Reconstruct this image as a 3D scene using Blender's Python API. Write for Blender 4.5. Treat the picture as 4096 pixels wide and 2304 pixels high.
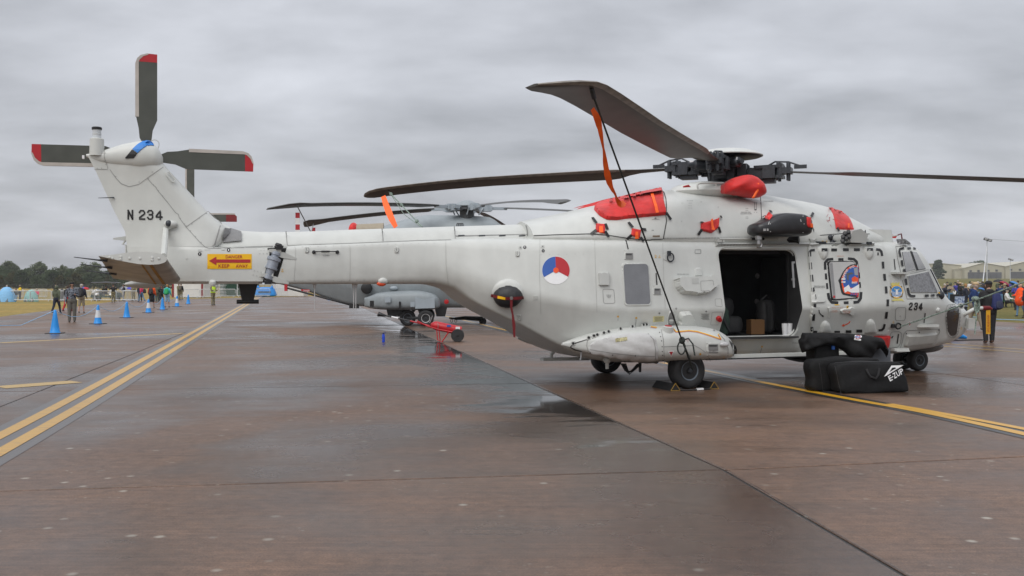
import bpy, bmesh, math, random
import numpy as np
from mathutils import Vector, Matrix, geometry
from mathutils.bvhtree import BVHTree
for o in list(bpy.data.objects): bpy.data.objects.remove(o)
random.seed(7); RNG = np.random.default_rng(7)
scene = bpy.context.scene; col = scene.collection
R = math.radians
# ------------------------------------------------------------------ camera
CAMH = 1.72; FPX = 983.0; HORY = 284.0
cd = bpy.data.cameras.new('camera'); cam = bpy.data.objects.new('camera', cd); col.objects.link(cam)
cam.location = (0, 0, CAMH); cam.rotation_euler = (R(90), 0, 0)
cd.sensor_width = 36; cd.lens = 36*FPX/1024; cd.shift_y = -(288-HORY)/1024
cd.clip_start = .1; cd.clip_end = 4000
scene.camera = cam
scene.render.resolution_x = 1024; scene.render.resolution_y = 576
# ------------------------------------------------------------------ world: overcast
SUN_EL = 48; SUN_AZ = 205          # azimuth of the sun, clockwise from the view direction (behind the camera)
w = bpy.data.worlds.new('World'); scene.world = w; w.use_nodes = True
nt = w.node_tree; nt.nodes.clear()
def N(nt, t, **k):
    n = nt.nodes.new(t)
    for a, b in k.items(): setattr(n, a, b)
    return n
def sky_world():
    L = nt.links.new
    out = N(nt, 'ShaderNodeOutputWorld'); add = N(nt, 'ShaderNodeAddShader')
    bg = N(nt, 'ShaderNodeBackground'); bg2 = N(nt, 'ShaderNodeBackground')
    sky = N(nt, 'ShaderNodeTexSky', sky_type='NISHITA'); sky.sun_disc = False
    sky.sun_elevation = R(SUN_EL); sky.sun_rotation = R(SUN_AZ); sky.dust_density = 4
    L(sky.outputs[0], bg2.inputs[0]); bg2.inputs[1].default_value = .012
    # cloud deck: CIE overcast brightening towards the zenith, broken by soft banks of cloud
    tc = N(nt, 'ShaderNodeTexCoord'); sx = N(nt, 'ShaderNodeSeparateXYZ'); L(tc.outputs['Generated'], sx.inputs[0])
    z = N(nt, 'ShaderNodeMath', operation='MAXIMUM'); L(sx.outputs[2], z.inputs[0]); z.inputs[1].default_value = 0
    zz = N(nt, 'ShaderNodeMath', operation='ADD'); L(z.outputs[0], zz.inputs[0]); zz.inputs[1].default_value = .22
    dx = N(nt, 'ShaderNodeMath', operation='DIVIDE'); L(sx.outputs[0], dx.inputs[0]); L(zz.outputs[0], dx.inputs[1])
    dy = N(nt, 'ShaderNodeMath', operation='DIVIDE'); L(sx.outputs[1], dy.inputs[0]); L(zz.outputs[0], dy.inputs[1])
    cb = N(nt, 'ShaderNodeCombineXYZ'); L(dx.outputs[0], cb.inputs[0]); L(dy.outputs[0], cb.inputs[1])
    mp = N(nt, 'ShaderNodeMapping'); L(cb.outputs[0], mp.inputs[0]); mp.inputs['Rotation'].default_value = (0, 0, R(14)); mp.inputs['Scale'].default_value = (1.0, 1.35, 1)
    n1 = N(nt, 'ShaderNodeTexNoise'); L(mp.outputs[0], n1.inputs['Vector']); n1.inputs['Scale'].default_value = 1.25; n1.inputs['Detail'].default_value = 9; n1.inputs['Roughness'].default_value = .52; n1.inputs['Distortion'].default_value = .15
    mr = N(nt, 'ShaderNodeMapRange'); L(n1.outputs[0], mr.inputs[0]); mr.inputs[1].default_value = .3; mr.inputs[2].default_value = .72; mr.inputs[3].default_value = .62; mr.inputs[4].default_value = 1.28
    el = N(nt, 'ShaderNodeMapRange'); L(z.outputs[0], el.inputs[0]); el.inputs[1].default_value = .18; el.inputs[2].default_value = 1; el.inputs[3].default_value = .53; el.inputs[4].default_value = 1.0
    # a dark bank low on the left, a paler gap near the horizon
    m = N(nt, 'ShaderNodeMath', operation='MULTIPLY'); L(mr.outputs[0], m.inputs[0]); L(el.outputs[0], m.inputs[1])
    rgb = N(nt, 'ShaderNodeMix', data_type='RGBA', blend_type='MULTIPLY'); rgb.inputs[0].default_value = 1
    rgb.inputs[6].default_value = (.955, .98, 1.05, 1)
    L(m.outputs[0], rgb.inputs[7])
    L(rgb.outputs[2], bg.inputs[0]); bg.inputs[1].default_value = 1.0
    L(bg.outputs[0], add.inputs[0]); L(bg2.outputs[0], add.inputs[1]); L(add.outputs[0], out.inputs[0])
sky_world()
sl = bpy.data.lights.new('sun', 'SUN'); sl.energy = 1.5; sl.angle = R(50); sl.color = (1, .975, .94)
so = bpy.data.objects.new('sun', sl); col.objects.link(so)
sd = Vector((math.sin(R(SUN_AZ))*math.cos(R(SUN_EL)), math.cos(R(SUN_AZ))*math.cos(R(SUN_EL)), math.sin(R(SUN_EL))))
so.rotation_euler = sd.to_track_quat('Z', 'Y').to_euler(); so.location = sd*60
scene.view_settings.view_transform = 'Standard'; scene.view_settings.look = 'None'; scene.view_settings.gamma = 1
scene.view_settings.exposure = .12
# ------------------------------------------------------------------ materials
def srgb(h):
    h = h.lstrip('#'); c = [int(h[i:i+2], 16)/255 for i in (0, 2, 4)]
    return tuple(x/12.92 if x <= .04045 else ((x+.055)/1.055)**2.4 for x in c)
MATS = {}
def mat(name, c, rough=.5, metal=0, var=.08, scale=6, bump=0, bscale=60, coat=0, spec=.5, c2=None, trans=0, alpha=1, sheen=0):
    if name in MATS: return MATS[name]
    if isinstance(c, str): c = srgb(c)
    if isinstance(c2, str): c2 = srgb(c2)
    m = bpy.data.materials.new(name); m.use_nodes = True; t = m.node_tree; b = t.nodes['Principled BSDF']
    tc = N(t, 'ShaderNodeTexCoord'); no = N(t, 'ShaderNodeTexNoise'); no.inputs['Scale'].default_value = scale; no.inputs['Detail'].default_value = 5
    t.links.new(tc.outputs['Object'], no.inputs['Vector'])
    rp = N(t, 'ShaderNodeValToRGB'); e = rp.color_ramp.elements
    if c2 is None:
        lo = [max(0, x*(1-var)) for x in c]; hi = [min(1, x*(1+var)) for x in c]
    else: lo, hi = c, c2
    e[0].position = .32; e[1].position = .68; e[0].color = (*lo, 1); e[1].color = (*hi, 1)
    t.links.new(no.outputs[0], rp.inputs[0]); t.links.new(rp.outputs[0], b.inputs['Base Color'])
    b.inputs['Roughness'].default_value = rough; b.inputs['Metallic'].default_value = metal
    b.inputs['Specular IOR Level'].default_value = spec
    if coat: b.inputs['Coat Weight'].default_value = coat; b.inputs['Coat Roughness'].default_value = .12
    if trans: b.inputs['Transmission Weight'].default_value = trans
    if alpha < 1: b.inputs['Alpha'].default_value = alpha
    if sheen: b.inputs['Sheen Weight'].default_value = sheen
    if bump:
        n2 = N(t, 'ShaderNodeTexNoise'); n2.inputs['Scale'].default_value = bscale; n2.inputs['Detail'].default_value = 4
        t.links.new(tc.outputs['Object'], n2.inputs['Vector'])
        bp = N(t, 'ShaderNodeBump'); bp.inputs['Strength'].default_value = bump; bp.inputs['Distance'].default_value = .02
        t.links.new(n2.outputs[0], bp.inputs['Height']); t.links.new(bp.outputs[0], b.inputs['Normal'])
    MATS[name] = m
    return m
# ------------------------------------------------------------------ mesh builder
class MB:
    def __init__(s): s.v = []; s.f = []; s.m = []
    def add(s, vs, fs, mi=0):
        o = len(s.v); s.v += [tuple(p) for p in vs]
        for q in fs: s.f.append(tuple(i+o for i in q)); s.m.append(mi)
        return s
    def box(s, c, d, mi=0, rot=None, taper=1):
        hx, hy, hz = d[0]/2, d[1]/2, d[2]/2
        P = [Vector((sx*hx*(taper if sz > 0 else 1), sy*hy*(taper if sz > 0 else 1), sz*hz)) for sz in (-1, 1) for sx, sy in ((-1, -1), (1, -1), (1, 1), (-1, 1))]
        if rot is not None: P = [rot @ p for p in P]
        c = Vector(c)
        return s.add([p+c for p in P], [(3, 2, 1, 0), (4, 5, 6, 7), (0, 1, 5, 4), (1, 2, 6, 5), (2, 3, 7, 6), (3, 0, 4, 7)], mi)
    def bar(s, a, b, w, h, mi=0, up=(0, 0, 1)):
        a, b = Vector(a), Vector(b); x = (b-a); L = x.length; x.normalize()
        y = Vector(up).cross(x)
        if y.length < 1e-4: y = Vector((0, 1, 0)).cross(x)
        y.normalize(); z = x.cross(y)
        M3 = Matrix((x, y, z)).transposed()
        return s.box((a+b)/2, (L, w, h), mi, M3)
    def tube(s, path, r, n=8, mi=0, caps=True, sq=1.0):
        P = [Vector(p) for p in path]; k = len(P)
        rr = r if isinstance(r, (list, tuple)) else [r]*k
        rings = []; pn = None
        for i in range(k):
            t = (P[min(i+1, k-1)]-P[max(i-1, 0)])
            if t.length < 1e-9: t = Vector((0, 0, 1))
            t.normalize()
            if pn is None:
                u = t.orthogonal().normalized() if abs(t.z) > .9 else Vector((0, 0, 1)).cross(t).normalized()
            else:
                u = pn - t*pn.dot(t)
                if u.length < 1e-6: u = t.orthogonal()
                u.normalize()
            pn = u; q = t.cross(u)
            rings.append([P[i]+(u*math.cos(2*math.pi*j/n)+q*math.sin(2*math.pi*j/n)*sq)*rr[i] for j in range(n)])
        return s.loft(rings, mi, caps)
    def loft(s, rings, mi=0, caps=True, closed=True):
        n = len(rings[0]); vs = [p for r in rings for p in r]; fs = []
        for i in range(len(rings)-1):
            for j in range(n if closed else n-1):
                a = i*n+j; b = i*n+(j+1) % n
                fs.append((a, b, b+n, a+n))
        if caps and closed:
            fs.append(tuple(range(n-1, -1, -1))); fs.append(tuple((len(rings)-1)*n+j for j in range(n)))
        return s.add(vs, fs, mi)
    def lathe(s, prof, c=(0, 0, 0), axis=(0, 0, 1), n=24, mi=0):
        ax = Vector(axis).normalized(); u = ax.orthogonal().normalized(); q = ax.cross(u); c = Vector(c)
        rings = [[c+ax*h+(u*math.cos(2*math.pi*j/n)+q*math.sin(2*math.pi*j/n))*max(r, 1e-4) for j in range(n)] for r, h in prof]
        return s.loft(rings, mi, True)
    def ell(s, c, r, n=12, k=8, mi=0, rot=None):
        rings = []
        for i in range(k+1):
            a = math.pi*i/k; z = -math.cos(a); q = max(math.sin(a), 1e-3)
            ring = []
            for j in range(n):
                p = Vector((q*math.cos(2*math.pi*j/n)*r[0], q*math.sin(2*math.pi*j/n)*r[1], z*r[2]))
                if rot is not None: p = rot @ p
                ring.append(p+Vector(c))
            rings.append(ring)
        return s.loft(rings, mi, True)
    def prism(s, poly, org, ux, uy, un, h, mi=0, inset=0):
        org, ux, uy, un = Vector(org), Vector(ux), Vector(uy), Vector(un)
        n = len(poly); cx = sum(p[0] for p in poly)/n; cy = sum(p[1] for p in poly)/n
        a = [org+ux*p[0]+uy*p[1] for p in poly]
        b = [org+ux*(cx+(p[0]-cx)*(1-inset))+uy*(cy+(p[1]-cy)*(1-inset))+un*h for p in poly]
        return s.loft([a, b], mi, True)
def mesh_of(name, mb, mats, smooth=35):
    me = bpy.data.meshes.new(name); me.from_pydata([tuple(v) for v in mb.v], [], mb.f)
    for m in (mats if isinstance(mats, (list, tuple)) else [mats]): me.materials.append(m)
    if len(me.polygons) == len(mb.m): me.polygons.foreach_set('material_index', mb.m)
    me.validate()
    b = bmesh.new(); b.from_mesh(me); bmesh.ops.recalc_face_normals(b, faces=b.faces); b.to_mesh(me); b.free()
    if smooth:
        me.polygons.foreach_set('use_smooth', [True]*len(me.polygons)); me.set_sharp_from_angle(angle=R(smooth))
    me.update()
    return me
def obj(name, mb, mats, parent=None, smooth=35):
    o = bpy.data.objects.new(name, mesh_of(name, mb, mats, smooth)); col.objects.link(o); o.parent = parent
    return o
def tag(o, label=None, cat=None, group=None, kind=None):
    if label: o['label'] = label
    if cat: o['category'] = cat
    if group: o['group'] = group
    if kind: o['kind'] = kind
    return o
def thing(name, label, cat, loc=(0, 0, 0), rz=0, group=None):
    o = bpy.data.objects.new(name, None); col.objects.link(o); o.location = loc; o.rotation_euler = (0, 0, rz); o.empty_display_size = .2
    return tag(o, label, cat, group)
def copy_tree(o, parent=None):
    c = o.copy(); col.objects.link(c); c.parent = parent
    for ch in list(o.children): copy_tree(ch, c)
    return c
def rrect(x0, y0, x1, y1, r, n=5):
    P = []
    for cx, cy, a in ((x1-r, y1-r, 0), (x0+r, y1-r, 90), (x0+r, y0+r, 180), (x1-r, y0+r, 270)):
        for i in range(n+1):
            t = R(a+90*i/n); P.append((cx+r*math.cos(t), cy+r*math.sin(t)))
    return P
def rpoly(pts, rad, n=4):
    """polygon with rounded corners"""
    out = []; k = len(pts)
    for i in range(k):
        p = Vector(pts[i]); a = Vector(pts[i-1])-p; b = Vector(pts[(i+1) % k])-p
        r = rad[i] if isinstance(rad, (list, tuple)) else rad
        d = min(r, a.length*.45, b.length*.45)
        A = p+a.normalized()*d; B = p+b.normalized()*d
        for j in range(n+1):
            t = j/n; q = A*(1-t)**2+p*2*t*(1-t)+B*t*t; out.append((q[0], q[1]))
    return out
def pchip(x, X, Y):
    X = np.asarray(X, float); Y = np.asarray(Y, float); h = np.diff(X); d = np.diff(Y)/h; m = np.zeros_like(Y)
    m[0] = d[0]; m[-1] = d[-1]
    for i in range(1, len(X)-1):
        if d[i-1]*d[i] > 0:
            w1 = 2*h[i]+h[i-1]; w2 = h[i]+2*h[i-1]; m[i] = (w1+w2)/(w1/d[i-1]+w2/d[i])
    x = np.clip(x, X[0], X[-1]); i = np.clip(np.searchsorted(X, x)-1, 0, len(X)-2); t = (x-X[i])/h[i]
    return (1+2*t)*(1-t)**2*Y[i]+t*(1-t)**2*h[i]*m[i]+t*t*(3-2*t)*Y[i+1]+t*t*(t-1)*h[i]*m[i+1]
# ------------------------------------------------------------------ photo pixel (4096 wide) -> world
def ray(tx, ty):
    return Vector(((tx/4-512)/FPX, 1, -(ty/4-HORY)/FPX))
def gnd(tx, ty, z=0):
    d = ray(tx, ty); t = (z-CAMH)/d.z; return Vector((d.x*t, t, z))
def at(tx, ty, depth):
    d = ray(tx, ty); return Vector((d.x*depth, depth, CAMH+d.z*depth))
# ------------------------------------------------------------------ ground
J0 = [(2.84, 1.0), (1.96, 9.1), (.356, 17.0)]
def j0(y):
    if y < 9.1: return 1.96+(9.1-y)*.109
    return 1.96-(y-9.1)*.2055
def ground_h(x, y):
    r = x/max(y, 1.0)
    k = min(1, max(0, (r-.16)/.16)); return .0083*k*min(860, max(0, y-50))-.06
def grass_mat():
    m = bpy.data.materials.new('dry_grass'); m.use_nodes = True; t = m.node_tree; b = t.nodes['Principled BSDF']; L = t.links.new
    ge = N(t, 'ShaderNodeNewGeometry')
    n1 = N(t, 'ShaderNodeTexNoise'); n1.inputs['Scale'].default_value = .09; n1.inputs['Detail'].default_value = 6; L(ge.outputs['Position'], n1.inputs['Vector'])
    n2 = N(t, 'ShaderNodeTexNoise'); n2.inputs['Scale'].default_value = 2.3; n2.inputs['Detail'].default_value = 8; n2.inputs['Roughness'].default_value = .7; L(ge.outputs['Position'], n2.inputs['Vector'])
    r1 = N(t, 'ShaderNodeValToRGB'); L(n1.outputs[0], r1.inputs[0]); e = r1.color_ramp.elements
    e[0].position = .35; e[0].color = (.36, .25, .085, 1); e[1].position = .62; e[1].color = (.27, .215, .08, 1)
    # greener to the right of the runway
    sx = N(t, 'ShaderNodeSeparateXYZ'); L(ge.outputs['Position'], sx.inputs[0])
    gr = N(t, 'ShaderNodeMapRange'); L(sx.outputs[0], gr.inputs[0]); gr.inputs[1].default_value = -10; gr.inputs[2].default_value = 18
    mg = N(t, 'ShaderNodeMix', data_type='RGBA'); L(gr.outputs[0], mg.inputs[0]); L(r1.outputs[0], mg.inputs[6]); 
    r3 = N(t, 'ShaderNodeValToRGB'); L(n1.outputs[0], r3.inputs[0]); e = r3.color_ramp.elements
    e[0].position = .35; e[0].color = (.20, .165, .06, 1); e[1].position = .65; e[1].color = (.115, .115, .04, 1)
    L(r3.outputs[0], mg.inputs[7])
    r2 = N(t, 'ShaderNodeMapRange'); L(n2.outputs[0], r2.inputs[0]); r2.inputs[1].default_value = .3; r2.inputs[2].default_value = .7; r2.inputs[3].default_value = .55; r2.inputs[4].default_value = 1.35
    mx = N(t, 'ShaderNodeMix', data_type='RGBA', blend_type='MULTIPLY'); mx.inputs[0].default_value = 1; L(mg.outputs[2], mx.inputs[6]); L(r2.outputs[0], mx.inputs[7])
    L(mx.outputs[2], b.inputs['Base Color']); b.inputs['Roughness'].default_value = 1; b.inputs['Specular IOR Level'].default_value = .1
    bm = N(t, 'ShaderNodeBump'); bm.inputs['Strength'].default_value = .8; bm.inputs['Distance'].default_value = .08; L(n2.outputs[0], bm.inputs['Height']); L(bm.outputs[0], b.inputs['Normal'])
    return m
def build_ground():
    xs = np.concatenate([np.linspace(-1500, -260, 12), np.linspace(-240, 700, 95), np.linspace(760, 1600, 8)])
    ys = np.concatenate([np.linspace(-60, 40, 8), np.linspace(46, 300, 50), np.linspace(320, 960, 30), np.linspace(1000, 2600, 12)])
    mb = MB(); nx = len(xs)
    vs = [(x, y, ground_h(x, y)) for y in ys for x in xs]
    fs = [(j*nx+i, j*nx+i+1, (j+1)*nx+i+1, (j+1)*nx+i) for j in range(len(ys)-1) for i in range(nx-1)]
    mb.add(vs, fs); o = obj('ground', mb, grass_mat()); tag(o, kind='structure')
    return o
build_ground()
def concrete_mat():
    m = bpy.data.materials.new('wet_concrete'); m.use_nodes = True; t = m.node_tree; b = t.nodes['Principled BSDF']; L = t.links.new
    ge = N(t, 'ShaderNodeNewGeometry'); oi = N(t, 'ShaderNodeObjectInfo')
    def noise(scale, detail=5, rough=.55, vec=None, dist=0):
        n = N(t, 'ShaderNodeTexNoise'); n.inputs['Scale'].default_value = scale; n.inputs['Detail'].default_value = detail; n.inputs['Roughness'].default_value = rough; n.inputs['Distortion'].default_value = dist
        L(vec or ge.outputs['Position'], n.inputs['Vector']); return n.outputs[0]
    def ramp(x, a, b_, c, d):
        r = N(t, 'ShaderNodeMapRange'); L(x, r.inputs[0]); r.inputs[1].default_value = a; r.inputs[2].default_value = b_; r.inputs[3].default_value = c; r.inputs[4].default_value = d; return r.outputs[0]
    def mix(f, a, b_, bt='MIX'):
        x = N(t, 'ShaderNodeMix', data_type='RGBA', blend_type=bt)
        for s, v in ((0, f), (6, a), (7, b_)):
            if isinstance(v, (int, float)): x.inputs[s].default_value = v
            elif isinstance(v, tuple): x.inputs[s].default_value = (*v, 1)
            else: L(v, x.inputs[s])
        return x.outputs[2]
    def mth(op, a, b_=0):
        x = N(t, 'ShaderNodeMath', operation=op)
        for s, v in ((0, a), (1, b_)):
            if isinstance(v, (int, float)): x.inputs[s].default_value = v
            else: L(v, x.inputs[s])
        return x.outputs[0]
    # slab colour: pinkish brown aggregate, each slab a little different
    base = mix(ramp(noise(.35, 6), .35, .65, 0, 1), (.150, .085, .052), (.108, .067, .047))
    base = mix(ramp(noise(1.6, 6, .6), .4, .7, 0, .55), base, (.160, .088, .048))
    base = mix(ramp(oi.outputs['Random'], 0, 1, 0, .5), base, (.090, .064, .051))
    fine = ramp(noise(70, 4, .75), .3, .7, .5, 1.55)
    base = mix(1, base, fine, 'MULTIPLY')
    base = mix(1, base, ramp(noise(9, 6, .7), .3, .7, .72, 1.3), 'MULTIPLY')
    # brushed broom lines across the slab
    mp = N(t, 'ShaderNodeMapping'); L(ge.outputs['Position'], mp.inputs[0]); mp.inputs['Rotation'].default_value = (0, 0, R(-9)); mp.inputs['Scale'].default_value = (.8, 28, 1)
    broom = noise(1, 4, .6, mp.outputs[0])
    base = mix(1, base, ramp(broom, .3, .7, .78, 1.22), 'MULTIPLY')
    # pale lichen spots
    vo = N(t, 'ShaderNodeTexVoronoi'); vo.inputs['Scale'].default_value = 3.1; L(ge.outputs['Position'], vo.inputs['Vector'])
    sp = mth('MULTIPLY', ramp(vo.outputs['Distance'], .06, .15, 1, 0), ramp(noise(.45, 3), .36, .56, 0, 1))
    cr = N(t, 'ShaderNodeSeparateColor'); L(vo.outputs['Color'], cr.inputs[0])
    sp = mth('MULTIPLY', sp, ramp(cr.outputs[0], .2, .45, 0, .9))
    vo2 = N(t, 'ShaderNodeTexVoronoi'); vo2.inputs['Scale'].default_value = 9; L(ge.outputs['Position'], vo2.inputs['Vector'])
    sp2 = mth('MULTIPLY', ramp(vo2.outputs['Distance'], .07, .16, .7, 0), ramp(noise(.8, 3), .5, .66, 0, 1))
    spots = mth('MAXIMUM', sp, sp2)
    # standing water along the joint and in shallow dips
    sx = N(t, 'ShaderNodeSeparateXYZ'); L(ge.outputs['Position'], sx.inputs[0])
    jx = mth('ADD', mth('MULTIPLY', mth('SUBTRACT', sx.outputs[1], 9.1), -.2055), 1.96)
    jx0 = mth('ADD', mth('MULTIPLY', mth('SUBTRACT', 9.1, sx.outputs[1]), .109), 1.96)
    jx = mth('ADD', mth('MULTIPLY', jx, mth('GREATER_THAN', sx.outputs[1], 9.1)), mth('MULTIPLY', jx0, mth('LESS_THAN', sx.outputs[1], 9.1)))
    dj = mth('SUBTRACT', jx, sx.outputs[0])          # >0 left of the joint
    near = mth('MULTIPLY', ramp(dj, -.02, .03, 0, 1), ramp(dj, .15, 2.6, 1, 0))
    mp2 = N(t, 'ShaderNodeMapping'); L(ge.outputs['Position'], mp2.inputs[0]); mp2.inputs['Rotation'].default_value = (0, 0, R(-11)); mp2.inputs['Scale'].default_value = (.55, 1.7, 1)
    pn = mth('ADD', mth('MULTIPLY', noise(1, 7, .66, mp2.outputs[0], .6), .8), mth('MULTIPLY', noise(.27, 2), .35))
    far = mth('MULTIPLY', ramp(sx.outputs[1], 9.5, 14, .28, 1), ramp(sx.outputs[1], 20, 60, 1, .55))
    pud = ramp(mth('ADD', mth('MULTIPLY', mth('MULTIPLY', near, far), .30), pn), .735, .82, 0, 1)
    pn2 = mth('ADD', mth('MULTIPLY', noise(.19, 5, .55, None, .8), .75), mth('MULTIPLY', noise(.75, 6, .6, mp2.outputs[0]), .3))
    seep = mth('MULTIPLY', ramp(dj, -.05, .0, 0, 1), ramp(dj, 0, 1.8, .26, 0))
    damp = ramp(mth('ADD', pn2, seep), .46, .62, 0, 1)
    base = mix(mth('MULTIPLY', spots, mth('SUBTRACT', 1, pud)), base, (.34, .31, .26))
    base = mix(pud, base, (.035, .031, .03))
    base = mix(1, base, ramp(damp, 0, 1, 1.15, .55), 'MULTIPLY')
    L(base, b.inputs['Base Color'])
    ro = mth('SUBTRACT', ramp(noise(.55, 5), .3, .7, .56, .42), mth('MULTIPLY', damp, .24))
    ro = mth('ADD', mth('MULTIPLY', ro, mth('SUBTRACT', 1, pud)), mth('MULTIPLY', pud, .06))
    L(ro, b.inputs['Roughness']); b.inputs['Specular IOR Level'].default_value = .45
    bm = N(t, 'ShaderNodeBump'); bm.inputs['Distance'].default_value = .004
    L(mth('SUBTRACT', .35, mth('MULTIPLY', pud, .35)), bm.inputs['Strength'])
    hgt = mth('ADD', mth('MULTIPLY', noise(140, 3, .7), .6), mth('MULTIPLY', broom, .5)); L(hgt, bm.inputs['Height']); L(bm.outputs[0], b.inputs['Normal'])
    return m
CONC = concrete_mat()
TAR = mat('joint_tar', (.02, .019, .018), .5, var=.3)
def build_apron():
    ap = bpy.data.objects.new('apron', None); col.objects.link(ap); tag(ap, kind='structure')
    base = MB(); poly = [(-30, -20), (45, -20), (60, 39.5), (22.6, 43.0), (22.0, 46), (9, 49), (4, 150), (-2, 152), (-25, 146), (-41, 104), (-38.2, 93), (-31.5, 69), (-26.7, 51), (-18, 15)]
    n = len(poly); base.add([(x, y, -.03) for x, y in poly]+[(x, y, -.012) for x, y in poly], [tuple(range(n, 2*n))]+[(i, (i+1) % n, n+(i+1) % n, n+i) for i in range(n)])
    obj('joint_bed', base, TAR, ap, 0)
    P = [Vector(p) for p in poly]
    def clip(q):      # clip a slab quad against the (nearly convex) apron outline: keep if its centre lies inside, trim by half-planes
        return q
    rows = [1.2+0*7.9] + [9.1+7.9*k for k in range(0, 18)]
    rows = [-6.8, 1.2]+[9.1+7.9*k for k in range(0, 18)]
    def corner(c, y):
        # c: column index, 0 is the long joint beside the helicopter
        x = j0(y) if y >= 9.1 else (1.96+(9.1-y)*.109)
        dx = c*8.05; sk = .15 if c < 0 else .22
        if y > 30: sk = .19
        return Vector((x+dx*.985, y+dx*sk))
    from mathutils.geometry import intersect_point_tri_2d
    import mathutils
    outline = [Vector(p) for p in poly]
    def inside(p):
        c = False; j = len(poly)-1
        for i in range(len(poly)):
            if (poly[i][1] > p[1]) != (poly[j][1] > p[1]) and p[0] < (poly[j][0]-poly[i][0])*(p[1]-poly[i][1])/(poly[j][1]-poly[i][1])+poly[i][0]: c = not c
            j = i
        return c
    def clip_poly(sub):
        # sub (convex slab) clipped numerically through delaunay of the two outlines
        vs = [Vector(p) for p in sub]+outline; ns = len(sub)
        r = mathutils.geometry.delaunay_2d_cdt(vs, [], [list(range(ns)), list(range(ns, len(vs)))], 0, 1e-5)
        co, fs, of = r[0], r[2], r[5]
        return co, [f for f, o_ in zip(fs, of) if 0 in o_ and 1 in o_]
    for ri in range(len(rows)-1):
        for c in range(-6, 6):
            q = [corner(c, rows[ri]), corner(c+1, rows[ri]), corner(c+1, rows[ri+1]), corner(c, rows[ri+1])]
            ctr = sum(q, Vector((0, 0)))/4
            g = .016
            q = [p+(ctr-p).normalized()*g*1.41 for p in q]
            ins = [inside(p) for p in q]
            if not any(ins) and not inside(ctr): continue
            mb = MB(); dz = random.uniform(-.0015, .0015)
            if all(ins):
                qi = [p+(ctr-p).normalized()*.014 for p in q]
                mb.add([(p.x, p.y, -.05) for p in q]+[(p.x, p.y, -.006) for p in q]+[(p.x, p.y, dz) for p in qi], [(8, 9, 10, 11)]+[(i, (i+1) % 4, 4+(i+1) % 4, 4+i) for i in range(4)]+[(4+i, 4+(i+1) % 4, 8+(i+1) % 4, 8+i) for i in range(4)])
            else:
                co, fs = clip_poly(q)
                if not fs: continue
                mb.add([(p.x, p.y, dz) for p in co], fs)
            o = obj('slab', mb, CONC, ap, 0)
            for p in o.data.polygons:
                if p.normal.z < -.5: p.flip()
    return ap
apron = build_apron()
# painted lines: thin sheets on the slabs
def paint_mat(name, c, dark, wear=.5):
    m = bpy.data.materials.new(name); m.use_nodes = True; t = m.node_tree; b = t.nodes['Principled BSDF']; L = t.links.new
    ge = N(t, 'ShaderNodeNewGeometry'); n = N(t, 'ShaderNodeTexNoise'); n.inputs['Scale'].default_value = 4; n.inputs['Detail'].default_value = 9; n.inputs['Roughness'].default_value = .7
    mp = N(t, 'ShaderNodeMapping'); L(ge.outputs['Position'], mp.inputs[0]); mp.inputs['Rotation'].default_value = (0, 0, R(-9)); mp.inputs['Scale'].default_value = (.5, 5, 1); L(mp.outputs[0], n.inputs['Vector'])
    r = N(t, 'ShaderNodeValToRGB'); L(n.outputs[0], r.inputs[0]); e = r.color_ramp.elements; e[0].position = wear-.12; e[0].color = (*dark, 1); e[1].position = wear; e[1].color = (*c, 1)
    L(r.outputs[0], b.inputs['Base Color']); b.inputs['Roughness'].default_value = .32
    return m
YEL = paint_mat('yellow_line_paint', (.52, .29, .035), (.26, .16, .06), .47)
YEL2 = paint_mat('faded_yellow_paint', (.46, .29, .06), (.26, .17, .08), .44)
YEL3 = paint_mat('bright_yellow_paint', (.62, .33, .02), (.35, .19, .03), .36)
BLK = paint_mat('black_line_border', (.026, .025, .026), (.07, .058, .052), .42)
GRYB = paint_mat('grey_line_border', (.088, .080, .078), (.105, .078, .065), .46)
def smooth_path(P, k=10):
    P = [Vector(p) for p in P]; out = []
    for i in range(len(P)-1):
        p0 = P[max(i-1, 0)]; p1 = P[i]; p2 = P[i+1]; p3 = P[min(i+2, len(P)-1)]
        for j in range(k):
            t = j/k
            out.append(.5*((2*p1)+(p2-p0)*t+(2*p0-5*p1+4*p2-p3)*t*t+(3*p1-p0-3*p2+p3)*t**3))
    out.append(P[-1]); return out
def line(name, pts, w, m, z, off=0):
    P = smooth_path([Vector((p[0], p[1], 0)) for p in pts], 8); mb = MB(); vs = []
    for i, p in enumerate(P):
        t = (P[min(i+1, len(P)-1)]-P[max(i-1, 0)]).normalized(); nrm = Vector((-t.y, t.x, 0))
        for s in (-1, 1): q = p+nrm*(off+s*w/2); vs.append((q.x, q.y, z))
    mb.add(vs, [(2*i, 2*i+1, 2*i+3, 2*i+2) for i in range(len(P)-1)])
    o = obj(name, mb, m, apron, 0)
    for p in o.data.polygons:
        if p.normal.z < 0: p.flip()
    return o
# left taxi line (double)
LA = [gnd(-420, 1990), gnd(0, 1770), gnd(300, 1607), gnd(600, 1437), gnd(830, 1305), gnd(960, 1231), gnd(1020, 1196), gnd(1052, 1180)]
line('line_border', LA, .78, GRYB, .004, -.03)
line('yellow_line', LA, .17, YEL, .008, -.19)
line('yellow_line', LA, .17, YEL, .008, .13)
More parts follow.
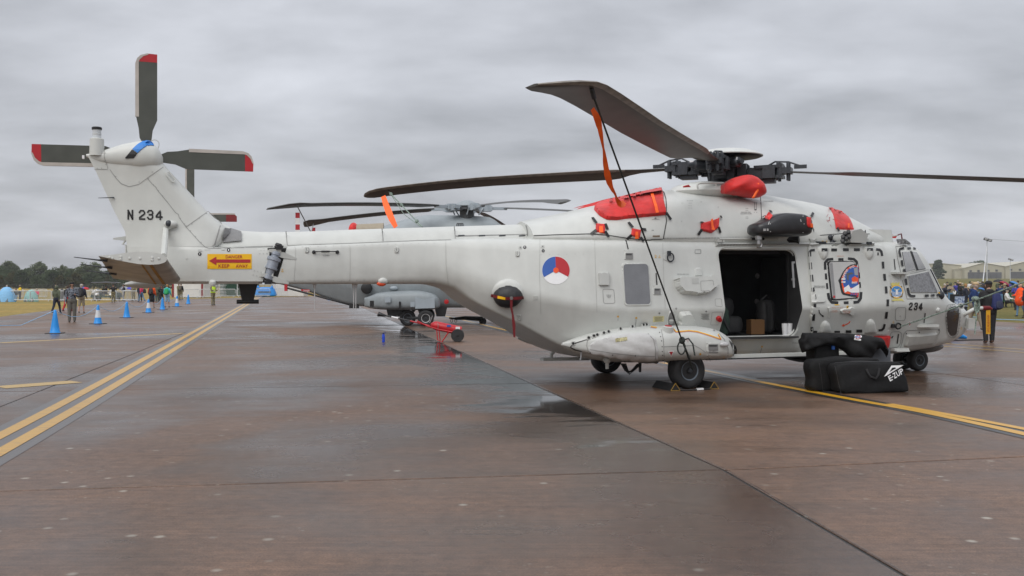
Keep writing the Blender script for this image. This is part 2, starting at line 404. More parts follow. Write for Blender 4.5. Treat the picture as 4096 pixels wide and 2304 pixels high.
# right taxi line (double): runs under the helicopter and out to the right
RA = [gnd(4330, 1800), gnd(4096, 1742), gnd(3700, 1655), gnd(3400, 1600), gnd(3060, 1535), gnd(2830, 1488), gnd(2640, 1452)]
line('line_border', RA, .46, BLK, .004, -.07)
line('yellow_line', RA, .17, YEL3, .008, -.06)
RB = [gnd(4330, 1768), gnd(4096, 1722), gnd(3800, 1665), gnd(3520, 1612), gnd(3300, 1578), gnd(3060, 1533)]
line('yellow_line', [gnd(4330, 1765), gnd(4096, 1716), gnd(3800, 1660), gnd(3560, 1617)], .15, YEL3, .0085, .02)
RC = [gnd(2560, 1436), gnd(2250, 1375), gnd(2010, 1318), gnd(1870, 1285), gnd(1740, 1255)]
line('line_border', RC, .7, BLK, .004); line('yellow_line', RC, .16, YEL, .008)
# thin worn lines
for a, b, w in (((0, 1372), (730, 1334), .36), ((0, 1550), (305, 1527), .50), ((250, 1264), (930, 1237), .16), ((675, 1212), (1010, 1197), .16)):
    line('yellow_line', [gnd(*a), gnd((a[0]+b[0])/2, (a[1]+b[1])/2), gnd(*b)], w, YEL2, .0045)
line('yellow_line', [gnd(3765, 1373), gnd(4200, 1407)], .12, YEL2, .0045)
line('yellow_line', [gnd(3765, 1385), gnd(4200, 1419)], .12, YEL2, .0045)
# ------------------------------------------------------------------ helicopter hull
HM = Vector((2.345, 17.6, 0)); HYAW = R(20.5)
heli = thing('helicopter', 'pale grey naval helicopter numbered N 234 standing with its cabin door open', 'helicopter', HM, HYAW)
HMAT = Matrix.Translation(HM) @ Matrix.Rotation(HYAW, 4, 'Z'); HINV = HMAT.inverted()
def paint(name, c, dirt=.1, rough=.33):
    m = bpy.data.materials.new(name); m.use_nodes = True; t = m.node_tree; b = t.nodes['Principled BSDF']; L = t.links.new
    tc = N(t, 'ShaderNodeTexCoord'); n = N(t, 'ShaderNodeTexNoise'); n.inputs['Scale'].default_value = 1.3; n.inputs['Detail'].default_value = 7; n.inputs['Roughness'].default_value = .62; L(tc.outputs['Object'], n.inputs['Vector'])
    mp = N(t, 'ShaderNodeMapping'); L(tc.outputs['Object'], mp.inputs[0]); mp.inputs['Scale'].default_value = (5, 5, .6)
    n2 = N(t, 'ShaderNodeTexNoise'); n2.inputs['Scale'].default_value = 1; n2.inputs['Detail'].default_value = 6; L(mp.outputs[0], n2.inputs['Vector'])
    mul = N(t, 'ShaderNodeMath', operation='MULTIPLY'); L(n.outputs[0], mul.inputs[0]); L(n2.outputs[0], mul.inputs[1])
    r = N(t, 'ShaderNodeValToRGB'); L(mul.outputs[0], r.inputs[0]); e = r.color_ramp.elements
    e[0].position = .12; e[0].color = (*[x*(1-dirt*1.3) for x in c], 1); e[1].position = .36; e[1].color = (*c, 1)
    L(r.outputs[0], b.inputs['Base Color'])
    # fine film of rain drops
    v = N(t, 'ShaderNodeTexVoronoi'); v.inputs['Scale'].default_value = 70; L(tc.outputs['Object'], v.inputs['Vector'])
    mr = N(t, 'ShaderNodeMapRange'); L(v.outputs['Distance'], mr.inputs[0]); mr.inputs[1].default_value = .05; mr.inputs[2].default_value = .3; mr.inputs[3].default_value = 1; mr.inputs[4].default_value = 0
    bm = N(t, 'ShaderNodeBump'); bm.inputs['Strength'].default_value = .12; bm.inputs['Distance'].default_value = .002; L(mr.outputs[0], bm.inputs['Height']); L(bm.outputs[0], b.inputs['Normal'])
    n3 = N(t, 'ShaderNodeTexNoise'); n3.inputs['Scale'].default_value = 2.6; n3.inputs['Detail'].default_value = 2; L(tc.outputs['Object'], n3.inputs['Vector']); b3 = N(t, 'ShaderNodeBump'); b3.inputs['Strength'].default_value = .35; b3.inputs['Distance'].default_value = .03; L(n3.outputs[0], b3.inputs['Height']); L(b3.outputs[0], bm.inputs['Normal'])
    rr = N(t, 'ShaderNodeMapRange'); L(n.outputs[0], rr.inputs[0]); rr.inputs[3].default_value = rough-.08; rr.inputs[4].default_value = rough+.14; L(rr.outputs[0], b.inputs['Roughness'])
    b.inputs['Specular IOR Level'].default_value = .45
    MATS[name] = m
    return m
PAINT = paint('pale_grey_paint', (.60, .612, .582), .08)
PAINT2 = paint('grey_panel_paint', (.50, .51, .485), .06)
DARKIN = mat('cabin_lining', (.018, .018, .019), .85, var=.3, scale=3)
BLACK = mat('black_rubber', (.014, .014, .015), .55, var=.3, scale=14)
BLKP = mat('black_paint', (.012, .012, .013), .42, var=.2)
GUN = mat('gunmetal', (.042, .046, .053), .4, .35, var=.2, scale=20)
STEEL = mat('bare_steel', (.42, .42, .42), .32, .9, var=.15, scale=12)
REDC = mat('red_cover_cloth', '#cc1f1b', .6, var=.2, scale=4, bump=1.0, bscale=7, sheen=.2)
ORG = mat('orange_webbing', '#ff6418', .55, var=.08, scale=12)
def section(p, n=5):
    (zb, yb, zc, yc, zs, ys, zt, rb, rc, rs) = p
    pts = [(0, zb), (yb, zb), (yc, zc), (ys, zs), (0, zt)]
    out = [(0, zb), (yb*.5, zb)]
    for i, r in ((1, rb), (2, rc), (3, rs)):
        q = Vector(pts[i]); a = Vector(pts[i-1])-q; b = Vector(pts[i+1])-q
        A = q+a.normalized()*min(r, a.length*.48); B = q+b.normalized()*min(r, b.length*.48)
        for j in range(n+1):
            t = j/n; c = A*(1-t)**2+q*2*t*(1-t)+B*t*t; out.append((c[0], c[1]))
        if i < 3:
            nx = Vector(pts[i+1]); out.append(tuple(B.lerp(nx-(nx-q).normalized()*min((rc, rs)[i-1], (nx-q).length*.48), .5)))
    out += [(ys*.45, zs+(zt-zs)*.55), (0, zt)]
    return out
def loft_sections(tab, xs, n=5):
    T = np.array(tab, float); rings = []
    for x in xs:
        p = [pchip(x, T[:, 0], T[:, k]) for k in range(1, T.shape[1])]
        h = section(p, n); right = [(x, -y, z) for y, z in h]; left = [(x, y, z) for y, z in reversed(h[1:-1])]
        rings.append(right+left)
    return rings
#        x     zb   yb   zc   yc   zs   ys   zt    rb  rc  rs
HULL = [(-6.55, 1.72, .37, 2.02, .40, 2.29, .36, 2.33, .06, .2, .07),
        (-5.0, 1.72, .41, 2.04, .45, 2.375, .40, 2.42, .10, .2, .08),
        (-4.05, 1.72, .45, 2.02, .52, 2.42, .44, 2.47, .12, .22, .1),
        (-3.72, 1.66, .48, 1.92, .60, 2.43, .49, 2.49, .10, .22, .13),
        (-3.35, 1.42, .58, 1.76, .74, 2.44, .56, 2.50, .05, .2, .16),
        (-2.6, 1.04, .74, 1.56, .98, 2.44, .72, 2.52, .05, .13, .2),
        (-2.1, .77, .82, 1.45, 1.11, 2.44, .84, 2.54, .06, .1, .2),
        (-1.65, .56, .88, 1.36, 1.20, 2.44, .94, 2.56, .09, .09, .2),
        (-1.1, .42, .92, 1.30, 1.27, 2.44, 1.02, 2.56, .16, .07, .18),
        (-.5, .38, .88, 1.29, 1.32, 2.44, 1.05, 2.56, .22, .05, .16),
        (2.0, .38, .88, 1.29, 1.33, 2.46, 1.06, 2.57, .24, .05, .16),
        (3.8, .38, .87, 1.31, 1.33, 2.47, 1.05, 2.60, .24, .05, .2),
        (4.5, .38, .86, 1.32, 1.31, 2.46, 1.03, 2.64, .24, .07, .25),
        (5.0, .39, .84, 1.32, 1.27, 2.44, 1.0, 2.67, .24, .10, .28),
        (5.4, .42, .80, 1.31, 1.21, 2.38, .96, 2.63, .24, .12, .26),
        (5.75, .45, .76, 1.29, 1.12, 2.10, .84, 2.40, .24, .16, .22),
        (6.05, .48, .71, 1.26, 1.02, 1.72, .75, 2.02, .22, .2, .2),
        (6.35, .52, .64, 1.22, .90, 1.44, .66, 1.66, .22, .22, .18),
        (6.7, .58, .54, 1.16, .74, 1.33, .50, 1.46, .22, .25, .16),
        (7.0, .66, .42, 1.10, .55, 1.28, .36, 1.35, .2, .22, .15),
        (7.2, .75, .27, 1.04, .35, 1.17, .23, 1.22, .15, .15, .1),
        (7.33, .88, .08, 1.0, .10, 1.06, .07, 1.08, .05, .05, .03)]
xs = sorted(set(list(np.arange(-6.55, 7.3, .12))+[7.24, 7.28, 7.31, 7.33]))
hull_mb = MB(); hull_mb.loft(loft_sections(HULL, xs))
hull_mb.v = [(x+(z-2.0)*.30*max(0, (-5.9-x)/.65)+.15*max(0, (-5.9-x)/.65), y, z) for x, y, z in hull_mb.v]
#        x     zb   yb   zc  yc   zs   ys   zt
COWL = [(-2.35, 2.42, .55, 2.5, .62, 2.70, .42, 2.79, .02, .1, .2),
        (-1.9, 2.42, .70, 2.5, .76, 2.78, .50, 2.88, .02, .1, .22),
        (-1.0, 2.42, .88, 2.52, .93, 2.95, .66, 3.09, .02, .12, .26),
        (-.2, 2.42, .95, 2.52, 1.00, 3.08, .76, 3.27, .02, .14, .3),
        (.35, 2.42, .98, 2.52, 1.02, 3.16, .82, 3.40, .02, .14, .32),
        (1.2, 2.42, .98, 2.52, 1.02, 3.17, .82, 3.45, .02, .14, .34),
        (2.2, 2.42, .98, 2.54, 1.02, 3.14, .80, 3.43, .02, .16, .34),
        (3.0, 2.42, .98, 2.56, 1.01, 3.06, .76, 3.35, .02, .18, .36),
        (3.8, 2.42, .93, 2.58, .96, 2.96, .68, 3.25, .02, .18, .36),
        (4.3, 2.42, .84, 2.6, .88, 2.86, .60, 3.12, .02, .16, .34),
        (4.7, 2.42, .72, 2.6, .75, 2.76, .50, 2.93, .02, .12, .3),
        (5.0, 2.42, .52, 2.58, .55, 2.66, .35, 2.75, .02, .08, .2),
        (5.2, 2.42, .30, 2.54, .32, 2.58, .2, 2.62, .02, .05, .1)]
cowl_mb = MB(); cowl_mb.loft(loft_sections(COWL, np.arange(-2.35, 5.21, .1)))
SPINE = [(-7.55, 2.20, .15, 2.3, .16, 2.70, .08, 2.86, .02, .06, .05),
         (-7.25, 2.20, .22, 2.3, .23, 2.54, .12, 2.66, .02, .06, .1),
         (-7.0, 2.20, .25, 2.3, .26, 2.46, .15, 2.545, .02, .08, .1),
         (-6.6, 2.22, .27, 2.32, .27, 2.46, .16, 2.53, .02, .08, .1),
         (-5.0, 2.28, .28, 2.38, .29, 2.53, .17, 2.605, .02, .08, .1),
         (-2.0, 2.36, .31, 2.50, .32, 2.68, .2, 2.755, .02, .08, .12)]
spine_mb = MB(); spine_mb.loft(loft_sections(SPINE, np.arange(-7.55, -1.99, .15)))
def fin_mesh():
    #      z    LE     TE     T    Te   s0
    tab = [(1.72, -6.67, -8.33, .30, .06, .01), (1.76, -6.66, -8.40, .355, .07, .01), (2.0, -6.60, -8.55, .365, .07, .01), (2.22, -6.545, -8.60, .345, .06, .01), (2.27, -6.54, -8.605, .32, .06, .01),
           (2.275, -7.30, -8.605, .32, .06, .10), (2.36, -7.20, -8.61, .30, .055, .13), (2.5, -7.12, -8.63, .265, .05, .16), (2.56, -7.14, -8.66, .25, .05, .17), (2.66, -7.28, -8.71, .235, .045, .18), (2.82, -7.46, -8.79, .215, .04, .2),
           (3.03, -7.65, -8.88, .20, .035, .22), (3.25, -7.85, -8.975, .19, .03, .25), (3.38, -7.97, -9.03, .205, .03, .28), (3.48, -8.06, -9.08, .215, .03, .3), (3.60, -8.14, -9.14, .2, .03, .35)]
    rings = []
    for z, le, te, T, Te, s0 in tab:
        c = le-te; S = [0, .004, .01, .03, .06, .1, .15, .2]+[.2+.8*j/10 for j in range(1, 11)]; r = []
        for s in S:
            x = le-c*s; k = math.sqrt(max(0, 1-(1-min(s, s0)/s0)**2)); q = min(1, max(0, (x-te)/1.15)); q = .75*q+.25*q*q*(3-2*q); q = min(1, q*1.12)
            r.append((x, max(.002, k*(Te+(T-Te)*q))))
        rings.append([(x, -h, z) for x, h in r]+[(x, h, z) for x, h in reversed(r)])
    mb = MB(); mb.loft(rings); return mb
fin_mb = fin_mesh()
def ellipse_loft(tab, n=20, k=24, power=2.4):
    """tab rows: x, y0, z0, wy, wz ; superellipse sections along x"""
    T = np.array(tab, float); xs = np.linspace(T[0, 0], T[-1, 0], k); rings = []
    for x in xs:
        y0, z0, wy, wz = [pchip(x, T[:, 0], T[:, i]) for i in range(1, 5)]; ring = []
        for j in range(n):
            a = 2*math.pi*j/n; c, s = math.cos(a), math.sin(a)
            ring.append((x, y0+wy*math.copysign(abs(c)**(2/power), c), z0+wz*math.copysign(abs(s)**(2/power), s)))
        rings.append(ring)
    mb = MB(); mb.loft(rings); return mb
tgb_mb = ellipse_loft([(-9.16, 0, 3.60, .02, .02), (-8.98, 0, 3.585, .07, .085), (-8.6, 0, 3.62, .17, .19), (-8.36, 0, 3.63, .23, .225), (-8.22, 0, 3.61, .22, .19), (-8.13, 0, 3.57, .14, .12), (-8.1, 0, 3.56, .08, .06)], power=2.2)
SPN = [(-2.02, -1.02, .745, .03, .02), (-1.8, -1.08, .74, .14, .10), (-1.4, -1.16, .74, .36, .20), (-.9, -1.20, .74, .56, .265), (-.4, -1.22, .745, .66, .285), (.2, -1.22, .74, .67, .28), (.46, -1.22, .725, .65, .265), (.66, -1.2, .68, .60, .222), (.78, -1.18, .635, .53, .175), (.85, -1.15, .605, .43, .13)]
spn_mb = ellipse_loft(SPN, 32, 48, 3.2)
# cabin: hollow the hull and open the doorway
def bool_cut(mb, cutters):
    a = bpy.data.objects.new('tmp', mesh_of('tmp', mb, [PAINT], 0)); col.objects.link(a); tmp = []
    for cmb in cutters:
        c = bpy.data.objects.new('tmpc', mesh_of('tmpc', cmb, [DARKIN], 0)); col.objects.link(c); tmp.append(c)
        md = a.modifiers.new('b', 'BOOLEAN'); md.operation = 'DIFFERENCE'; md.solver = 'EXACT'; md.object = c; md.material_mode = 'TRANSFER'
    dg = bpy.context.evaluated_depsgraph_get(); me = bpy.data.meshes.new_from_object(a.evaluated_get(dg))
    for x in tmp+[a]: bpy.data.objects.remove(x)
    return me
cab = MB(); cab.box((1.95, 0, 1.53), (3.3, 1.9, 1.46))
dr = MB(); dr.prism(rrect(.86, .80, 2.43, 2.325, .13), (0, -1.6, 0), (1, 0, 0), (0, 0, 1), (0, 1, 0), .9)
hull_me = bool_cut(hull_mb, [cab, dr]); hull_me.name = 'fuselage'
hull_me.polygons.foreach_set('use_smooth', [True]*len(hull_me.polygons)); hull_me.set_sharp_from_angle(angle=R(28))
fus = bpy.data.objects.new('fuselage', hull_me); col.objects.link(fus); fus.parent = heli
cowling = obj('engine_cowling', cowl_mb, PAINT, heli, 40)
spine = obj('tail_boom_fairing', spine_mb, PAINT, heli, 30)
fin = obj('tail_fin', fin_mb, PAINT, heli, 30)
tgb = obj('tail_gearbox_fairing', tgb_mb, PAINT, heli, 40)
spon = obj('sponson', spn_mb, PAINT, heli, 45); 
sp2 = spon.copy(); col.objects.link(sp2); sp2.scale = (1, -1, 1); sp2.parent = heli
# ------------------------------------------------------------------ projecting marks and fittings onto the hull
CR = {1: (0, 200), 2: (300, 700), 3: (1000, 700), 4: (1800, 900), 5: (2000, 300), 6: (2500, 550), 7: (2200, 1080), 8: (3072, 880)}
def c(k, x, y): return (CR[k][0]+.3975*x, CR[k][1]+.3975*y)
def cs(k, pts): return [c(k, *p) for p in pts]
def hp(p, Y=0.):
    """pixel -> helicopter point on the plane y = Y"""
    o = HINV @ Vector((0, 0, CAMH)); d = (HINV.to_3x3() @ ray(*p)); t = (Y-o.y)/d.y; return o+d*t
TG = []; _bvh = [None]
def target(o):
    me = o.data; TG.append(([tuple(o.matrix_basis @ v.co) for v in me.vertices], [tuple(p.vertices) for p in me.polygons])); _bvh[0] = None
for o_ in (fus, cowling, spine, fin, tgb, spon):
    b_ = bmesh.new(); b_.from_mesh(o_.data); bmesh.ops.triangulate(b_, faces=b_.faces); b_.to_mesh(o_.data); b_.free(); target(o_)
ORG_L = HINV @ Vector((0, 0, CAMH)); ROT_L = HINV.to_3x3()
def bvh():
    if _bvh[0] is None:
        V = []; Fc = []
        for v, f in TG:
            o = len(V); V += v; Fc += [tuple(i+o for i in q) for q in f]
        _bvh[0] = BVHTree.FromPolygons(V, Fc)
    return _bvh[0]
_last = [20.0]
def hit(p):
    d = (ROT_L @ ray(*p)).normalized(); r = bvh().ray_cast(ORG_L, d)
    if r[0] is None or r[3] > 30: return ORG_L+d*_last[0], -d
    _last[0] = r[3]; n = r[1]
    if n.dot(d) > 0: n = -n
    return r[0], n
def dens(P, step):
    out = []
    for i in range(len(P)):
        a, b = Vector(P[i][:2]), Vector(P[(i+1) % len(P)][:2]); k = max(1, int((b-a).length/step))
        out += [tuple(a.lerp(b, j/k)) for j in range(k)]
    return out
def pip(p, P):
    r = False; j = len(P)-1
    for i in range(len(P)):
        if (P[i][1] > p[1]) != (P[j][1] > p[1]) and p[0] < (P[j][0]-P[i][0])*(p[1]-P[i][1])/(P[j][1]-P[i][1])+P[i][0]: r = not r
        j = i
    return r
def edist(p, P):
    p = np.array(p); A = np.array(P); B = np.roll(A, -1, 0); d = B-A; t = np.clip(((p-A)*d).sum(1)/np.maximum((d*d).sum(1), 1e-9), 0, 1)
    return float(np.sqrt((((A+d*t[:, None])-p)**2).sum(1)).min())
def cdt(P, g, extra=()):
    xs = [p[0] for p in P]; ys = [p[1] for p in P]; pts = [Vector(p[:2]) for p in P]; n = len(pts)
    x = min(xs)+g*.5
    while x < max(xs):
        y = min(ys)+g*.5
        while y < max(ys):
            if pip((x, y), P) and edist((x, y), P) > g*.35: pts.append(Vector((x, y)))
            y += g
        x += g
    pts += [Vector(e) for e in extra if pip(e, P)]
    r = geometry.delaunay_2d_cdt(pts, [], [list(range(n))], 1, 1e-4)
    return [(v.x, v.y) for v in r[0]], r[2]
def inset(P, d):
    n = len(P); ar = sum(P[i][0]*P[(i+1) % n][1]-P[(i+1) % n][0]*P[i][1] for i in range(n)); s = 1 if ar > 0 else -1; out = []
    for i in range(n):
        a = Vector(P[i-1]); p = Vector(P[i]); b = Vector(P[(i+1) % n])
        e1 = (p-a); e2 = (b-p)
        n1 = Vector((-e1.y, e1.x)).normalized() if e1.length else Vector((0, 0)); n2 = Vector((-e2.y, e2.x)).normalized() if e2.length else n1
        m = (n1+n2); m = m.normalized() if m.length > 1e-6 else n1
        out.append(tuple(p+m*d*s))
    return out
class Dec(MB):
    def _put(s, pts, fs, off, mi):
        V = []
        for p in pts:
            q, n = hit(p); V.append(q+n*off)
        s.add(V, fs, mi)
    def poly(s, P, mi=0, off=.006, g=14):
        P = dens(P, g); pts, fs = cdt(P, g); s._put(pts, fs, off, mi); return s
    def rect(s, k, x0, y0, x1, y1, mi=0, off=.006): return s.poly(cs(k, [(x0, y0), (x1, y0), (x1, y1), (x0, y1)]), mi, off)
    def disc(s, ctr, rx, ry, mi=0, off=.006, n=28, a0=0, a1=360, rin=0):
        full = abs(a1-a0) >= 360
        A = [R(a0+(a1-a0)*i/n) for i in range(n if full else n+1)]
        o = [(ctr[0]+rx*math.cos(a), ctr[1]-ry*math.sin(a)) for a in A]
        if rin:
            o2 = [(ctr[0]+rx*rin*math.cos(a), ctr[1]-ry*rin*math.sin(a)) for a in A]; m = len(o)
            s._put(o+o2, [(i, (i+1) % m, m+(i+1) % m, m+i) for i in range(m if full else m-1)], off, mi)
        else: s.poly(o if full else [tuple(ctr)]+o, mi, off)
        return s
    def stroke(s, P, w, mi=0, off=.006, closed=False, step=12, dash=None):
        P = [Vector(p) for p in P]
        if closed: P.append(P[0])
        Q = []; L = []; acc = 0
        for i in range(len(P)-1):
            k = max(1, int((P[i+1]-P[i]).length/step))
            for j in range(k): Q.append(P[i].lerp(P[i+1], j/k))
        Q.append(P[-1]); pts = []
        for i, p in enumerate(Q):
            t = Q[min(i+1, len(Q)-1)]-Q[max(i-1, 0)]
            if closed and i in (0, len(Q)-1): t = Q[1]-Q[-2]
            t = t.normalized() if t.length else Vector((1, 0)); n = Vector((-t.y, t.x)); pts += [tuple(p+n*w/2), tuple(p-n*w/2)]
        fs = [(2*i, 2*i+1, 2*i+3, 2*i+2) for i in range(len(Q)-1) if not dash or i % dash[0] < dash[1]]
        s._put(pts, fs, off, mi); return s
    def text(s, txt, quad, mi=0, off=.010, bold=0):
        vs, fs = text_mesh(txt, bold)
        TL, TR, BR, BL = [Vector(q) for q in quad]
        pts = [tuple((TL*(1-u)+TR*u)*v+(BL*(1-u)+BR*u)*(1-v)) for u, v in vs]
        s._put(pts, fs, off, mi); return s
    def tbox(s, txt, k, x0, y0, x1, y1, mi=0, off=.010, sh=0, bold=0):
        return s.text(txt, [c(k, x0+sh, y0), c(k, x1+sh, y0), c(k, x1, y1), c(k, x0, y1)], mi, off, bold)
    def raised(s, P, h, bev=2.0, mi=0, g=14, dome=False, sink=.006):
        P = dens(P, g); ex = [] if dome else inset(P, bev)
        pts, fs = cdt(P, g, ex); V = []
        dm = max(edist(p, P) for p in pts) if dome else bev
        for p in pts:
            q, n = hit(p); d = edist(p, P); k = min(1, d/max(dm, 1e-6))
            k = math.sqrt(max(0, 1-(1-k)**2)) if dome else (1 if d > bev*.5 else 0)
            V.append(q+n*(h*k-(sink if k == 0 else 0)))
        s.add(V, fs, mi); return s
_tx = {}
def text_mesh(txt, bold=0):
    key = (txt, bold)
    if key in _tx: return _tx[key]
    cu = bpy.data.curves.new('t', 'FONT'); cu.body = txt; cu.size = 1; cu.offset = bold; cu.resolution_u = 3; cu.space_line = .9; cu.align_x = 'CENTER' if '\n' in txt else 'LEFT'
    o = bpy.data.objects.new('t', cu); col.objects.link(o); dg = bpy.context.evaluated_depsgraph_get()
    me = bpy.data.meshes.new_from_object(o.evaluated_get(dg)); V = np.array([v.co[:2] for v in me.vertices]); fs = [tuple(p.vertices) for p in me.polygons]
    lo, hi = V.min(0), V.max(0); V = (V-lo)/(hi-lo); bpy.data.objects.remove(o); bpy.data.meshes.remove(me); bpy.data.curves.remove(cu)
    _tx[key] = ([tuple(map(float, v)) for v in V], fs); return _tx[key]
GL = {'N': [[(0, 0), (0, 1)], [(0, 1), (1, 0)], [(1, 0), (1, 1)]],
      '2': [[(0, .80), (.22, 1), (.78, 1), (1, .80), (1, .62), (0, .16), (0, 0), (1, 0)]],
      '3': [[(0, .82), (.22, 1), (.78, 1), (1, .82), (1, .64), (.8, .52), (.35, .52)], [(.8, .52), (1, .40), (1, .2), (.78, 0), (.22, 0), (0, .18)]],
      '4': [[(.72, 0), (.72, 1), (0, .34), (0, .25), (1, .25)]]}
def block(dec, ch, k, x0, y0, x1, y1, w, mi=0, sh=0):
    h = w/2
    for ln in GL[ch]:
        P = []
        for i, (u, v) in enumerate(ln): P.append(c(k, x0+h+(x1-x0-w)*u+sh*(v), y1-h-(y1-y0-w)*v))
        # extend ends by half the stroke
        a = Vector(P[0])-Vector(P[1]); P[0] = tuple(Vector(P[0])+a.normalized()*h*.3975); b = Vector(P[-1])-Vector(P[-2]); P[-1] = tuple(Vector(P[-1])+b.normalized()*h*.3975)
        dec.stroke(P, w*.3975, mi, .007, step=6)
    return dec
def islands(mb):
    par = list(range(len(mb.v)))
    def f(i):
        while par[i] != i: par[i] = par[par[i]]; i = par[i]
        return i
    for q in mb.f:
        a = f(q[0])
        for i in q[1:]: par[f(i)] = a
    gr = {}
    for q, m in zip(mb.f, mb.m): gr.setdefault(f(q[0]), []).append((q, m))
    out = []
    for g in gr.values():
        o = MB(); idx = {}
        for q, m in g:
            for i in q:
                if i not in idx: idx[i] = len(o.v); o.v.append(mb.v[i])
            o.f.append(tuple(idx[i] for i in q)); o.m.append(m)
        out.append(o)
    return out
def put_each(name, dec, mats, parent, smooth=0):
    for m in islands(dec): obj(name, m, mats, parent, smooth)
# flat colours for print
def pr(name, hexc, rough=.45): return mat('print_'+name, hexc, rough, var=.03, scale=4)
P_BLK = pr('black', (.014, .014, .015)); P_RED = pr('red', '#b3222c'); P_BLUE = pr('blue', '#2f5aa8'); P_WHT = pr('white', (.78, .78, .78)); P_YEL = pr('yellow', '#edb70c'); P_ORG = pr('orange', '#e8521c'); P_DRED = pr('dark_red', '#a82028'); P_GRY = pr('grey', (.1, .1, .1)); P_CRM = pr('cream', '#d8cf9a'); P_SKY = pr('sky', '#3c86c8')
SEAM = mat('panel_seam', (.27, .27, .26), .6, var=.2)
SEAMD = mat('door_seam', (.02, .02, .02), .6, var=.2)
GLASS = mat('grey_window', (.17, .175, .185), .12, var=.12, scale=3, bump=.15, bscale=55, spec=.7)
# ------------------------------------------------------------------ helicopter: marks, seams and fittings
def put(name, dec, mats, parent=heli, smooth=0):
    o = obj(name, dec, mats, parent, smooth)
    if name in STUFFY: o['kind'] = 'stuff'
    return o
STUFFY = {'rivets', 'small_lettering', 'yellow_marking', 'black_marking', 'lock_marking', 'panel_seam', 'hazard_line', 'fastener', 'orange_lettering', 'red_lettering', 'step_marking', 'hinges'}
SW = 2.1
# ---- tail fin
d = Dec()
for P in ([(725, 30), (790, 105), (812, 118), (828, 150), (960, 310), (1010, 378), (1040, 395), (1050, 430), (1115, 520), (1260, 680), (1310, 725), (1350, 740), (1400, 738)],
          [(1115, 525), (1340, 365), (1470, 480)]): d.stroke(cs(2, P), SW)
d.stroke(cs(1, [(1105, 1200), (1160, 1280), (1220, 1345), (1300, 1375), (1400, 1350), (1480, 1290), (1640, 1180)]), SW)
d.stroke(cs(1, [(1048, 990), (1050, 1080), (1085, 1180), (1083, 1200), (950, 1200)]), SW)
put('panel_seam', d, SEAM, fin)
d = Dec().stroke(cs(2, [(1470, 482), (1450, 545), (1395, 735)]), 4).stroke(cs(2, [(1400, 738), (1700, 727), (1990, 716)]), 3)
put('panel_seam', d, SEAM, fin)
d = Dec(); block(d, 'N', 2, 528, 350, 587, 450, 17); block(d, '2', 2, 642, 350, 708, 452, 17); block(d, '3', 2, 725, 350, 790, 452, 17); block(d, '4', 2, 808, 352, 884, 453, 17)
put('registration_marking', d, P_BLK, fin)
d = Dec().rect(2, 1332, 795, 1778, 945, 0, .006)
d.poly(cs(2, [(1348, 865), (1422, 822), (1422, 850), (1765, 850), (1765, 883), (1422, 883), (1422, 908)]), 1, .011)
d.tbox('DANGER', 2, 1516, 808, 1684, 839, 1, .011, bold=.01); d.tbox('KEEP', 2, 1443, 899, 1553, 932, 1, .011, bold=.01); d.tbox('AWAY', 2, 1618, 899, 1738, 932, 1, .011, bold=.01)
tag(put('danger_sign', d, [P_YEL, P_DRED], fin), 'yellow danger keep away panel with red arrow')
# rivets on tail and fin
d = Dec()
def rivets(k, pts, r=3.0):
    for p in pts: d.disc(c(k, *p), r, r, 0, .004, 8)
rivets(2, [(1870, 758), (1903, 758), (1937, 757), (1970, 756), (1860, 792), (1895, 791), (1930, 790), (1965, 789), (1805, 962), (1838, 970), (1872, 978), (1905, 986), (1793, 1006), (1827, 1014), (1860, 1022), (1892, 1032), (1120, 848), (1132, 842), (1310, 752), (1325, 752), (1340, 752), (1355, 752), (1185, 1082), (1196, 1082)], 2.6)
put('rivets', d, PAINT2, fin)
d = Dec()
rivets(2, [(790, 97), (840, 157), (882, 210), (927, 267), (970, 324), (1013, 378), (1060, 436), (1104, 492), (1117, 508), (1163, 562), (1215, 618), (1268, 677), (1250, 434), (1320, 388), (1177, 492), (740, 34), (645, 70), (412, 15)], 1.7)
rivets(1, [(1035, 1037), (1060, 1037), (1050, 1120), (1065, 1152), (1022, 1189), (978, 1189), (1165, 1275), (1400, 1328), (1532, 1227)], 1.7)
put('rivets', d, SEAM, fin)
d = Dec()
for p in ((1255, 795), (1545, 755)): d.disc(c(2, *p), 7, 7); d.disc(c(2, *p), 2.2, 3.5, 1, .006)
for p in ((1258, 758), (1490, 748)): d.raised(rrect(c(2, *p)[0]-9, c(2, *p)[1]-5, c(2, *p)[0]+9, c(2, *p)[1]+5, 4), .008, 1.5, 2)
put('lock_marking', d, [P_BLK, P_WHT, PAINT2], fin)
# blue strap over the gearbox
d = Dec().raised(cs(1, [(1330, 1000), (1365, 965), (1400, 940), (1435, 920), (1470, 908), (1510, 912), (1540, 935), (1548, 965), (1510, 963), (1470, 972), (1430, 1000), (1385, 1040)]), .014, 1.5, 0, 8)
d.raised(cs(1, [(1330, 1000), (1385, 1040), (1345, 1092), (1262, 1094), (1258, 1082)]), .014, 1.5, 1, 8)
put('strap', d, [mat('blue_strap', '#2f7fd0', .5), BLKP], tgb)
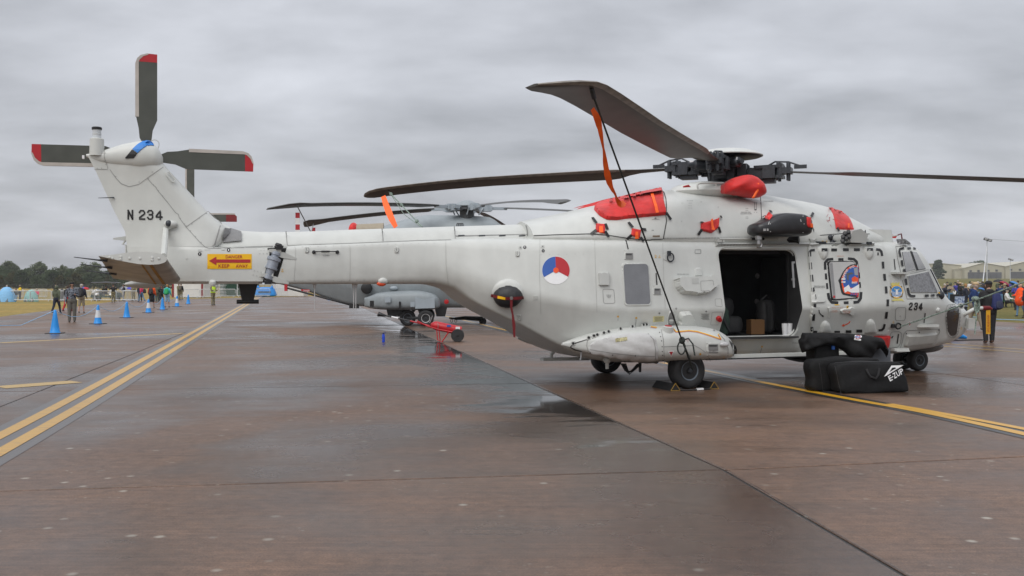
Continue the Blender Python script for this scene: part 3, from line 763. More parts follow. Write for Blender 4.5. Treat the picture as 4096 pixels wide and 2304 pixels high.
# beacon post on the gearbox fairing
b0 = hp(c(1, 975, 1010)); z1 = hp(c(1, 975, 890)).z; z2 = hp(c(1, 975, 803)).z; z3 = hp(c(1, 975, 775)).z; bx = b0.x
mb = MB(); mb.lathe([(.105, b0.z-.08), (.098, z1-.01), (.085, z1)], (bx, 0, 0)); post = obj('beacon', mb, PAINT, tgb)
mb = MB(); mb.lathe([(.062, z1), (.062, z1+.03), (.058, z1+.035), (.062, z1+.07), (.058, z1+.075), (.062, z2)], (bx, 0, 0)); obj('lens', mb, mat('beacon_glass', (.55, .58, .6), .08, var=.02, spec=.8), post)
mb = MB(); mb.lathe([(.07, z2), (.072, z3-.01), (.06, z3)], (bx, 0, 0)); obj('cap', mb, BLKP, post)
mb = MB(); q = hp(c(1, 838, 1078)); mb.box((q.x, 0, q.z), (.03, .05, .05)); obj('tail_light', mb, P_WHT, tgb)
# handle on the fin, static wicks
mb = MB(); 
pts = [hit(c(1, *p)) for p in ((1665, 1245), (1690, 1240), (1750, 1320), (1740, 1338), (1725, 1335), (1668, 1262), (1665, 1245))]
mb.tube([q+n*.035 for q, n in pts], .011, 6); obj('grab_handle', mb, PAINT, fin)
mb = MB()
q, n = hit(c(2, 395, 228)); q2 = hp(c(2, 232, 231), -.1); mb.tube([q+n*.015, q.lerp(q2, .3)+n*.015, q2], [.012, .008, .004], 6)
obj('static_wick', mb, GUN, fin)
# rear light bracket
mb = MB(); q = hp(c(2, 500, 635), -.05); mb.prism([(0, .05), (-.28, .0), (-.28, -.02), (0, -.05)], (q.x+.12, -.02, q.z), (1, 0, 0), (0, 0, 1), (0, 1, 0), .04); mb.tube([(q.x+.02, 0, q.z-.02), (q.x-.03, 0, q.z-.09), (q.x+.02, 0, q.z-.1), (q.x+.02, 0, q.z-.45)], .016, 6); mb.box((q.x+.14, 0, q.z-.3), (.16, .08, .4))
obj('tail_bracket', mb, PAINT2, fin)
# ---- stabiliser on the right-hand side only
def stab():
    le_t = hp(c(2, 925, 850), -2.05); te_t = hp(c(2, 236, 818), -2.05); le_r = hp(c(2, 1062, 1045), -.34); ch_r = (le_t.x-te_t.x)*1.12
    prof = [(0, 0), (.015, .03), (.05, .052), (.12, .074), (.25, .088), (.42, .085), (.6, .062), (.8, .03), (1, .004)]
    rings = []
    for i in range(9):
        t = i/8; le = le_r.lerp(le_t, t); ch = ch_r+(le_t.x-te_t.x-ch_r)*t; dz = (te_t.z-le_t.z)*t
        up = [(le.x-ch*s, le.y, le.z+dz*s+h*1.0) for s, h in prof]; dn = [(le.x-ch*s, le.y, le.z+dz*s-h*.9) for s, h in reversed(prof[1:-1])]
        rings.append(up+dn)
    mb = MB(); mb.loft(rings, 0, False); n = len(rings[0]); mb.f += [tuple(range(n-1, -1, -1)), tuple(8*n+j for j in range(n))]; mb.m += [0, 1]
    o = obj('stabiliser', mb, [mat('stained_shaded_paint', (.40, .385, .35), .5, var=.22, scale=3.5, bump=.1), PAINT], heli, 40)  # brown stain plus the underside's shade, both put into the paint colour
    for s0 in (.30, .62, .95):
        q = le_r.lerp(le_t, s0); x = q.x-(ch_r+(le_t.x-te_t.x-ch_r)*s0); w = MB(); w.tube([(x+.1, q.y, q.z-.01), (x-.02, q.y, q.z+.0), (x-.30, q.y, q.z+.035)], [.022, .012, .005], 6); obj('static_wick', w, GUN, o)
    st = MB()
    for f0, f1 in ((.22, .27), (.355, .385)):
        vs = []
        for i in range(9):
            t = i/8; le = le_r.lerp(le_t, t); ch = ch_r+(le_t.x-te_t.x-ch_r)*t; dz = (te_t.z-le_t.z)*t
            for s in (f0, f1): vs.append((le.x-ch*s, le.y, le.z+dz*s-.088*.9-.003))
        st.add(vs, [(2*i, 2*i+1, 2*i+3, 2*i+2) for i in range(8)])
    obj('rust_streak', st, mat('rust_stain', '#a98342', .7, var=.4, scale=14), o, 0)
    rv = MB()
    for fx, dz in ((.12, 0), (.22, .01), (.22, -.02), (.4, 0), (.55, 0), (.68, .02), (.68, -.01), (.8, 0), (.84, .012)):
        rv.lathe([(.018, 0), (.014, .008), (.001, .011)], (le_t.x-(le_t.x-te_t.x)*fx, le_t.y-.001, le_t.z+dz+.01), (0, -1, 0), 8)
    tag(obj('rivets', rv, PAINT, o, 40), kind='stuff')
    # tip seen; strut and lamp
    a, n = hit(c(2, 918, 552)); b = Vector((le_t.x-.12, -1.15, le_r.lerp(le_t, .45).z+.05))
    b = hp(c(2, 893, 815), -1.35)
    s = MB(); s.tube([a+n*.03, a.lerp(b, .5)+n*.02, b], [.042, .046, .042], 10); s.tube([a+n*.04, hit(c(2, 960, 540))[0]+n*.05, hit(c(2, 1035, 512))[0]+n*.02], .012, 6); s.ell(a+n*.03, (.05, .05, .05)); obj('stabiliser_strut', s, PAINT, heli)
    l = MB(); q, n = hit(c(2, 968, 495)); l.ell(q+n*.05, (.10, .055, .055)); lo = obj('tail_lamp', l, PAINT, heli); l2 = MB(); q2, n2 = hit(c(2, 953, 492)); l2.ell(q2+n2*.075, (.05, .045, .05)); obj('lens', l2, GUN, lo)
    f = MB(); f.ell((le_r.x-.5, -.22, 1.715), (.28, .10, .06)); obj('stabiliser_root_fairing', f, PAINT2, heli)
stab()
# ---- antenna block and dome under the tail
a, b2 = hp(c(2, 1640, 1100)), hp(c(2, 1835, 1100)); zb = hp(c(2, 1740, 1262)).z
mb = MB(); mb.add([(a.x, -.07, 1.74), (b2.x, -.07, 1.74), (b2.x, .07, 1.74), (a.x, .07, 1.74), (a.x+.06, -.04, zb), (b2.x-.06, -.04, zb), (b2.x-.06, .04, zb), (a.x+.06, .04, zb)], [(0, 1, 5, 4), (1, 2, 6, 5), (2, 3, 7, 6), (3, 0, 4, 7), (4, 5, 6, 7), (0, 3, 2, 1)])
mb.tube([(a.x-.02, 0, zb-.02), (b2.x+.02, 0, zb-.02)], .034, 10); obj('tail_antenna', mb, BLKP, heli)
q = hp(c(2, 1382, 1090), -.3); mb = MB(); mb.lathe([(.055, 0), (.055, .03), (.04, .06), (.01, .07)], (q.x, -.335, 1.715), (0, -.5, 1), 14); obj('antenna_dome', mb, PAINT, heli)
# ---- fold hinge between boom and tail
mb = MB(); mb.add([(-6.44, -.335, 1.74), (-6.28, -.335, 2.27), (-6.60, -.335, 2.27), (-6.74, -.335, 1.74), (-6.52, .3, 1.74), (-6.36, .3, 2.27), (-6.62, .3, 2.27), (-6.76, .3, 1.74)], [(0, 1, 2, 3), (7, 6, 5, 4), (0, 3, 7, 4), (1, 5, 6, 2), (0, 4, 5, 1), (3, 2, 6, 7)]); hinge = obj('fold_hinge', mb, SEAMD, heli)
def sl(t, y): # along the slot, t 0 bottom .. 1 top
    p = Vector((-6.635, y, 1.70)).lerp(Vector((-6.44, y, 2.32)), t); return p
ax = (sl(1, 0)-sl(0, 0)).normalized()
mb = MB(); L0 = (sl(1, 0)-sl(0, 0)).length
mb.lathe([(.03, .12*L0), (.075, .16*L0), (.075, .24*L0), (.06, .25*L0), (.065, .38*L0), (.095, .40*L0), (.095, .44*L0), (.085, .45*L0), (.085, .60*L0), (.105, .61*L0), (.105, .68*L0), (.06, .70*L0), (.06, .74*L0), (.08, .75*L0), (.08, .80*L0), (.03, .86*L0)], sl(0, -.36), ax, 16); obj('actuator', mb, mat('actuator_grey', (.30, .33, .38), .4, .2, var=.1), hinge)
mb = MB()
for t, L in ((.80, .24), (.20, .24)):
    p = sl(t, -.40); mb.prism([(-.05, -.04), (-.05, .04), (.12, .02), (L+.06, -.04), (L+.06, -.07), (.1, -.07)], p+Vector((0, .02, 0)), (1, 0, -.12), (0, 0, 1), (0, -1, 0), .02); mb.box(p+Vector((-.02, .02, .03)), (.18, .06, .05))
tag(obj('hinge_bracket', mb, PAINT2, hinge), kind='stuff')
mb = MB()
for t in (.95, .9, .05, .11): p = sl(t, -.38); mb.lathe([(.05, 0), (.06, .02), (.045, .05)], p, ax, 10); mb.box(p+Vector((.02, -.03, 0)), (.1, .05, .03))
tag(obj('hinge_fitting', mb, BLKP, hinge), kind='stuff')
# ---- tail boom
d = Dec().poly(rpoly(cs(2, [(1495, 538), (1560, 548), (1620, 567), (1672, 582), (1677, 670), (1482, 685), (1474, 610)]), 5), 0, .03)
put('mesh_vent', d, mat('mesh_grey', (.24, .24, .24), .6, var=.35, scale=120, bump=.4, bscale=140), spine)
d = Dec()
for P in ([(362, 565), (368, 640), (375, 708)], [(1328, 537), (1334, 600), (1340, 668)], [(2055, 516), (2061, 580), (2065, 640)]): d.stroke(cs(3, P), 3.2)
d.stroke(cs(3, [(2066, 613), (2300, 608), (2576, 602)])+cs(4, [(60, 115), (400, 103), (778, 94)]), 2.4); d.stroke(cs(4, [(766, 2), (780, 60), (783, 110)]), 3.2)
put('panel_seam', d, SEAM, spine)
d = Dec()
for x in (2125, 2335, 2540): d.raised([c(3, x-32, 606), c(3, x+32, 604), c(3, x+32, 614), c(3, x-32, 616)], .012, 1)
for x in (115, 320, 525, 725): d.raised([c(4, x-32, 106), c(4, x+32, 102), c(4, x+32, 112), c(4, x-32, 116)], .012, 1)
put('hinges', d, GUN, spine)
d = Dec().stroke(cs(3, [(375, 709), (1000, 688), (1700, 660), (2024+0, 652)]), 2.2).stroke(cs(3, [(1970, 655), (1972, 900), (1995, 1095)]), 1.2)
for P in ([(1455, 160), (1462, 420), (1478, 880)], [(2138, 165), (2150, 560), (2165, 840)], [(905, 130), (900, 520), (915, 900)]): d.stroke(cs(4, P), 1.1)
for P in ([(1005, 690), (1008, 900), (1003, 1090)], [(460, 705), (455, 900), (440, 1090)]): d.stroke(cs(3, P), 1.1)
for k in range(24): x = 60+k*78; d.disc(c(3, x, 1060), 1.3, 1.3, 0, .006, 6); d.disc(c(3, x, 740-.03*x), 1.2, 1.2, 0, .006, 6)
put('panel_seam', d, mat('soft_seam', (.36, .36, .34), .6), fus)
def shackle(k, x, y, s=1):
    d = Dec().raised(rrect(*c(k, x-24*s, y-32*s), *c(k, x+24*s, y+32*s), 4*s), .006, 1.5)
    pts = [hit(c(k, x+a*s, y+b*s)) for a, b in ((-12, -26), (-12, 8), (-6, 18), (0, 21), (6, 18), (12, 8), (12, -26))]
    d.tube([q+n*.015 for q, n in pts], .011, 6); return put('tie_down_ring', d, PAINT2, fus, 30)
shackle(3, 572, 758); shackle(3, 1475, 758); shackle(4, 680, 293); shackle(4, 697, 932, 1.0)
d = Dec()
for x in (642, 878): d.raised([(c(3, x, 777)[0]+8*math.cos(a), c(3, x, 777)[1]+8*math.sin(a)) for a in np.linspace(0, 2*math.pi, 16)[:-1]], .03, 1.5)
qa, n = hit(c(3, 642, 777)); qb, n2 = hit(c(3, 878, 775)); d.tube([qa+n*.05, qa.lerp(qb, .33)+n*.05], .009, 6); d.tube([qa.lerp(qb, .3)+n*.05, qa.lerp(qb, .65)+n*.05], .017, 6); d.tube([qa.lerp(qb, .6)+n*.05, qb+n*.05], .009, 6)
put('grab_rail', d, BLKP, fus, 30)
d = Dec().tbox('NO HANDLE', 3, 733, 806, 798, 816, 0); d.tbox('NO STEP', 2, 1, 1, 2, 2) if 0 else None
put('marking', d, P_GRY, fus)
d = Dec().raised([(c(3, 1337, 1068)[0]+21*math.cos(a), c(3, 1337, 1068)[1]+14*math.sin(a)) for a in np.linspace(0, 2*math.pi, 22)[:-1]], .05, 3, 0, 6, True); lp = put('side_lamp', d, PAINT, fus, 60)
q, n = hit(c(3, 1320, 1078)); mb = MB(); mb.ell(q+n*.035, (.075, .03, .04)); obj('lens', mb, mat('lamp_orange', '#d8502a', .3), lp)
for k_, x in ((3, 650), (3, 1043), (3, 1065)):
    a = hp(c(k_, x, 1098), -.25); b = hp(c(k_, x, 1366), -.25); mb = MB(); mb.tube([(a.x, -.25, 1.75), (a.x, -.25, 1.64), (a.x, -.25, b.z)], [.014, .010, .006], 6); mb.lathe([(.03, 0), (.02, -.06)], (a.x, -.25, 1.725), (0, 0, 1), 8); obj('whip_antenna', mb, mat('antenna_grey', (.5, .5, .5), .5), heli)
# anchor marks
def anchor(d, k, x, y, s, mi=0):
    d.stroke(cs(k, [(x, y-16*s), (x, y+16*s)]), 1.4*s, mi, .005); d.stroke(cs(k, [(x-8*s, y-8*s), (x+8*s, y-8*s)]), 1.4*s, mi, .005); d.stroke(cs(k, [(x-14*s, y+6*s), (x-8*s, y+14*s), (x, y+17*s), (x+8*s, y+14*s), (x+14*s, y+6*s)]), 1.5*s, mi, .005); return d
d = Dec(); anchor(d, 3, 325, 958, 1); anchor(d, 4, 2107, 317, .8); anchor(d, 7, 1750, 878, .8); anchor(d, 8, 1260, 1025, .7); anchor(d, 6, 2027, 1048, .7)
d.tbox('2', 4, 2056, 302, 2077, 331); d.tbox('2', 6, 1975, 1038, 1997, 1060); d.tbox('0', 8, 1935, 1076, 1948, 1102)
for k_, x, y in ((7, 683, 468), (7, 867, 482), (7, 2131, 770), (7, 1512, 845)): d.poly(cs(k_, [(x-8, y-9), (x+8, y-9), (x+8, y+8), (x-8, y+8)]), 0)
put('yellow_marking', d, pr('gold', '#d9a61a'), fus)
d = Dec()
for k_, a, b in ((7, (683, 485), (683, 510)), (7, (866, 495), (855, 585)), (7, (2130, 782), (2110, 845)), (7, (1512, 858), (1512, 930))): d.stroke(cs(k_, [a, b]), 1.3)
for x, y in ((1100, 434), (1570, 416)): d.poly(cs(7, [(x, y-14), (x+3, y-3), (x+14, y), (x+3, y+3), (x, y+14), (x-3, y+3), (x-14, y), (x-3, y-3)]))
for x, y in ((1268, 388), (1650, 606)): d.stroke(cs(7, [(x, y-12), (x, y)]), 1.2); d.stroke(cs(7, [(x-10, y), (x+10, y)]), 1.2); d.stroke(cs(7, [(x-6, y+6), (x+6, y+6)]), 1.2); d.stroke(cs(7, [(x-2, y+12), (x+2, y+12)]), 1.2)
d.tbox('INTERCOM\nGROUND\nCREW', 4, 1572, 702, 1622, 735); d.tbox('STEP MAX. LOAD 110 KG', 4, 2283, 491, 2400, 503); d.tbox('STEP MAX. LOAD 110 KG', 4, 2335, 966, 2442, 978)
for i in range(9): d.stroke(cs(7, [(1515+(i % 3)*8, 440+i*7), (1605-(i*5 % 13), 440+i*7)]), 1.0)
d.tbox('MGB OIL REFILL INSIDE\nTOTAL CAPACITY 40 LITERS', 6, 1155, 749, 1272, 775); d.tbox('HYDRAULIC REFILL INSIDE', 6, 1391, 640, 1490, 650); d.tbox('RELEASE PARKING HOOK\nBEFORE SLIDING DOOR AFT', 8, 457, 661, 573, 684) if 0 else None
d.tbox('HYDRAULIC', 7, 2434, 726, 2500, 736)
put('small_lettering', d, P_GRY, fus)
d = Dec().poly(cs(7, [(1037, 465), (1148, 462), (1146, 518), (1035, 524)]), 0, .003)
for i in range(7): d.stroke(cs(7, [(1048+(i % 2)*8, 472+i*7), (1138-(i*7 % 19), 471+i*7)]), 1.0, 1, .005)
put('yellow_placard', d, [P_CRM, P_GRY], fus)
# ---- roundel
ctr = c(4, 1065, 457); rr_ = 138*.3975
d = Dec().disc(ctr, rr_*1.02, rr_*1.02, 2, .005, 48); d.disc(ctr, rr_, rr_, 0, .009, 16, 92, 210); d.disc(ctr, rr_, rr_, 1, .009, 16, -28, 92); d.disc(ctr, rr_*.2, rr_*.2, 3, .013, 20)
tag(put('roundel', d, [P_BLUE, P_RED, P_WHT, P_ORG], fus), 'red white and blue roundel with orange centre')
d = Dec()
for x, y in ((752, 225), (937, 260)): d.disc(c(4, x, y), 6.2, 6.2); d.disc(c(4, x, y), 2, 3, 1, .006)
for x, y in ((707, 227), (932, 218)): d.raised(rrect(*c(4, x-19, y-17), *c(4, x+19, y+17), 3), .007, 1.2, 2); d.stroke(cs(4, [(x-6, y), (x+6, y)]), 2.5, 0, .014)
for x, y in ((862, 732),): d.raised(rrect(*c(4, x-26, y-22), *c(4, x+26, y+22), 3), .007, 1.2, 2)
put('lock_marking', d, [P_BLK, P_WHT, PAINT2], fus)
d = Dec()
rivets(4, [(915, 298), (1000, 296), (1087, 295), (1174, 294), (1259, 293), (1343, 292), (888, 957), (968, 997), (1047, 1037), (1131, 1066), (1215, 1090), (1305, 1116), (295, 790), (600, 985), (800, 993), (815, 997)], 1.9)
put('rivets', d, PAINT2, fus)
# ---- bulged side window under its black cover
cx, cy = c(4, 582, 700)
d = Dec().raised([(cx+65*math.cos(a), cy-2+62*math.sin(a)) for a in np.linspace(0, 2*math.pi, 40)[:-1]], .05, 8, 0, 9, True); bw = put('bubble_window', d, PAINT, fus, 60)
def bub(x, y, h=.0):
    q, n = hit((x, y)); return q, n
d = Dec(); cyy = cy+5
d.raised([(cx+60*math.cos(a), cyy+45*(math.sin(a) if math.sin(a) > 0 else math.sin(a)*.95)) for a in np.linspace(0, 2*math.pi, 40)[:-1]], .19, 8, 0, 8, True, 0)
d.v = [tuple(v) for v in d.v]; bc = put('bubble_cover', d, mat('black_cover', (.02, .02, .022), .5, var=.3, scale=30, bump=.2, bscale=90), fus, 60)
target(bc)
d = Dec().stroke(cs(4, [(412, 706), (470, 722), (560, 738), (640, 738), (742, 730)]), 11, 0, .012, step=6); d.raised([(c(4, 618, 738)[0]+7*math.cos(a), c(4, 618, 735)[1]+7*math.sin(a)) for a in np.linspace(0, 2*math.pi, 14)[:-1]], .03, 1, 1)
d.poly(cs(4, [(484, 712), (558, 728), (556, 752), (482, 738)]), 2, .016)
sb = put('strap', d, [mat('dark_red_webbing', '#6d1218', .6, var=.15), STEEL, P_YEL], fus)
mb = MB(); A = [hp(c(4, x, y), -1.25) for x, y in ((607, 745), (640, 745))]
L1 = [c(4, *p) for p in ((605, 745), (606, 830), (622, 900), (628, 1000), (640, 1130))]; L2 = [c(4, *p) for p in ((632, 745), (628, 830), (640, 900), (658, 1000), (658, 1130))]
yy = hit(c(4, 618, 745))[0].y-.02
vs = []
for p1, p2 in zip(L1, L2): vs += [hp(p1, yy), hp(p2, yy)]
mb.add(vs, [(2*i, 2*i+1, 2*i+3, 2*i+2) for i in range(4)]); mb.add([v+Vector((0, .006, 0)) for v in vs], [(2*i+2, 2*i+3, 2*i+1, 2*i) for i in range(4)])
rib = obj('ribbon', mb, mat('dark_red_webbing', '#6d1218'), heli)
# ---- steps, boxes and panels on the rear cabin side
def recess(k, x0, y0, x1, y1, ix0, iy0, ix1, iy1, parent=fus, h=.012):
    d = Dec().raised(rrect(*c(k, x0, y0), *c(k, x1, y1), 3), h, 1.5); o = put('recess_frame', d, PAINT, parent)
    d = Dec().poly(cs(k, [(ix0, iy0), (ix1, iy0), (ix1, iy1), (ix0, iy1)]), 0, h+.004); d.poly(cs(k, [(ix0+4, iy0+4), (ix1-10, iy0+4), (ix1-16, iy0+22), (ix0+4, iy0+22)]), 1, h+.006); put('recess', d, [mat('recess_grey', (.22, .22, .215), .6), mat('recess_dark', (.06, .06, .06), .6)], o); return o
recess(4, 1752, 250, 1842, 348, 1764, 285, 1838, 345); recess(4, 2040, 605, 2130, 705, 2052, 640, 2116, 700)
d = Dec().stroke(cs(4, [(1767, 147), (1778, 185), (1792, 245)]), 4.5); d.stroke(cs(4, [(2072, 485), (2081, 604)]), 4.5); d.stroke(cs(8, [(1267, 393), (1278, 500)]), 4); d.stroke(cs(8, [(1580, 935), (1568, 1035)]), 4.5); d.stroke(cs(8, [(1312, 1145), (1298, 1243)]), 5)
put('step_marking', d, P_BLK, fus)
d = Dec().raised(rpoly(cs(4, [(1490, 482), (1597, 478), (1597, 612), (1495, 612)]), 4), .05, 1.5); put('junction_box', d, PAINT2, fus)
d = Dec().stroke(rpoly(cs(4, [(1536, 645), (1648, 648), (1660, 788), (1545, 790)]), 8), 1.8, 0, .004, True); d.stroke(rpoly(cs(7, [(1660, 292), (1724, 290), (1732, 370), (1663, 362)]), 4), 1.5, 0, .004, True)
d.stroke(rpoly(cs(7, [(1630, 425), (1735, 422), (1735, 552), (1615, 552)]), 4), 1.2, 0, .004, True)
d.stroke(rpoly(cs(6, [(705, 1130), (762, 1130), (762, 1167), (703, 1167)]), 2), 2.2, 0, .004, True)
put('panel_seam', d, SEAM, fus)
# rear cabin window
fr = rpoly(cs(4, [(1722, 380), (1992, 378), (2028, 815), (1750, 818)]), 17); gl = rpoly(cs(4, [(1738, 398), (1985, 395), (2013, 798), (1763, 801)]), 14)
d = Dec().raised(fr, .02, 2.5); rw = put('cabin_window', d, PAINT, fus, 30)
d = Dec().poly(gl, 0, .024); put('pane', d, GLASS, rw)
d = Dec()
for (a, b, n_) in (((1728, 420), (1754, 770), 4), ((1996, 420), (2020, 770), 4)):
    for i in range(n_): d.disc(c(4, a[0]+(b[0]-a[0])*i/(n_-1), a[1]+(b[1]-a[1])*i/(n_-1)), 1.8, 1.8, 0, .024, 8)
put('rivets', d, PAINT2, rw)
# big step fairing
FP = rpoly(cs(7, [(1240, 85), (1330, 72), (1500, 64), (1625, 58), (1665, 85), (1668, 175), (1570, 252), (1480, 262), (1315, 243), (1262, 190)]), 6)
d = Dec().raised(rpoly(cs(7, [(1452, -12), (1490, -40), (1530, -12), (1545, 75), (1450, 75)]), 5), .03, 5, 0, 8, True); d.raised(FP, .14, 7, 0, 8, False); sf = put('side_step', d, PAINT, fus, 30); target(sf)
d = Dec().poly(cs(7, [(1425, 86), (1495, 80), (1497, 136), (1432, 142)]), 0, .004); d.stroke(rpoly(cs(7, [(1515, 112), (1640, 104), (1652, 205), (1520, 212)]), 4), 1.4, 1, .004, True); put('panel_seam', d, [PAINT2, SEAM], sf)
# fuel filler hood and rounded housing above the sponson
d = Dec().raised(rpoly(cs(7, [(1168, 548), (1180, 480), (1195, 425), (1225, 398), (1252, 420), (1262, 480), (1262, 548)]), 4), .02, 2); fh = put('fuel_hood', d, PAINT, fus, 30)
d = Dec().poly(rpoly(cs(7, [(1186, 470), (1200, 430), (1226, 412), (1244, 440), (1252, 480), (1255, 545), (1185, 540)]), 4), 0, .024, 8); d.disc(c(7, 1207, 505), 9, 11, 1, .045, 16); d.disc(c(7, 1207, 492), 9, 4, 2, .05, 16); put('fuel_filler', d, [mat('recess_grey', (.22, .22, .215)), STEEL, PAINT], fh)
d = Dec().raised(rpoly(cs(7, [(1280, 560), (1288, 450), (1305, 418), (1395, 412), (1422, 425), (1470, 572), (1380, 560)]), 8), .10, 6, 0, 8); put('rounded_housing', d, PAINT, fus, 50)
d = Dec().raised([(c(7, 1697, 490)[0]+11.5*math.cos(a), c(7, 1697, 490)[1]+12*math.sin(a)) for a in np.linspace(0, 2*math.pi, 20)[:-1]], .05, 3); d.disc(c(7, 1697, 490), 7, 7, 1, .057, 14, rin=.6); put('red_cap', d, [mat('red_cap', '#b01c20', .4), P_DRED], fus, 30)
d = Dec(); q, n = hit(c(4, 2210, 330)); 
mb = MB(); mb.tube([q+n*.03+Vector((math.cos(a)*.06, -.005, math.sin(a)*.07)) for a in np.linspace(0, 2*math.pi, 17)], .012, 6); mb.box(q+n*.02+Vector((-.02, 0, .07)), (.05, .05, .08)); obj('tie_down_ring', mb, GUN, fus)
d = Dec().raised([(c(4, 2172, 325)[0]+13*math.cos(a), c(4, 2172, 325)[1]+14*math.sin(a)) for a in np.linspace(0, 2*math.pi, 20)[:-1]], .012, 2); put('ring_plate', d, PAINT, fus, 30)
# ---- sponson details
CLOTH = mat('white_cover_cloth', (.56, .56, .55), .6, var=.05, scale=5, bump=.5, bscale=11)
cp = rpoly(cs(7, [(385, 790), (400, 740), (470, 700), (640, 655), (800, 636), (985, 634), (1060, 690), (1092, 800), (1098, 935), (1000, 945), (700, 898), (430, 850), (390, 830)]), 8)
d = Dec().raised(cp, .03, 6, 0, 9)
for i, v in enumerate(d.v):
    x, y, z = v; d.v[i] = (x, y-.012*math.sin(9*x+14*z)*math.sin(23*z+3*x), z+.006*math.sin(31*x+7*z))
cov = put('sponson_cover', d, CLOTH, spon, 60); target(cov)
d = Dec()
d.stroke(cs(7, [(405, 800), (640, 838), (860, 862), (1055, 868)]), 2.0, 0, .006); d.stroke(cs(7, [(985, 640), (1042, 700), (1062, 800), (1060, 930)]), 2.4, 0, .006); d.stroke(cs(7, [(378, 700), (370, 760), (385, 815)]), 2, 0, .009)
d.stroke(cs(7, [(1118, 600), (1140, 700), (1152, 940)]), 2.2); d.stroke(cs(7, [(1145, 772), (1300, 766), (1450, 758), (1510, 790), (1565, 832)]), 2); d.stroke(cs(7, [(1582, 862), (1605, 890), (1612, 920)]), 2); d.stroke(cs(7, [(1700, 640), (1752, 700), (1790, 790), (1788, 905)]), 2)
put('panel_seam', d, SEAM, spon)
d = Dec()
for x, y in ((238, 737), (395, 690), (446, 674), (480, 664), (546, 647), (592, 635), (712, 607), (830, 585), (942, 568), (973, 565)): q, n = hit(c(7, x, y)); d.box(q+n*.012, (.075, .012, .06), 1); d.ell(q+n*.03, (.022, .022, .022), 8, 6)
d.stroke(cs(7, [(205, 775), (235, 742), (390, 695)]), 3.5); d.stroke(cs(7, [(205, 775), (250, 800), (320, 820)]), 3.5)
rivets_ = [(1103, 630), (1112, 670), (1122, 713), (1128, 772), (1130, 820), (1133, 857), (1138, 907)]
for p in rivets_: d.disc(c(7, *p), 2.2, 2.2, 0, .005, 8)
for p in ((405, 832), (630, 855), (858, 862)): d.disc(c(7, *p), 2.4, 2.4, 0, .008, 8)
put('fastener', d, [BLKP, PAINT], spon, 30)
d = Dec().poly(rpoly(cs(7, [(1797, 705), (1835, 735), (1868, 765), (1880, 800), (1878, 845), (1862, 880), (1842, 895), (1838, 800)]), 3), 0, .005, 6); put('rubber_nose', d, mat('dark_grey_rubber', (.07, .07, .068), .6, var=.2), spon, 40)
HZ = [[(1015, 570), (1075, 580)], [(1240, 590), (1268, 622), (1400, 612), (1480, 620), (1600, 655), (1720, 695), (1690, 645)]]
d = Dec()
for P in HZ: d.stroke(cs(7, P), 4.2, 0, .004, step=4); d.stroke([(x, y+3) for x, y in cs(7, P)], 4, 1, .005, step=2.2, dash=(2, 1))
put('hazard_line', d, [P_YEL, P_RED], spon)
d = Dec().text('NO STEP', [c(7, 660, 722), c(7, 775, 712), c(7, 777, 698), c(7, 660, 706)], 1, .007) if 0 else Dec()
d.poly(cs(7, [(657, 690), (776, 674), (779, 708), (660, 725)]), 0, .004)
d.text('NO STEP', [c(7, 662, 706), c(7, 776, 697), c(7, 777, 714), c(7, 663, 724)], 1, .007); d.text('NO STEP', [c(7, 775, 692), c(7, 661, 702), c(7, 660, 688), c(7, 774, 676)], 1, .007)
put('no_step_label', d, [P_CRM, P_BLK], spon)
def tri(d, k, P):
    cx = sum(p[0] for p in P)/3; cy = sum(p[1] for p in P)/3; d.poly(cs(k, P), 0, .003, 6); d.poly(cs(k, [(cx+(x-cx)*.62, cy+(y-cy)*.62) for x, y in P]), 1, .005, 6); return d
put('warning_triangle', tri(Dec(), 7, [(1185, 815), (1250, 812), (1220, 878)]), [P_WHT, P_RED], spon)
put('warning_triangle', tri(Dec(), 8, [(1403, 1025), (1450, 1020), (1424, 1077)]), [P_WHT, P_RED], fus)
d = Dec().tbox('WARNING\nDECKLOCK', 7, 1360, 690, 1408, 708); d.stroke(cs(7, [(1386, 713), (1386, 728)]), 1.3); put('red_lettering', d, P_DRED, spon)
d = Dec()
for i in range(5): d.stroke(cs(7, [(1375+(i % 2)*4, 858+i*6), (1417-(i % 3)*3, 857+i*6)]), 1.0)
for i in range(4): d.stroke(cs(7, [(1380, 895+i*6), (1418, 894+i*6)]), 1.0)
put('small_lettering', d, P_GRY, spon)
recess(7, 1572, 726, 1706, 866, 1590, 748, 1688, 833, spon)
q, n = hit(c(7, 1180, 600)); mb = MB(); mb.lathe([(.085, -.12), (.085, .05), (.07, .06)], q+Vector((0, -.03, 0)), (0, -.15, 1), 18); cp_ = obj('deck_cap', mb, PAINT, spon); mb = MB(); mb.lathe([(.06, .055), (.058, .066), (.02, .068)], q+Vector((0, -.03, 0)), (0, -.15, 1), 18); obj('red_disc', mb, P_RED, cp_)
q, n = hit(c(7, 1745, 748)); mb = MB(); mb.ell(q+n*.02, (.09, .05, .045)); obj('position_lamp', mb, mat('lamp_glass', (.5, .5, .5), .1), spon)
mb = MB(); q = hp(c(7, 315, 850), -1.1); mb.tube([q+Vector((0, 0, .08)), q, q+Vector((-.015, 0, -.09))], .014, 6); obj('drain_pipe', mb, STEEL, spon)
mb = MB(); q = hp(c(7, 575, 910), -1.0); mb.ell(q, (.07, .05, .05)); mb.tube([q, q+Vector((0, 0, -.14))], [.035, .03], 8); obj('drain_mast', mb, PAINT, heli)
mb = MB()
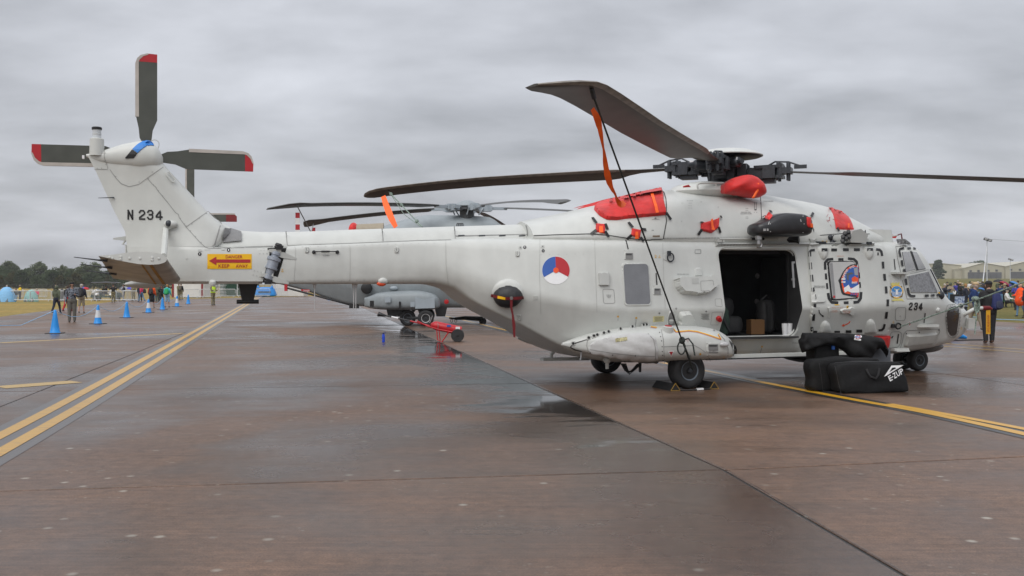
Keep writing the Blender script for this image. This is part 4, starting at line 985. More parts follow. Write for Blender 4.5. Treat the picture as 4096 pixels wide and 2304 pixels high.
for i in range(4):
    a = hp(c(7, 715+i*15, 940), -.9); b = hp(c(7, 880+i*12, 945), -.9); mb.tube([a, a.lerp(b, .25)+Vector((0, 0, -.12-.02*i)), a.lerp(b, .6)+Vector((0, 0, -.13+.01*i)), b], .011, 6)
q = hp(c(7, 906, 950), -.9); mb.tube([q+Vector((0, 0, .06)), q+Vector((0, 0, -.13))], [.03, .022], 8)
obj('hydraulic_hoses', mb, BLACK, heli)
# ---- doorway trim, sill, lower step rail
DW = rrect(.86, .80, 2.43, 2.325, .13, 6)
def wall_at(x, z, y0=-3):
    r = bvh().ray_cast(Vector((x, y0, z)), Vector((0, 1, 0))); return r[0], r[1]
P = inset(DW, -.03); mb = MB(); rings = []
for (x, z) in P:
    q, n = wall_at(x, z); rings.append([q+n*-.01, q+n*.022, q+n*.022+Vector(((1.645-x)*.02, 0, (1.56-z)*.02)), q+n*-.05+Vector(((1.645-x)*.03, 0, (1.56-z)*.03))])
rings.append(rings[0]); mb.loft(rings, 0, False, True); obj('door_frame', mb, PAINT, fus, 40)
mb = MB(); mb.box((1.645, -1.02, .79), (1.5, .5, .03)); obj('door_sill', mb, mat('sill_dark', (.03, .03, .03), .5), fus)
mb = MB(); 
for x0, x1 in ((.55, 3.55),): mb.bar((x0, -1.17, .475), (x1, -1.17, .475), .10, .05); mb.bar((x0, -1.22, .438), (x1, -1.22, .438), .05, .018, 1); mb.bar((x0, -1.13, .505), (x1, -1.13, .505), .05, .012)
for x in (.7, 1.7, 2.7, 3.45): mb.bar((x, -1.12, .48), (x, -.85, .46), .06, .03)
obj('step_rail', mb, [PAINT, BLKP], heli)
mb = MB(); a = hp(c(7, 1770, 690), -1.2); b_ = hp(c(7, 2480, 675), -1.2); mb.bar((a.x, -1.19, .775), (b_.x+.02, -1.19, .785), .03, .045); obj('sill_strip', mb, PAINT, fus)
# ---- sliding cabin door (part of its own, stands proud of the wall)
DP = rpoly(cs(8, [(386, 300), (398, 270), (1160, 266), (1195, 480), (1228, 850), (1205, 1100), (1165, 1146), (425, 1142), (412, 990), (432, 850), (408, 560)]), [6, 10, 12, 0, 0, 0, 14, 8, 0, 0, 0])
d = Dec().raised(DP, .055, 2.2, 0, 13, False, .02); door = put('sliding_door', d, PAINT, heli, 24); target(door)
d = Dec()
d.stroke(cs(8, [(386, 310), (408, 560), (432, 850), (412, 990), (425, 1140)]), 3.5, 0, -.03)
for P in ([(485, 275), (612, 275), (608, 330), (585, 385), (556, 408), (528, 385), (500, 330)], [(945, 270), (1070, 270), (1065, 330), (1045, 388), (1020, 412), (990, 388), (962, 330)], [(512, 1135), (520, 1070), (545, 1022), (578, 1008), (610, 1022), (632, 1068), (640, 1135)], [(968, 1146), (978, 1060), (1000, 1008), (1032, 990), (1066, 1006), (1086, 1055), (1096, 1146)]):
    e = Dec().raised(rpoly(cs(8, P), 6), .06, 8, 0, 7, True); hc = put('hinge_cover', e, PAINT, door, 60)
    if P[0][1] < 400: target(hc)
d = Dec()
for r_ in ((538, 288, 597, 316), (633, 288, 692, 315), (752, 286, 810, 314), (863, 286, 922, 314), (995, 284, 1053, 311), (570, 1120, 622, 1132), (665, 1113, 722, 1132), (780, 1107, 836, 1135), (887, 1100, 945, 1130), (1020, 1095, 1080, 1125)): d.rect(8, *r_, 0, .009)
for P in ([(415, 430), (438, 428), (443, 497), (419, 498)], [(427, 552), (450, 550), (457, 620), (434, 622)], [(440, 682), (463, 680), (469, 715), (446, 738)], [(458, 845), (483, 845), (482, 880), (457, 880)], [(447, 945), (473, 945), (467, 1012), (440, 1012)],
          [(1141, 421), (1165, 420), (1169, 488), (1147, 490)], [(1155, 544), (1181, 543), (1187, 610), (1161, 612)], [(1172, 670), (1196, 669), (1201, 738), (1176, 739)], [(1190, 800), (1216, 800), (1214, 868), (1189, 868)], [(1180, 923), (1206, 923), (1198, 990), (1171, 990)]): d.poly(cs(8, P), 0, .009)
d.stroke(cs(8, [(421, 368), (421, 320), (432, 307), (468, 303)]), 9, 0, .009, step=5); d.stroke(cs(8, [(1085, 298), (1120, 300), (1138, 318), (1147, 362)]), 9, 0, .009, step=5)
d.stroke(cs(8, [(441, 1075), (443, 1110), (455, 1122), (492, 1124)]), 9, 0, .009, step=5); d.stroke(cs(8, [(1172, 1045), (1162, 1085), (1145, 1104), (1110, 1110)]), 9, 0, .009, step=5)
put_each('dash', d, P_BLK, door)
# door window
wf = rpoly(cs(8, [(588, 412), (868, 408), (915, 792), (632, 816)]), 15); wg = rpoly(cs(8, [(603, 427), (860, 423), (902, 780), (643, 800)]), 12)
d = Dec().raised(wf, .02, 2.5); dw = put('door_window', d, BLACK, door, 30)
d = Dec().poly(wg, 0, .024); pane = put('pane', d, mat('pale_pane', (.50, .50, .49), .14, var=.06, scale=3, spec=.6), door)
d = Dec(); d.poly(cs(8, [(608, 440), (640, 436), (672, 795), (648, 798)]), 0, .027); put('pane_shading', d, mat('pane_shade', (.27, .27, .275), .2), door)  # darker strip paints the shading down the left of the pane
M_ = []
d = Dec()
d.stroke(cs(8, [(575, 500), (572, 430), (600, 398), (655, 393)]), 10, 0, .006, step=5); d.stroke(cs(8, [(803, 388), (862, 394), (890, 420), (903, 495)]), 10, 0, .006, step=5); d.stroke(cs(8, [(603, 735), (612, 790), (640, 828), (705, 834)]), 11, 0, .006, step=5); d.stroke(cs(8, [(935, 725), (930, 790), (905, 825), (858, 830)]), 11, 0, .006, step=5)
for P in ([(706, 384), (758, 384), (758, 410), (706, 410)], [(570, 538), (590, 537), (596, 598), (573, 598)], [(581, 636), (600, 634), (606, 692), (587, 697)], [(900, 528), (921, 528), (926, 587), (906, 588)], [(908, 625), (930, 625), (935, 682), (914, 683)], [(760, 820), (808, 818), (809, 845), (762, 846)]): d.poly(cs(8, P), 0, .006)
put_each('dash', d, P_BLK, door)
# squadron sticker behind the glass
sx, sy = c(8, 808, 610); d = Dec()
S1 = rpoly(cs(8, [(905, 460), (870, 448), (830, 450), (780, 480), (740, 530), (712, 590), (695, 610), (708, 640), (715, 680), (730, 740), (745, 755), (830, 775), (900, 780), (905, 740)]), 6)
d.poly(S1, 0, .028, 8)
d.poly(rpoly(cs(8, [(900, 470), (850, 460), (800, 478), (760, 520), (728, 590), (728, 640), (745, 720), (760, 740), (900, 765)]), 5), 1, .030, 8)
d.poly(rpoly(cs(8, [(898, 480), (850, 472), (808, 490), (772, 530), (742, 600), (742, 640), (752, 680), (895, 690)]), 5), 2, .032, 8)
d.poly(cs(8, [(750, 690), (800, 655), (820, 700), (905, 650), (905, 735), (830, 735), (790, 720), (760, 735)]), 3, .034, 8)
d.poly(cs(8, [(830, 590), (860, 570), (895, 590), (890, 630), (835, 640)]), 1, .034, 8); d.poly(cs(8, [(775, 540), (830, 530), (850, 545), (800, 560), (800, 620), (780, 600)]), 4, .034, 8); d.poly(cs(8, [(850, 490), (890, 480), (895, 560), (860, 560)]), 5, .034, 8)
for i in range(6): d.poly(cs(8, [(728+(i % 3)*14, 590+(i//3)*30), (738+(i % 3)*14, 590+(i//3)*30), (736+(i % 3)*14, 608+(i//3)*30), (727+(i % 3)*14, 608+(i//3)*30)]), 3, .036)
txt = 'I DEFEND AND S'; n_ = len(txt)
for i, ch in enumerate(txt):
    if ch == ' ': continue
    a = R(196-i*8.4); ccx, ccy, rad = 880, 595, 132
    px, py = ccx+rad*math.cos(a), ccy-rad*.97*math.sin(a); tx_, ty_ = math.sin(a), math.cos(a); ux, uy = math.cos(a), -math.sin(a); wd = 8 if ch != 'I' else 4; hh = 12
    q4 = [(px+ux*hh-tx_*wd, py+uy*hh-ty_*wd), (px+ux*hh+tx_*wd, py+uy*hh+ty_*wd), (px-ux*hh+tx_*wd, py-uy*hh+ty_*wd), (px-ux*hh-tx_*wd, py-uy*hh-ty_*wd)]
    d.text(ch, cs(8, q4), 3, .037, .01)
d.tbox('860', 8, 828, 624, 880, 645, 3, .037, bold=.01); d.tbox('202', 8, 812, 735, 890, 762, 2, .037, bold=.02)
put('squadron_sticker', d, [P_BLK, P_ORG, P_BLUE, P_WHT, P_GRY, mat('sticker_grey', (.3, .3, .32), .4)], door)
d = Dec()
for x, y in ((652, 776), (888, 771)): d.disc(c(8, x, y), 4.5, 5, 0, .038, 14)
put_each('red_dot', d, P_RED, door)
d = Dec().raised(rpoly(cs(8, [(440, 715), (470, 735), (540, 770), (578, 800), (562, 832), (450, 840), (443, 780)]), 5), .035, 2); d.stroke(cs(8, [(462, 752), (470, 790), (465, 800)]), 4, 1, .04); put('door_latch', d, [PAINT, mat('recess_grey', (.22, .22, .215))], door, 30)
d = Dec().raised(rpoly(cs(8, [(720, 905), (745, 890), (840, 870), (872, 885), (876, 930), (850, 962), (825, 955), (805, 935), (728, 935)]), 6), .04, 2.5); put('door_handle', d, PAINT, door, 30)
d = Dec().raised(rpoly(cs(8, [(592, 880), (612, 870), (632, 880), (632, 912), (618, 915), (616, 980), (606, 980), (604, 912)]), 3), .03, 1.6); put('door_lever', d, PAINT, door, 30)
d = Dec(); d.poly(cs(8, [(785, 866), (806, 864), (800, 890), (784, 890)]), 0, .02); d.stroke(cs(8, [(786, 884), (803, 868)]), 2.4, 1, .022); put('striped_tag', d, [P_YEL, P_BLK], door); d = Dec().rect(8, 668, 850, 716, 858, 0); put('striped_tag', d, [P_YEL], door)
d = Dec().tbox('EMERGENCY EXIT RELEASE', 8, 640, 877, 752, 885); d.tbox('1 PULL BLANK\n2 PUSH WINDOW', 8, 632, 906, 702, 926); d.tbox('EMERGENCY EXIT', 8, 692, 361, 762, 369); d.tbox('BREAKAWAY HANDLE\nFOR EMERGENCY', 8, 735, 906, 820, 926, 0, .048); put('orange_lettering', d, pr('dull_orange', '#c4632f'), door)
def arrow(d, pts, w, hd, mi=0):
    d.stroke(pts, w, mi, .005, step=4); a = Vector(pts[-1]); t = (a-Vector(pts[-2])).normalized(); n = Vector((-t.y, t.x)); d.poly([tuple(a+t*hd), tuple(a+n*hd*.55), tuple(a-n*hd*.55)], mi, .005, 6)
d = Dec(); arrow(d, cs(8, [(511, 903), (514, 925), (525, 945), (545, 962)]), 3.6, 9); d.tbox('LOCKED', 8, 484, 880, 517, 886); d.tbox('RELEASE PARKING HOOK\nBEFORE SLIDING DOOR AFT', 8, 457, 661, 573, 684)
d.poly(cs(8, [(1101, 326), (1110, 325), (1114, 338), (1112, 350), (1117, 360), (1107, 352), (1100, 360), (1098, 345)]), 0); put('black_marking', d, P_BLK, door)
d = Dec(); arrow(d, cs(8, [(825, 1018), (812, 1035), (795, 1047), (765, 1057)]), 3.6, 11); put('orange_arrow', d, P_ORG, door)
# rails above the doors
def rail(pts, r, name, m, off=.03, par=heli):
    mb = MB(); Q = []
    for p in pts: q, n = hit(p); Q.append(q+n*off)
    mb.tube(Q, r, 6); return obj(name, mb, m, par)
R1 = [c(6, x, 1085-(x-910)*.003) for x in range(915, 2500, 90)]
d = Dec().raised([c(6, 910, 1076), c(6, 1900, 1076), c(6, 2500, 1072), c(6, 2500, 1092), c(6, 1900, 1096), c(6, 910, 1100)], .05, 1.6, 0, 12); d.stroke(cs(6, [(925, 1092), (1900, 1090), (2495, 1086)]), 2, 1, .053); put('door_rail', d, [PAINT2, SEAMD], fus, 30)
q1, n1 = hit(c(6, 930, 1062)); q2, n2 = hit(c(6, 1515, 1060))
mb = MB(); mb.tube([q1+n1*.09, q1.lerp(q2, .55)+n1*.09], .022, 8); mb.tube([q1.lerp(q2, .54)+n1*.09, q1.lerp(q2, .76)+n1*.09], .024, 8, 1); mb.tube([q1.lerp(q2, .75)+n1*.09, q2+n1*.09], .022, 8); mb.box(q1+n1*.05, (.09, .08, .06)); mb.box(q1.lerp(q2, .07)+n1*.05, (.05, .08, .05)); obj('stowed_strut', mb, [PAINT2, BLKP], fus)
for x in (1935, 1985, 2440): q, n = hit(c(6, x, 1082)); mb = MB(); mb.box(q+n*.05, (.09, .05, .05)); obj('rail_roller', mb, GUN, fus)
# ---- cockpit
WIN = mat('wet_cockpit_glass', (.34, .345, .35), .07, var=.18, scale=4, bump=.5, bscale=130, spec=.9)
WINL = mat('wet_lower_glass', (.21, .215, .225), .1, var=.3, scale=26, bump=.8, bscale=110, spec=.9)
WFR = rpoly(cs(8, [(1318, 300), (1440, 288), (1500, 300), (1600, 480), (1690, 660), (1752, 745), (1745, 782), (1405, 792), (1360, 560)]), 5)
d = Dec().stroke(cs(8, [(1284, 268), (1310, 420), (1350, 600), (1398, 795), (1560, 790), (1740, 784), (1762, 745)]), 2.6); d.stroke(cs(8, [(1284, 268), (1445, 258)]), 2.2); d.stroke(cs(8, [(1385, 545), (1480, 530), (1612, 500)]), 2.0)
put('panel_seam', d, SEAM, fus)
d = Dec().raised(rpoly(cs(8, [(1325, 312), (1430, 306), (1500, 508), (1372, 542)]), 5), .012, 1.5); cf = put('window_frame', d, PAINT, fus, 30)
for nm, P, m in (('side_window', [(1338, 322), (1420, 318), (1485, 500), (1376, 530)], WIN), ('side_window', [(1437, 318), (1492, 322), (1588, 494), (1503, 508)], WIN), ('lower_side_window', [(1395, 562), (1608, 516), (1700, 718), (1700, 735), (1432, 735), (1415, 700)], WINL)):
    P = rpoly(cs(8, P), 4); d = Dec().raised(P, .016, 1.6, 0, 10); d2 = Dec().poly(inset(P, 2.2), 0, .02, 10)
    o = put(nm, d, SEAMD if nm == 'side_window' else PAINT2, fus, 30); put('pane', d2, m, o)
d = Dec().stroke(cs(8, [(1428, 316), (1495, 508)]), 6, 0, .022, step=6); put('window_bar', d, BLKP, fus)
d = Dec().poly(rpoly(cs(8, [(1288, 192), (1380, 190), (1440, 235), (1435, 252), (1305, 250)]), 4), 0, .008); put('roof_window', d, mat('roof_glass', (.50, .51, .53), .1, spec=.8, var=.08), fus)
# windscreen panes across the front
def on_hull(x, y, z):   # nearest point on the hull
    r = bvh().find_nearest(Vector((x, y, z))); return r[0], r[1]
for ys_ in ((-.62, -.06), (.06, .62)):
    mb = MB(); nu, nv = 8, 10; V = []
    for j in range(nv+1):
        for i in range(nu+1):
            u = i/nu; v = j/nv; y = ys_[0]+(ys_[1]-ys_[0])*u; z = 1.62+.72*v; r = bvh().ray_cast(Vector((9, y*(1-.1*v), z)), Vector((-1, 0, 0))); V.append((r[0]+r[1]*.012) if r[0] else Vector((6, y, z)))
    mb.add(V, [(j*(nu+1)+i, j*(nu+1)+i+1, (j+1)*(nu+1)+i+1, (j+1)*(nu+1)+i) for j in range(nv) for i in range(nu)]); obj('windscreen', mb, WIN, fus, 60)
d = Dec()
for P in ([(1395, 283), (1432, 281), (1436, 299), (1399, 301)], [(1452, 283), (1474, 284), (1486, 300), (1462, 301)], [(1328, 407), (1348, 405), (1357, 466), (1336, 468)], [(1349, 498), (1370, 496), (1379, 553), (1358, 556)], [(1368, 593), (1389, 591), (1397, 655), (1376, 656)], [(1570, 752), (1608, 750), (1610, 774), (1572, 776)], [(1632, 750), (1668, 748), (1670, 771), (1634, 773)], [(1688, 748), (1722, 746), (1726, 769), (1690, 771)]): d.poly(cs(8, P), 0, .02)
d.stroke(cs(8, [(1328, 375), (1315, 320), (1322, 297), (1340, 291), (1364, 289)]), 7.5, 0, .02, step=5); d.stroke(cs(8, [(1397, 685), (1410, 745), (1430, 765), (1475, 768)]), 8.5, 0, .02, step=5)
put_each('dash', d, P_BLK, fus)
d = Dec().poly(cs(8, [(1693, 735), (1715, 730), (1732, 742), (1722, 752)]), 0, .03); put('striped_tag', d, P_YEL, fus)
q, n = hit(c(8, 1733, 760)); mb = MB(); mb.ell(q+n*.02, (.07, .05, .08)); obj('wiper_motor', mb, GUN, fus)
q1, n1 = hit(c(8, 1620, 500)); q2, n2 = hit(c(8, 1735, 735)); mb = MB(); mb.tube([q1+n1*.03, q2+n2*.03], .012, 6); obj('wiper', mb, BLKP, fus)
# foot bracket under the window
q, n = hit(c(8, 1305, 535)); mb = MB(); Lx = hit(c(8, 1238, 530))[0].x; Rx = hit(c(8, 1368, 530))[0].x; mb.bar((Lx, q.y-.08, q.z), (Rx, q.y-.05, q.z), .17, .035)
for x in (Lx+.08, Rx-.12): mb.prism([(0, 0), (.13, 0), (.02, -.2)], (x, q.y-.03, q.z), (1, 0, 0), (0, 0, 1), (0, 1, 0), .1)
obj('foot_step', mb, PAINT, fus)
# crest
d = Dec(); ec = c(8, 1290, 722)
d.disc(ec, 27, 27, 0, .008, 32); d.disc(ec, 23, 23, 3, .011, 28); d.disc(ec, 22, 22, 2, .014, 16, 0, 180)
for i in range(4): d.stroke(cs(8, [(1240, 728+i*13), (1258, 720+i*13), (1275, 728+i*13), (1292, 720+i*13), (1310, 728+i*13), (1335, 722+i*13)]), 2.2, 2, .016, step=4)
d.poly(cs(8, [(1230, 628), (1243, 640), (1255, 626), (1270, 640), (1285, 625), (1298, 639), (1312, 626), (1322, 628), (1315, 662), (1240, 664)]), 1, .008); d.poly(cs(8, [(1238, 812), (1260, 795), (1345, 792), (1370, 824), (1345, 812), (1270, 815)]), 1, .008)
d.poly(cs(8, [(1280, 700), (1298, 700), (1305, 752), (1275, 752)]), 3, .018); d.poly(cs(8, [(1262, 690), (1280, 700), (1270, 712)]), 1, .018); d.poly(cs(8, [(1315, 690), (1300, 700), (1310, 712)]), 1, .018)
d.stroke(cs(8, [(1225, 665), (1240, 690), (1238, 740), (1245, 770), (1265, 778)]), 3.4, 4, .008, step=5); d.stroke(cs(8, [(1340, 665), (1340, 700), (1348, 740), (1345, 770), (1320, 778)]), 3.4, 4, .008, step=5)
d.tbox('AIRCREW APPLIED', 8, 1262, 798, 1340, 808, 4, .012) if 0 else None
tag(put('crest', d, [P_YEL, pr('pale_yellow', '#d3c873'), P_SKY, P_WHT, P_BLK], fus), 'blue and white crest with yellow crown and ribbon')
d = Dec()
for ch, x0, x1 in (('2', 1410, 1456), ('3', 1462, 1508), ('4', 1508, 1560)): block(d, ch, 8, x0, 829, x1-8, 908, 14, 0, 9)
put('number_marking', d, P_BLK, fus)
d = Dec().stroke(rpoly(cs(8, [(1302, 880), (1378, 878), (1386, 895), (1382, 985), (1368, 1012), (1285, 1010), (1279, 985), (1284, 900)]), 5), 2.2, 0, .006, True); d.tbox('E', 8, 1323, 960, 1334, 973)
d.stroke(rpoly(cs(8, [(1242, 1125), (1318, 1122), (1345, 1140), (1332, 1240), (1310, 1275), (1212, 1290), (1225, 1160)]), 6), 2, 0, .006, True); d.stroke(cs(8, [(1330, 1290), (1350, 1220), (1368, 1140), (1395, 1112), (1560, 1105), (1722, 1095), (1728, 1120), (1690, 1215)]), 2.2); put('panel_seam', d, SEAM, fus)
d = Dec().raised(rpoly(cs(8, [(1393, 1152), (1550, 1145), (1702, 1132), (1690, 1200), (1645, 1238), (1500, 1252), (1368, 1268)]), 6), .05, 5, 0, 8); put('float_pod', d, mat('float_grey', (.48, .48, .45), .45, var=.08), fus, 50)
d = Dec().stroke(cs(8, [(1680, 1135), (1688, 1150), (1668, 1210), (1640, 1240)]), 5, 0, .058); put('float_strap', d, PAINT2, fus)
d = Dec()
for x, y in ((1388, 1140), (1518, 1128), (1715, 1105)): d.poly(cs(8, [(x-6, y-6), (x+3, y-8), (x+6, y+5), (x-3, y+8)]), 0, .012)
put_each('latch', d, P_BLK, fus)
# chin lamp window
d = Dec().raised(rpoly(cs(8, [(1808, 852), (1890, 846), (1928, 872), (1932, 960), (1905, 1145), (1878, 1180), (1830, 1184), (1800, 1145), (1784, 985), (1790, 880)]), 8), .008, 1.5); lw = put('lamp_window', d, PAINT, fus, 30)
d = Dec().poly(rpoly(cs(8, [(1826, 880), (1880, 866), (1917, 882), (1921, 950), (1895, 1138), (1870, 1164), (1832, 1160), (1806, 1118), (1793, 990), (1800, 910)]), 6), 0, .012, 8); put('pane', d, mat('lamp_black_glass', (.02, .02, .021), .12, var=.3, scale=8, spec=.45), lw)
d = Dec()
for i in range(26):
    a = 2*math.pi*i/26; d.disc(c(8, 1858+68*math.cos(a)*(1-.1*math.sin(a)), 1015+158*math.sin(a)), 1.7, 1.7, 0, .014, 8)
put('rivets', d, SEAMD, lw); d = Dec().stroke(rpoly(cs(8, [(1808, 852), (1890, 846), (1928, 872), (1932, 960), (1905, 1145), (1878, 1180), (1830, 1184), (1800, 1145), (1784, 985), (1790, 880)]), 8), 1.6, 0, .012, True); put('panel_seam', d, SEAM, lw)
q, n = hit(c(8, 1943, 865)); mb = MB(); mb.lathe([(.06, 0), (.06, .012), (.045, .014)], q, n, 16); mb.lathe([(.04, .012), (.03, .02)], q, n, 16, 1); obj('sensor_disc', mb, [PAINT2, GUN], fus)
q, n = hit(c(8, 1975, 962)); P = [q-n*.02, hp(c(8, 2015, 930), q.y-.10), hp(c(8, 2085, 893), q.y-.14), hp(c(8, 2180, 886), q.y-.18)]; mb = MB(); mb.tube(smooth_path(P, 5), .035, 10); pit = obj('pitot_tube', mb, PAINT, heli)
q, n = hit(c(8, 1990, 1040)); mb = MB(); mb.box(q+Vector((.07, -.02, 0)), (.18, .14, .2)); obj('nose_box', mb, PAINT, heli)
q, n = hit(c(8, 1585, 1050)); a = hit(c(8, 1502, 1045))[0]; b_ = hit(c(8, 1668, 1055))[0]; mb = MB(); mb.prism([(a.x, 0), (b_.x, 0), (b_.x-.02, -.10), (a.x+.12, -.10)], (0, q.y, q.z), (1, 0, 0), (0, 1, 0), (0, 0, -1), .05); obj('static_plate', mb, PAINT, fus)
q, n = hit(c(8, 1705, 905)); mb = MB(); mb.lathe([(.05, 0), (.035, .04), (.01, .05)], q, n, 12); obj('knob', mb, PAINT, fus)
q, n = hit(c(8, 1270, 1060)); mb = MB(); mb.tube([q+n*.03+Vector((.05+math.cos(a)*.06, -.02, math.sin(a)*.05)) for a in np.linspace(0, 2*math.pi, 15)], .016, 6); mb.box(q+n*.02+Vector((-.03, 0, 0)), (.1, .05, .07)); obj('tie_down_ring', mb, BLKP, fus); ROPE_A = HMAT @ (q+n*.05+Vector((.1, 0, 0)))
mb = MB(); q = hp(c(8, 1280, 1298), -.85); mb.box((q.x, -.9, q.z), (.34, .25, .05)); mb.box((q.x+.02, -.95, q.z-.03), (.3, .2, .02)); obj('boarding_step', mb, PAINT, heli)
mb = MB(); mb.ell((6.25, 0, .47), (.5, .4, .14), 20, 10); obj('chin_sensor_dome', mb, mat('dome_grey', (.16, .16, .16), .4), heli)
mb = MB(); mb.ell((3.75, 0, .42), (.8, .75, .22), 24, 12); obj('belly_radome', mb, BLKP, heli)
# roof fittings
q, n = hit(c(8, 1110, 168)); mb = MB(); mb.prism(rrect(-.38, -.3, .30, .25, .1), (q.x+.15, q.y+.35, q.z-.12), (1, 0, 0), (0, 1, 0), (0, 0, 1), .26, 0, .08); obj('roof_box', mb, PAINT, heli)
q, n = hit(c(8, 968, 190)); mb = MB(); mb.lathe([(.08, -.03), (.075, .03), (.06, .04)], q, (0, -.3, 1), 12); mb.lathe([(.03, .04), (.022, .1), (.004, .17)], q, (0, -.2, 1), 10, 1); obj('blade_antenna', mb, [PAINT, BLKP], heli)
a = hp(c(8, 1185, 168), -.55); b_ = hp(c(8, 1300, 153), -.55); c3 = hp(c(8, 1350, 195), -.55); mb = MB(); mb.tube([a, b_], .016, 8); mb.tube([b_, b_.lerp(c3, .4)+Vector((.05, 0, .06)), c3], .014, 6, 1); obj('cable_cutter', mb, [PAINT2, mat('dark_red_paint', '#5a1518', .4)], heli)
# countermeasure launcher
B = [hp(p, -1.02) for p in cs(6, [(2180, 1010), (2220, 945), (2300, 925), (2372, 985), (2350, 1064), (2200, 1060)])]
mb = MB(); mb.loft([[(p.x, -1.22, p.z) for p in B], [(p.x+.05, -.85, p.z) for p in B]]); la = obj('flare_launcher', mb, PAINT2, heli, 0)
for i, (x, y) in enumerate(((2215, 970), (2250, 955), (2195, 1005), (2225, 1020), (2255, 1000), (2190, 1045))): q = hp(c(6, x, y), -1.24); m2 = MB(); m2.lathe([(.036, -.04), (.036, .05), (.028, .055)], q, (-.6, -.6, .3), 10); m2.lathe([(.026, .056), (.02, .05)], q, (-.6, -.6, .3), 10, 1); obj('launch_tube', m2, [GUN, BLKP], la)
q, n = hit(c(6, 1890, 1040)); d = Dec().raised(rpoly(cs(6, [(1842, 1015), (1920, 1012), (1945, 1070), (1870, 1070)]), 3), .03, 2); put('intake_scoop', d, PAINT2, fus, 30)
for x, y in ((2060, 1008), (2082, 1052)): q, n = hit(c(6, x, y)); mb = MB(); mb.ell(q+n*.02, (.05, .04, .05)); mb.tube([q+n*.03, q+n*.05+Vector((.05, 0, .03))], .012, 6); obj('roof_bolt', mb, GUN, heli)
# ---- cowling seams and lettering
d = Dec().stroke(cs(6, [(375, 535), (395, 560), (412, 620), (417, 700), (411, 790), (417, 840), (397, 950), (385, 1020)]), 3.4); d.stroke(cs(6, [(1363, 595), (1368, 700), (1372, 830), (1374, 1000)]), 2.6); d.stroke(cs(6, [(1960, 985), (2200, 966), (2460, 972)]), 2.4)
d.stroke(cs(4, [(840, 108), (1100, 98), (1400, 90), (1600, 105), (1800, 135), (2010, 152), (2030, 145), (2140, 142)]), 3)
put('panel_seam', d, SEAMD, cowling)
d = Dec().stroke(cs(6, [(390, 1017), (800, 1012), (1300, 1006)]), 5.5, 0, .008, step=3, dash=(2, 1)); put('hinges', d, SEAM, cowling)
d = Dec().stroke(rpoly(cs(6, [(1302, 660), (1321, 660), (1321, 732), (1302, 732)]), 2), 1.6, 0, .006, True); d.rect(6, 1306, 722, 1319, 731); d.poly(cs(6, [(292, 813), (306, 806), (320, 813), (306, 820)])); d.stroke(cs(6, [(268, 828), (345, 825)]), 1.2); arrow(d, cs(6, [(268, 935), (284, 934)]), 1.6, 3)
d.tbox('MGB OIL REFILL INSIDE\nTOTAL CAPACITY 40 LITERS', 6, 1155, 749, 1272, 775); d.tbox('HYDRAULIC REFILL INSIDE', 6, 1391, 640, 1490, 650); put('small_lettering', d, P_GRY, cowling)
d = Dec(); rivets(6, [(x, y) for x in (628, 645, 662, 676) for y in (638,)]+[(645, 662), (662, 662), (643, 688), (664, 688), (643, 712), (664, 712), (1218, 715), (1234, 715), (1218, 735), (1234, 735), (1218, 800), (1234, 800), (1218, 815), (1234, 815), (1300, 655), (1325, 655), (1300, 755), (1325, 755), (935, 592), (765, 650), (573, 662), (937, 702), (568, 845)], 1.6); put('rivets', d, SEAM, cowling)
d = Dec(); d.raised(cs(6, [(278, 985), (350, 983), (350, 1000), (278, 1002)]), .012, 1.5, 0); put('drain_slot', d, mat('brown_plate', '#7a6a58', .6), cowling)
d = Dec()
for P in ([(2050, 812), (2058, 802), (2066, 812)], [(2052, 830), (2040, 838), (2056, 842)], [(2088, 826), (2096, 820), (2096, 832)]): d.poly(cs(6, P), 0)
d.stroke(cs(6, [(2028, 800), (2060, 745)]), 1.4, 0, .006, dash=(2, 1)); d.stroke(cs(6, [(2028, 830), (2080, 905), (2095, 870)]), 1.4, 0, .006, dash=(2, 1)); d.stroke(cs(6, [(2058, 812), (2058, 838)]), 1.4); d.stroke(cs(6, [(2096, 826), (2112, 826)]), 1.6); put('red_lettering', d, P_DRED, cowling)
# rail on the cowling top
P = [hit(c(6, *p)) for p in ((735, 515), (728, 500), (745, 465), (800, 460), (900, 460), (995, 460), (1003, 478))]
mb = MB(); zt = P[0][0].z; base = [hp(c(6, *p), -.55) for p in ((740, 518), (728, 495), (748, 462), (900, 458), (990, 460), (1005, 482))]; mb.tube(smooth_path(base, 4), .018, 8); b2_ = [hp(c(6, *p), -.55) for p in ((912, 462), (918, 500), (940, 522))]; mb.tube(b2_, .016, 6); obj('grab_rail', mb, PAINT, heli)
mb = MB(); mb.ell((1.35, 0, 3.40), (.75, .6, .2), 24, 10); obj('mast_fairing', mb, PAINT, heli)
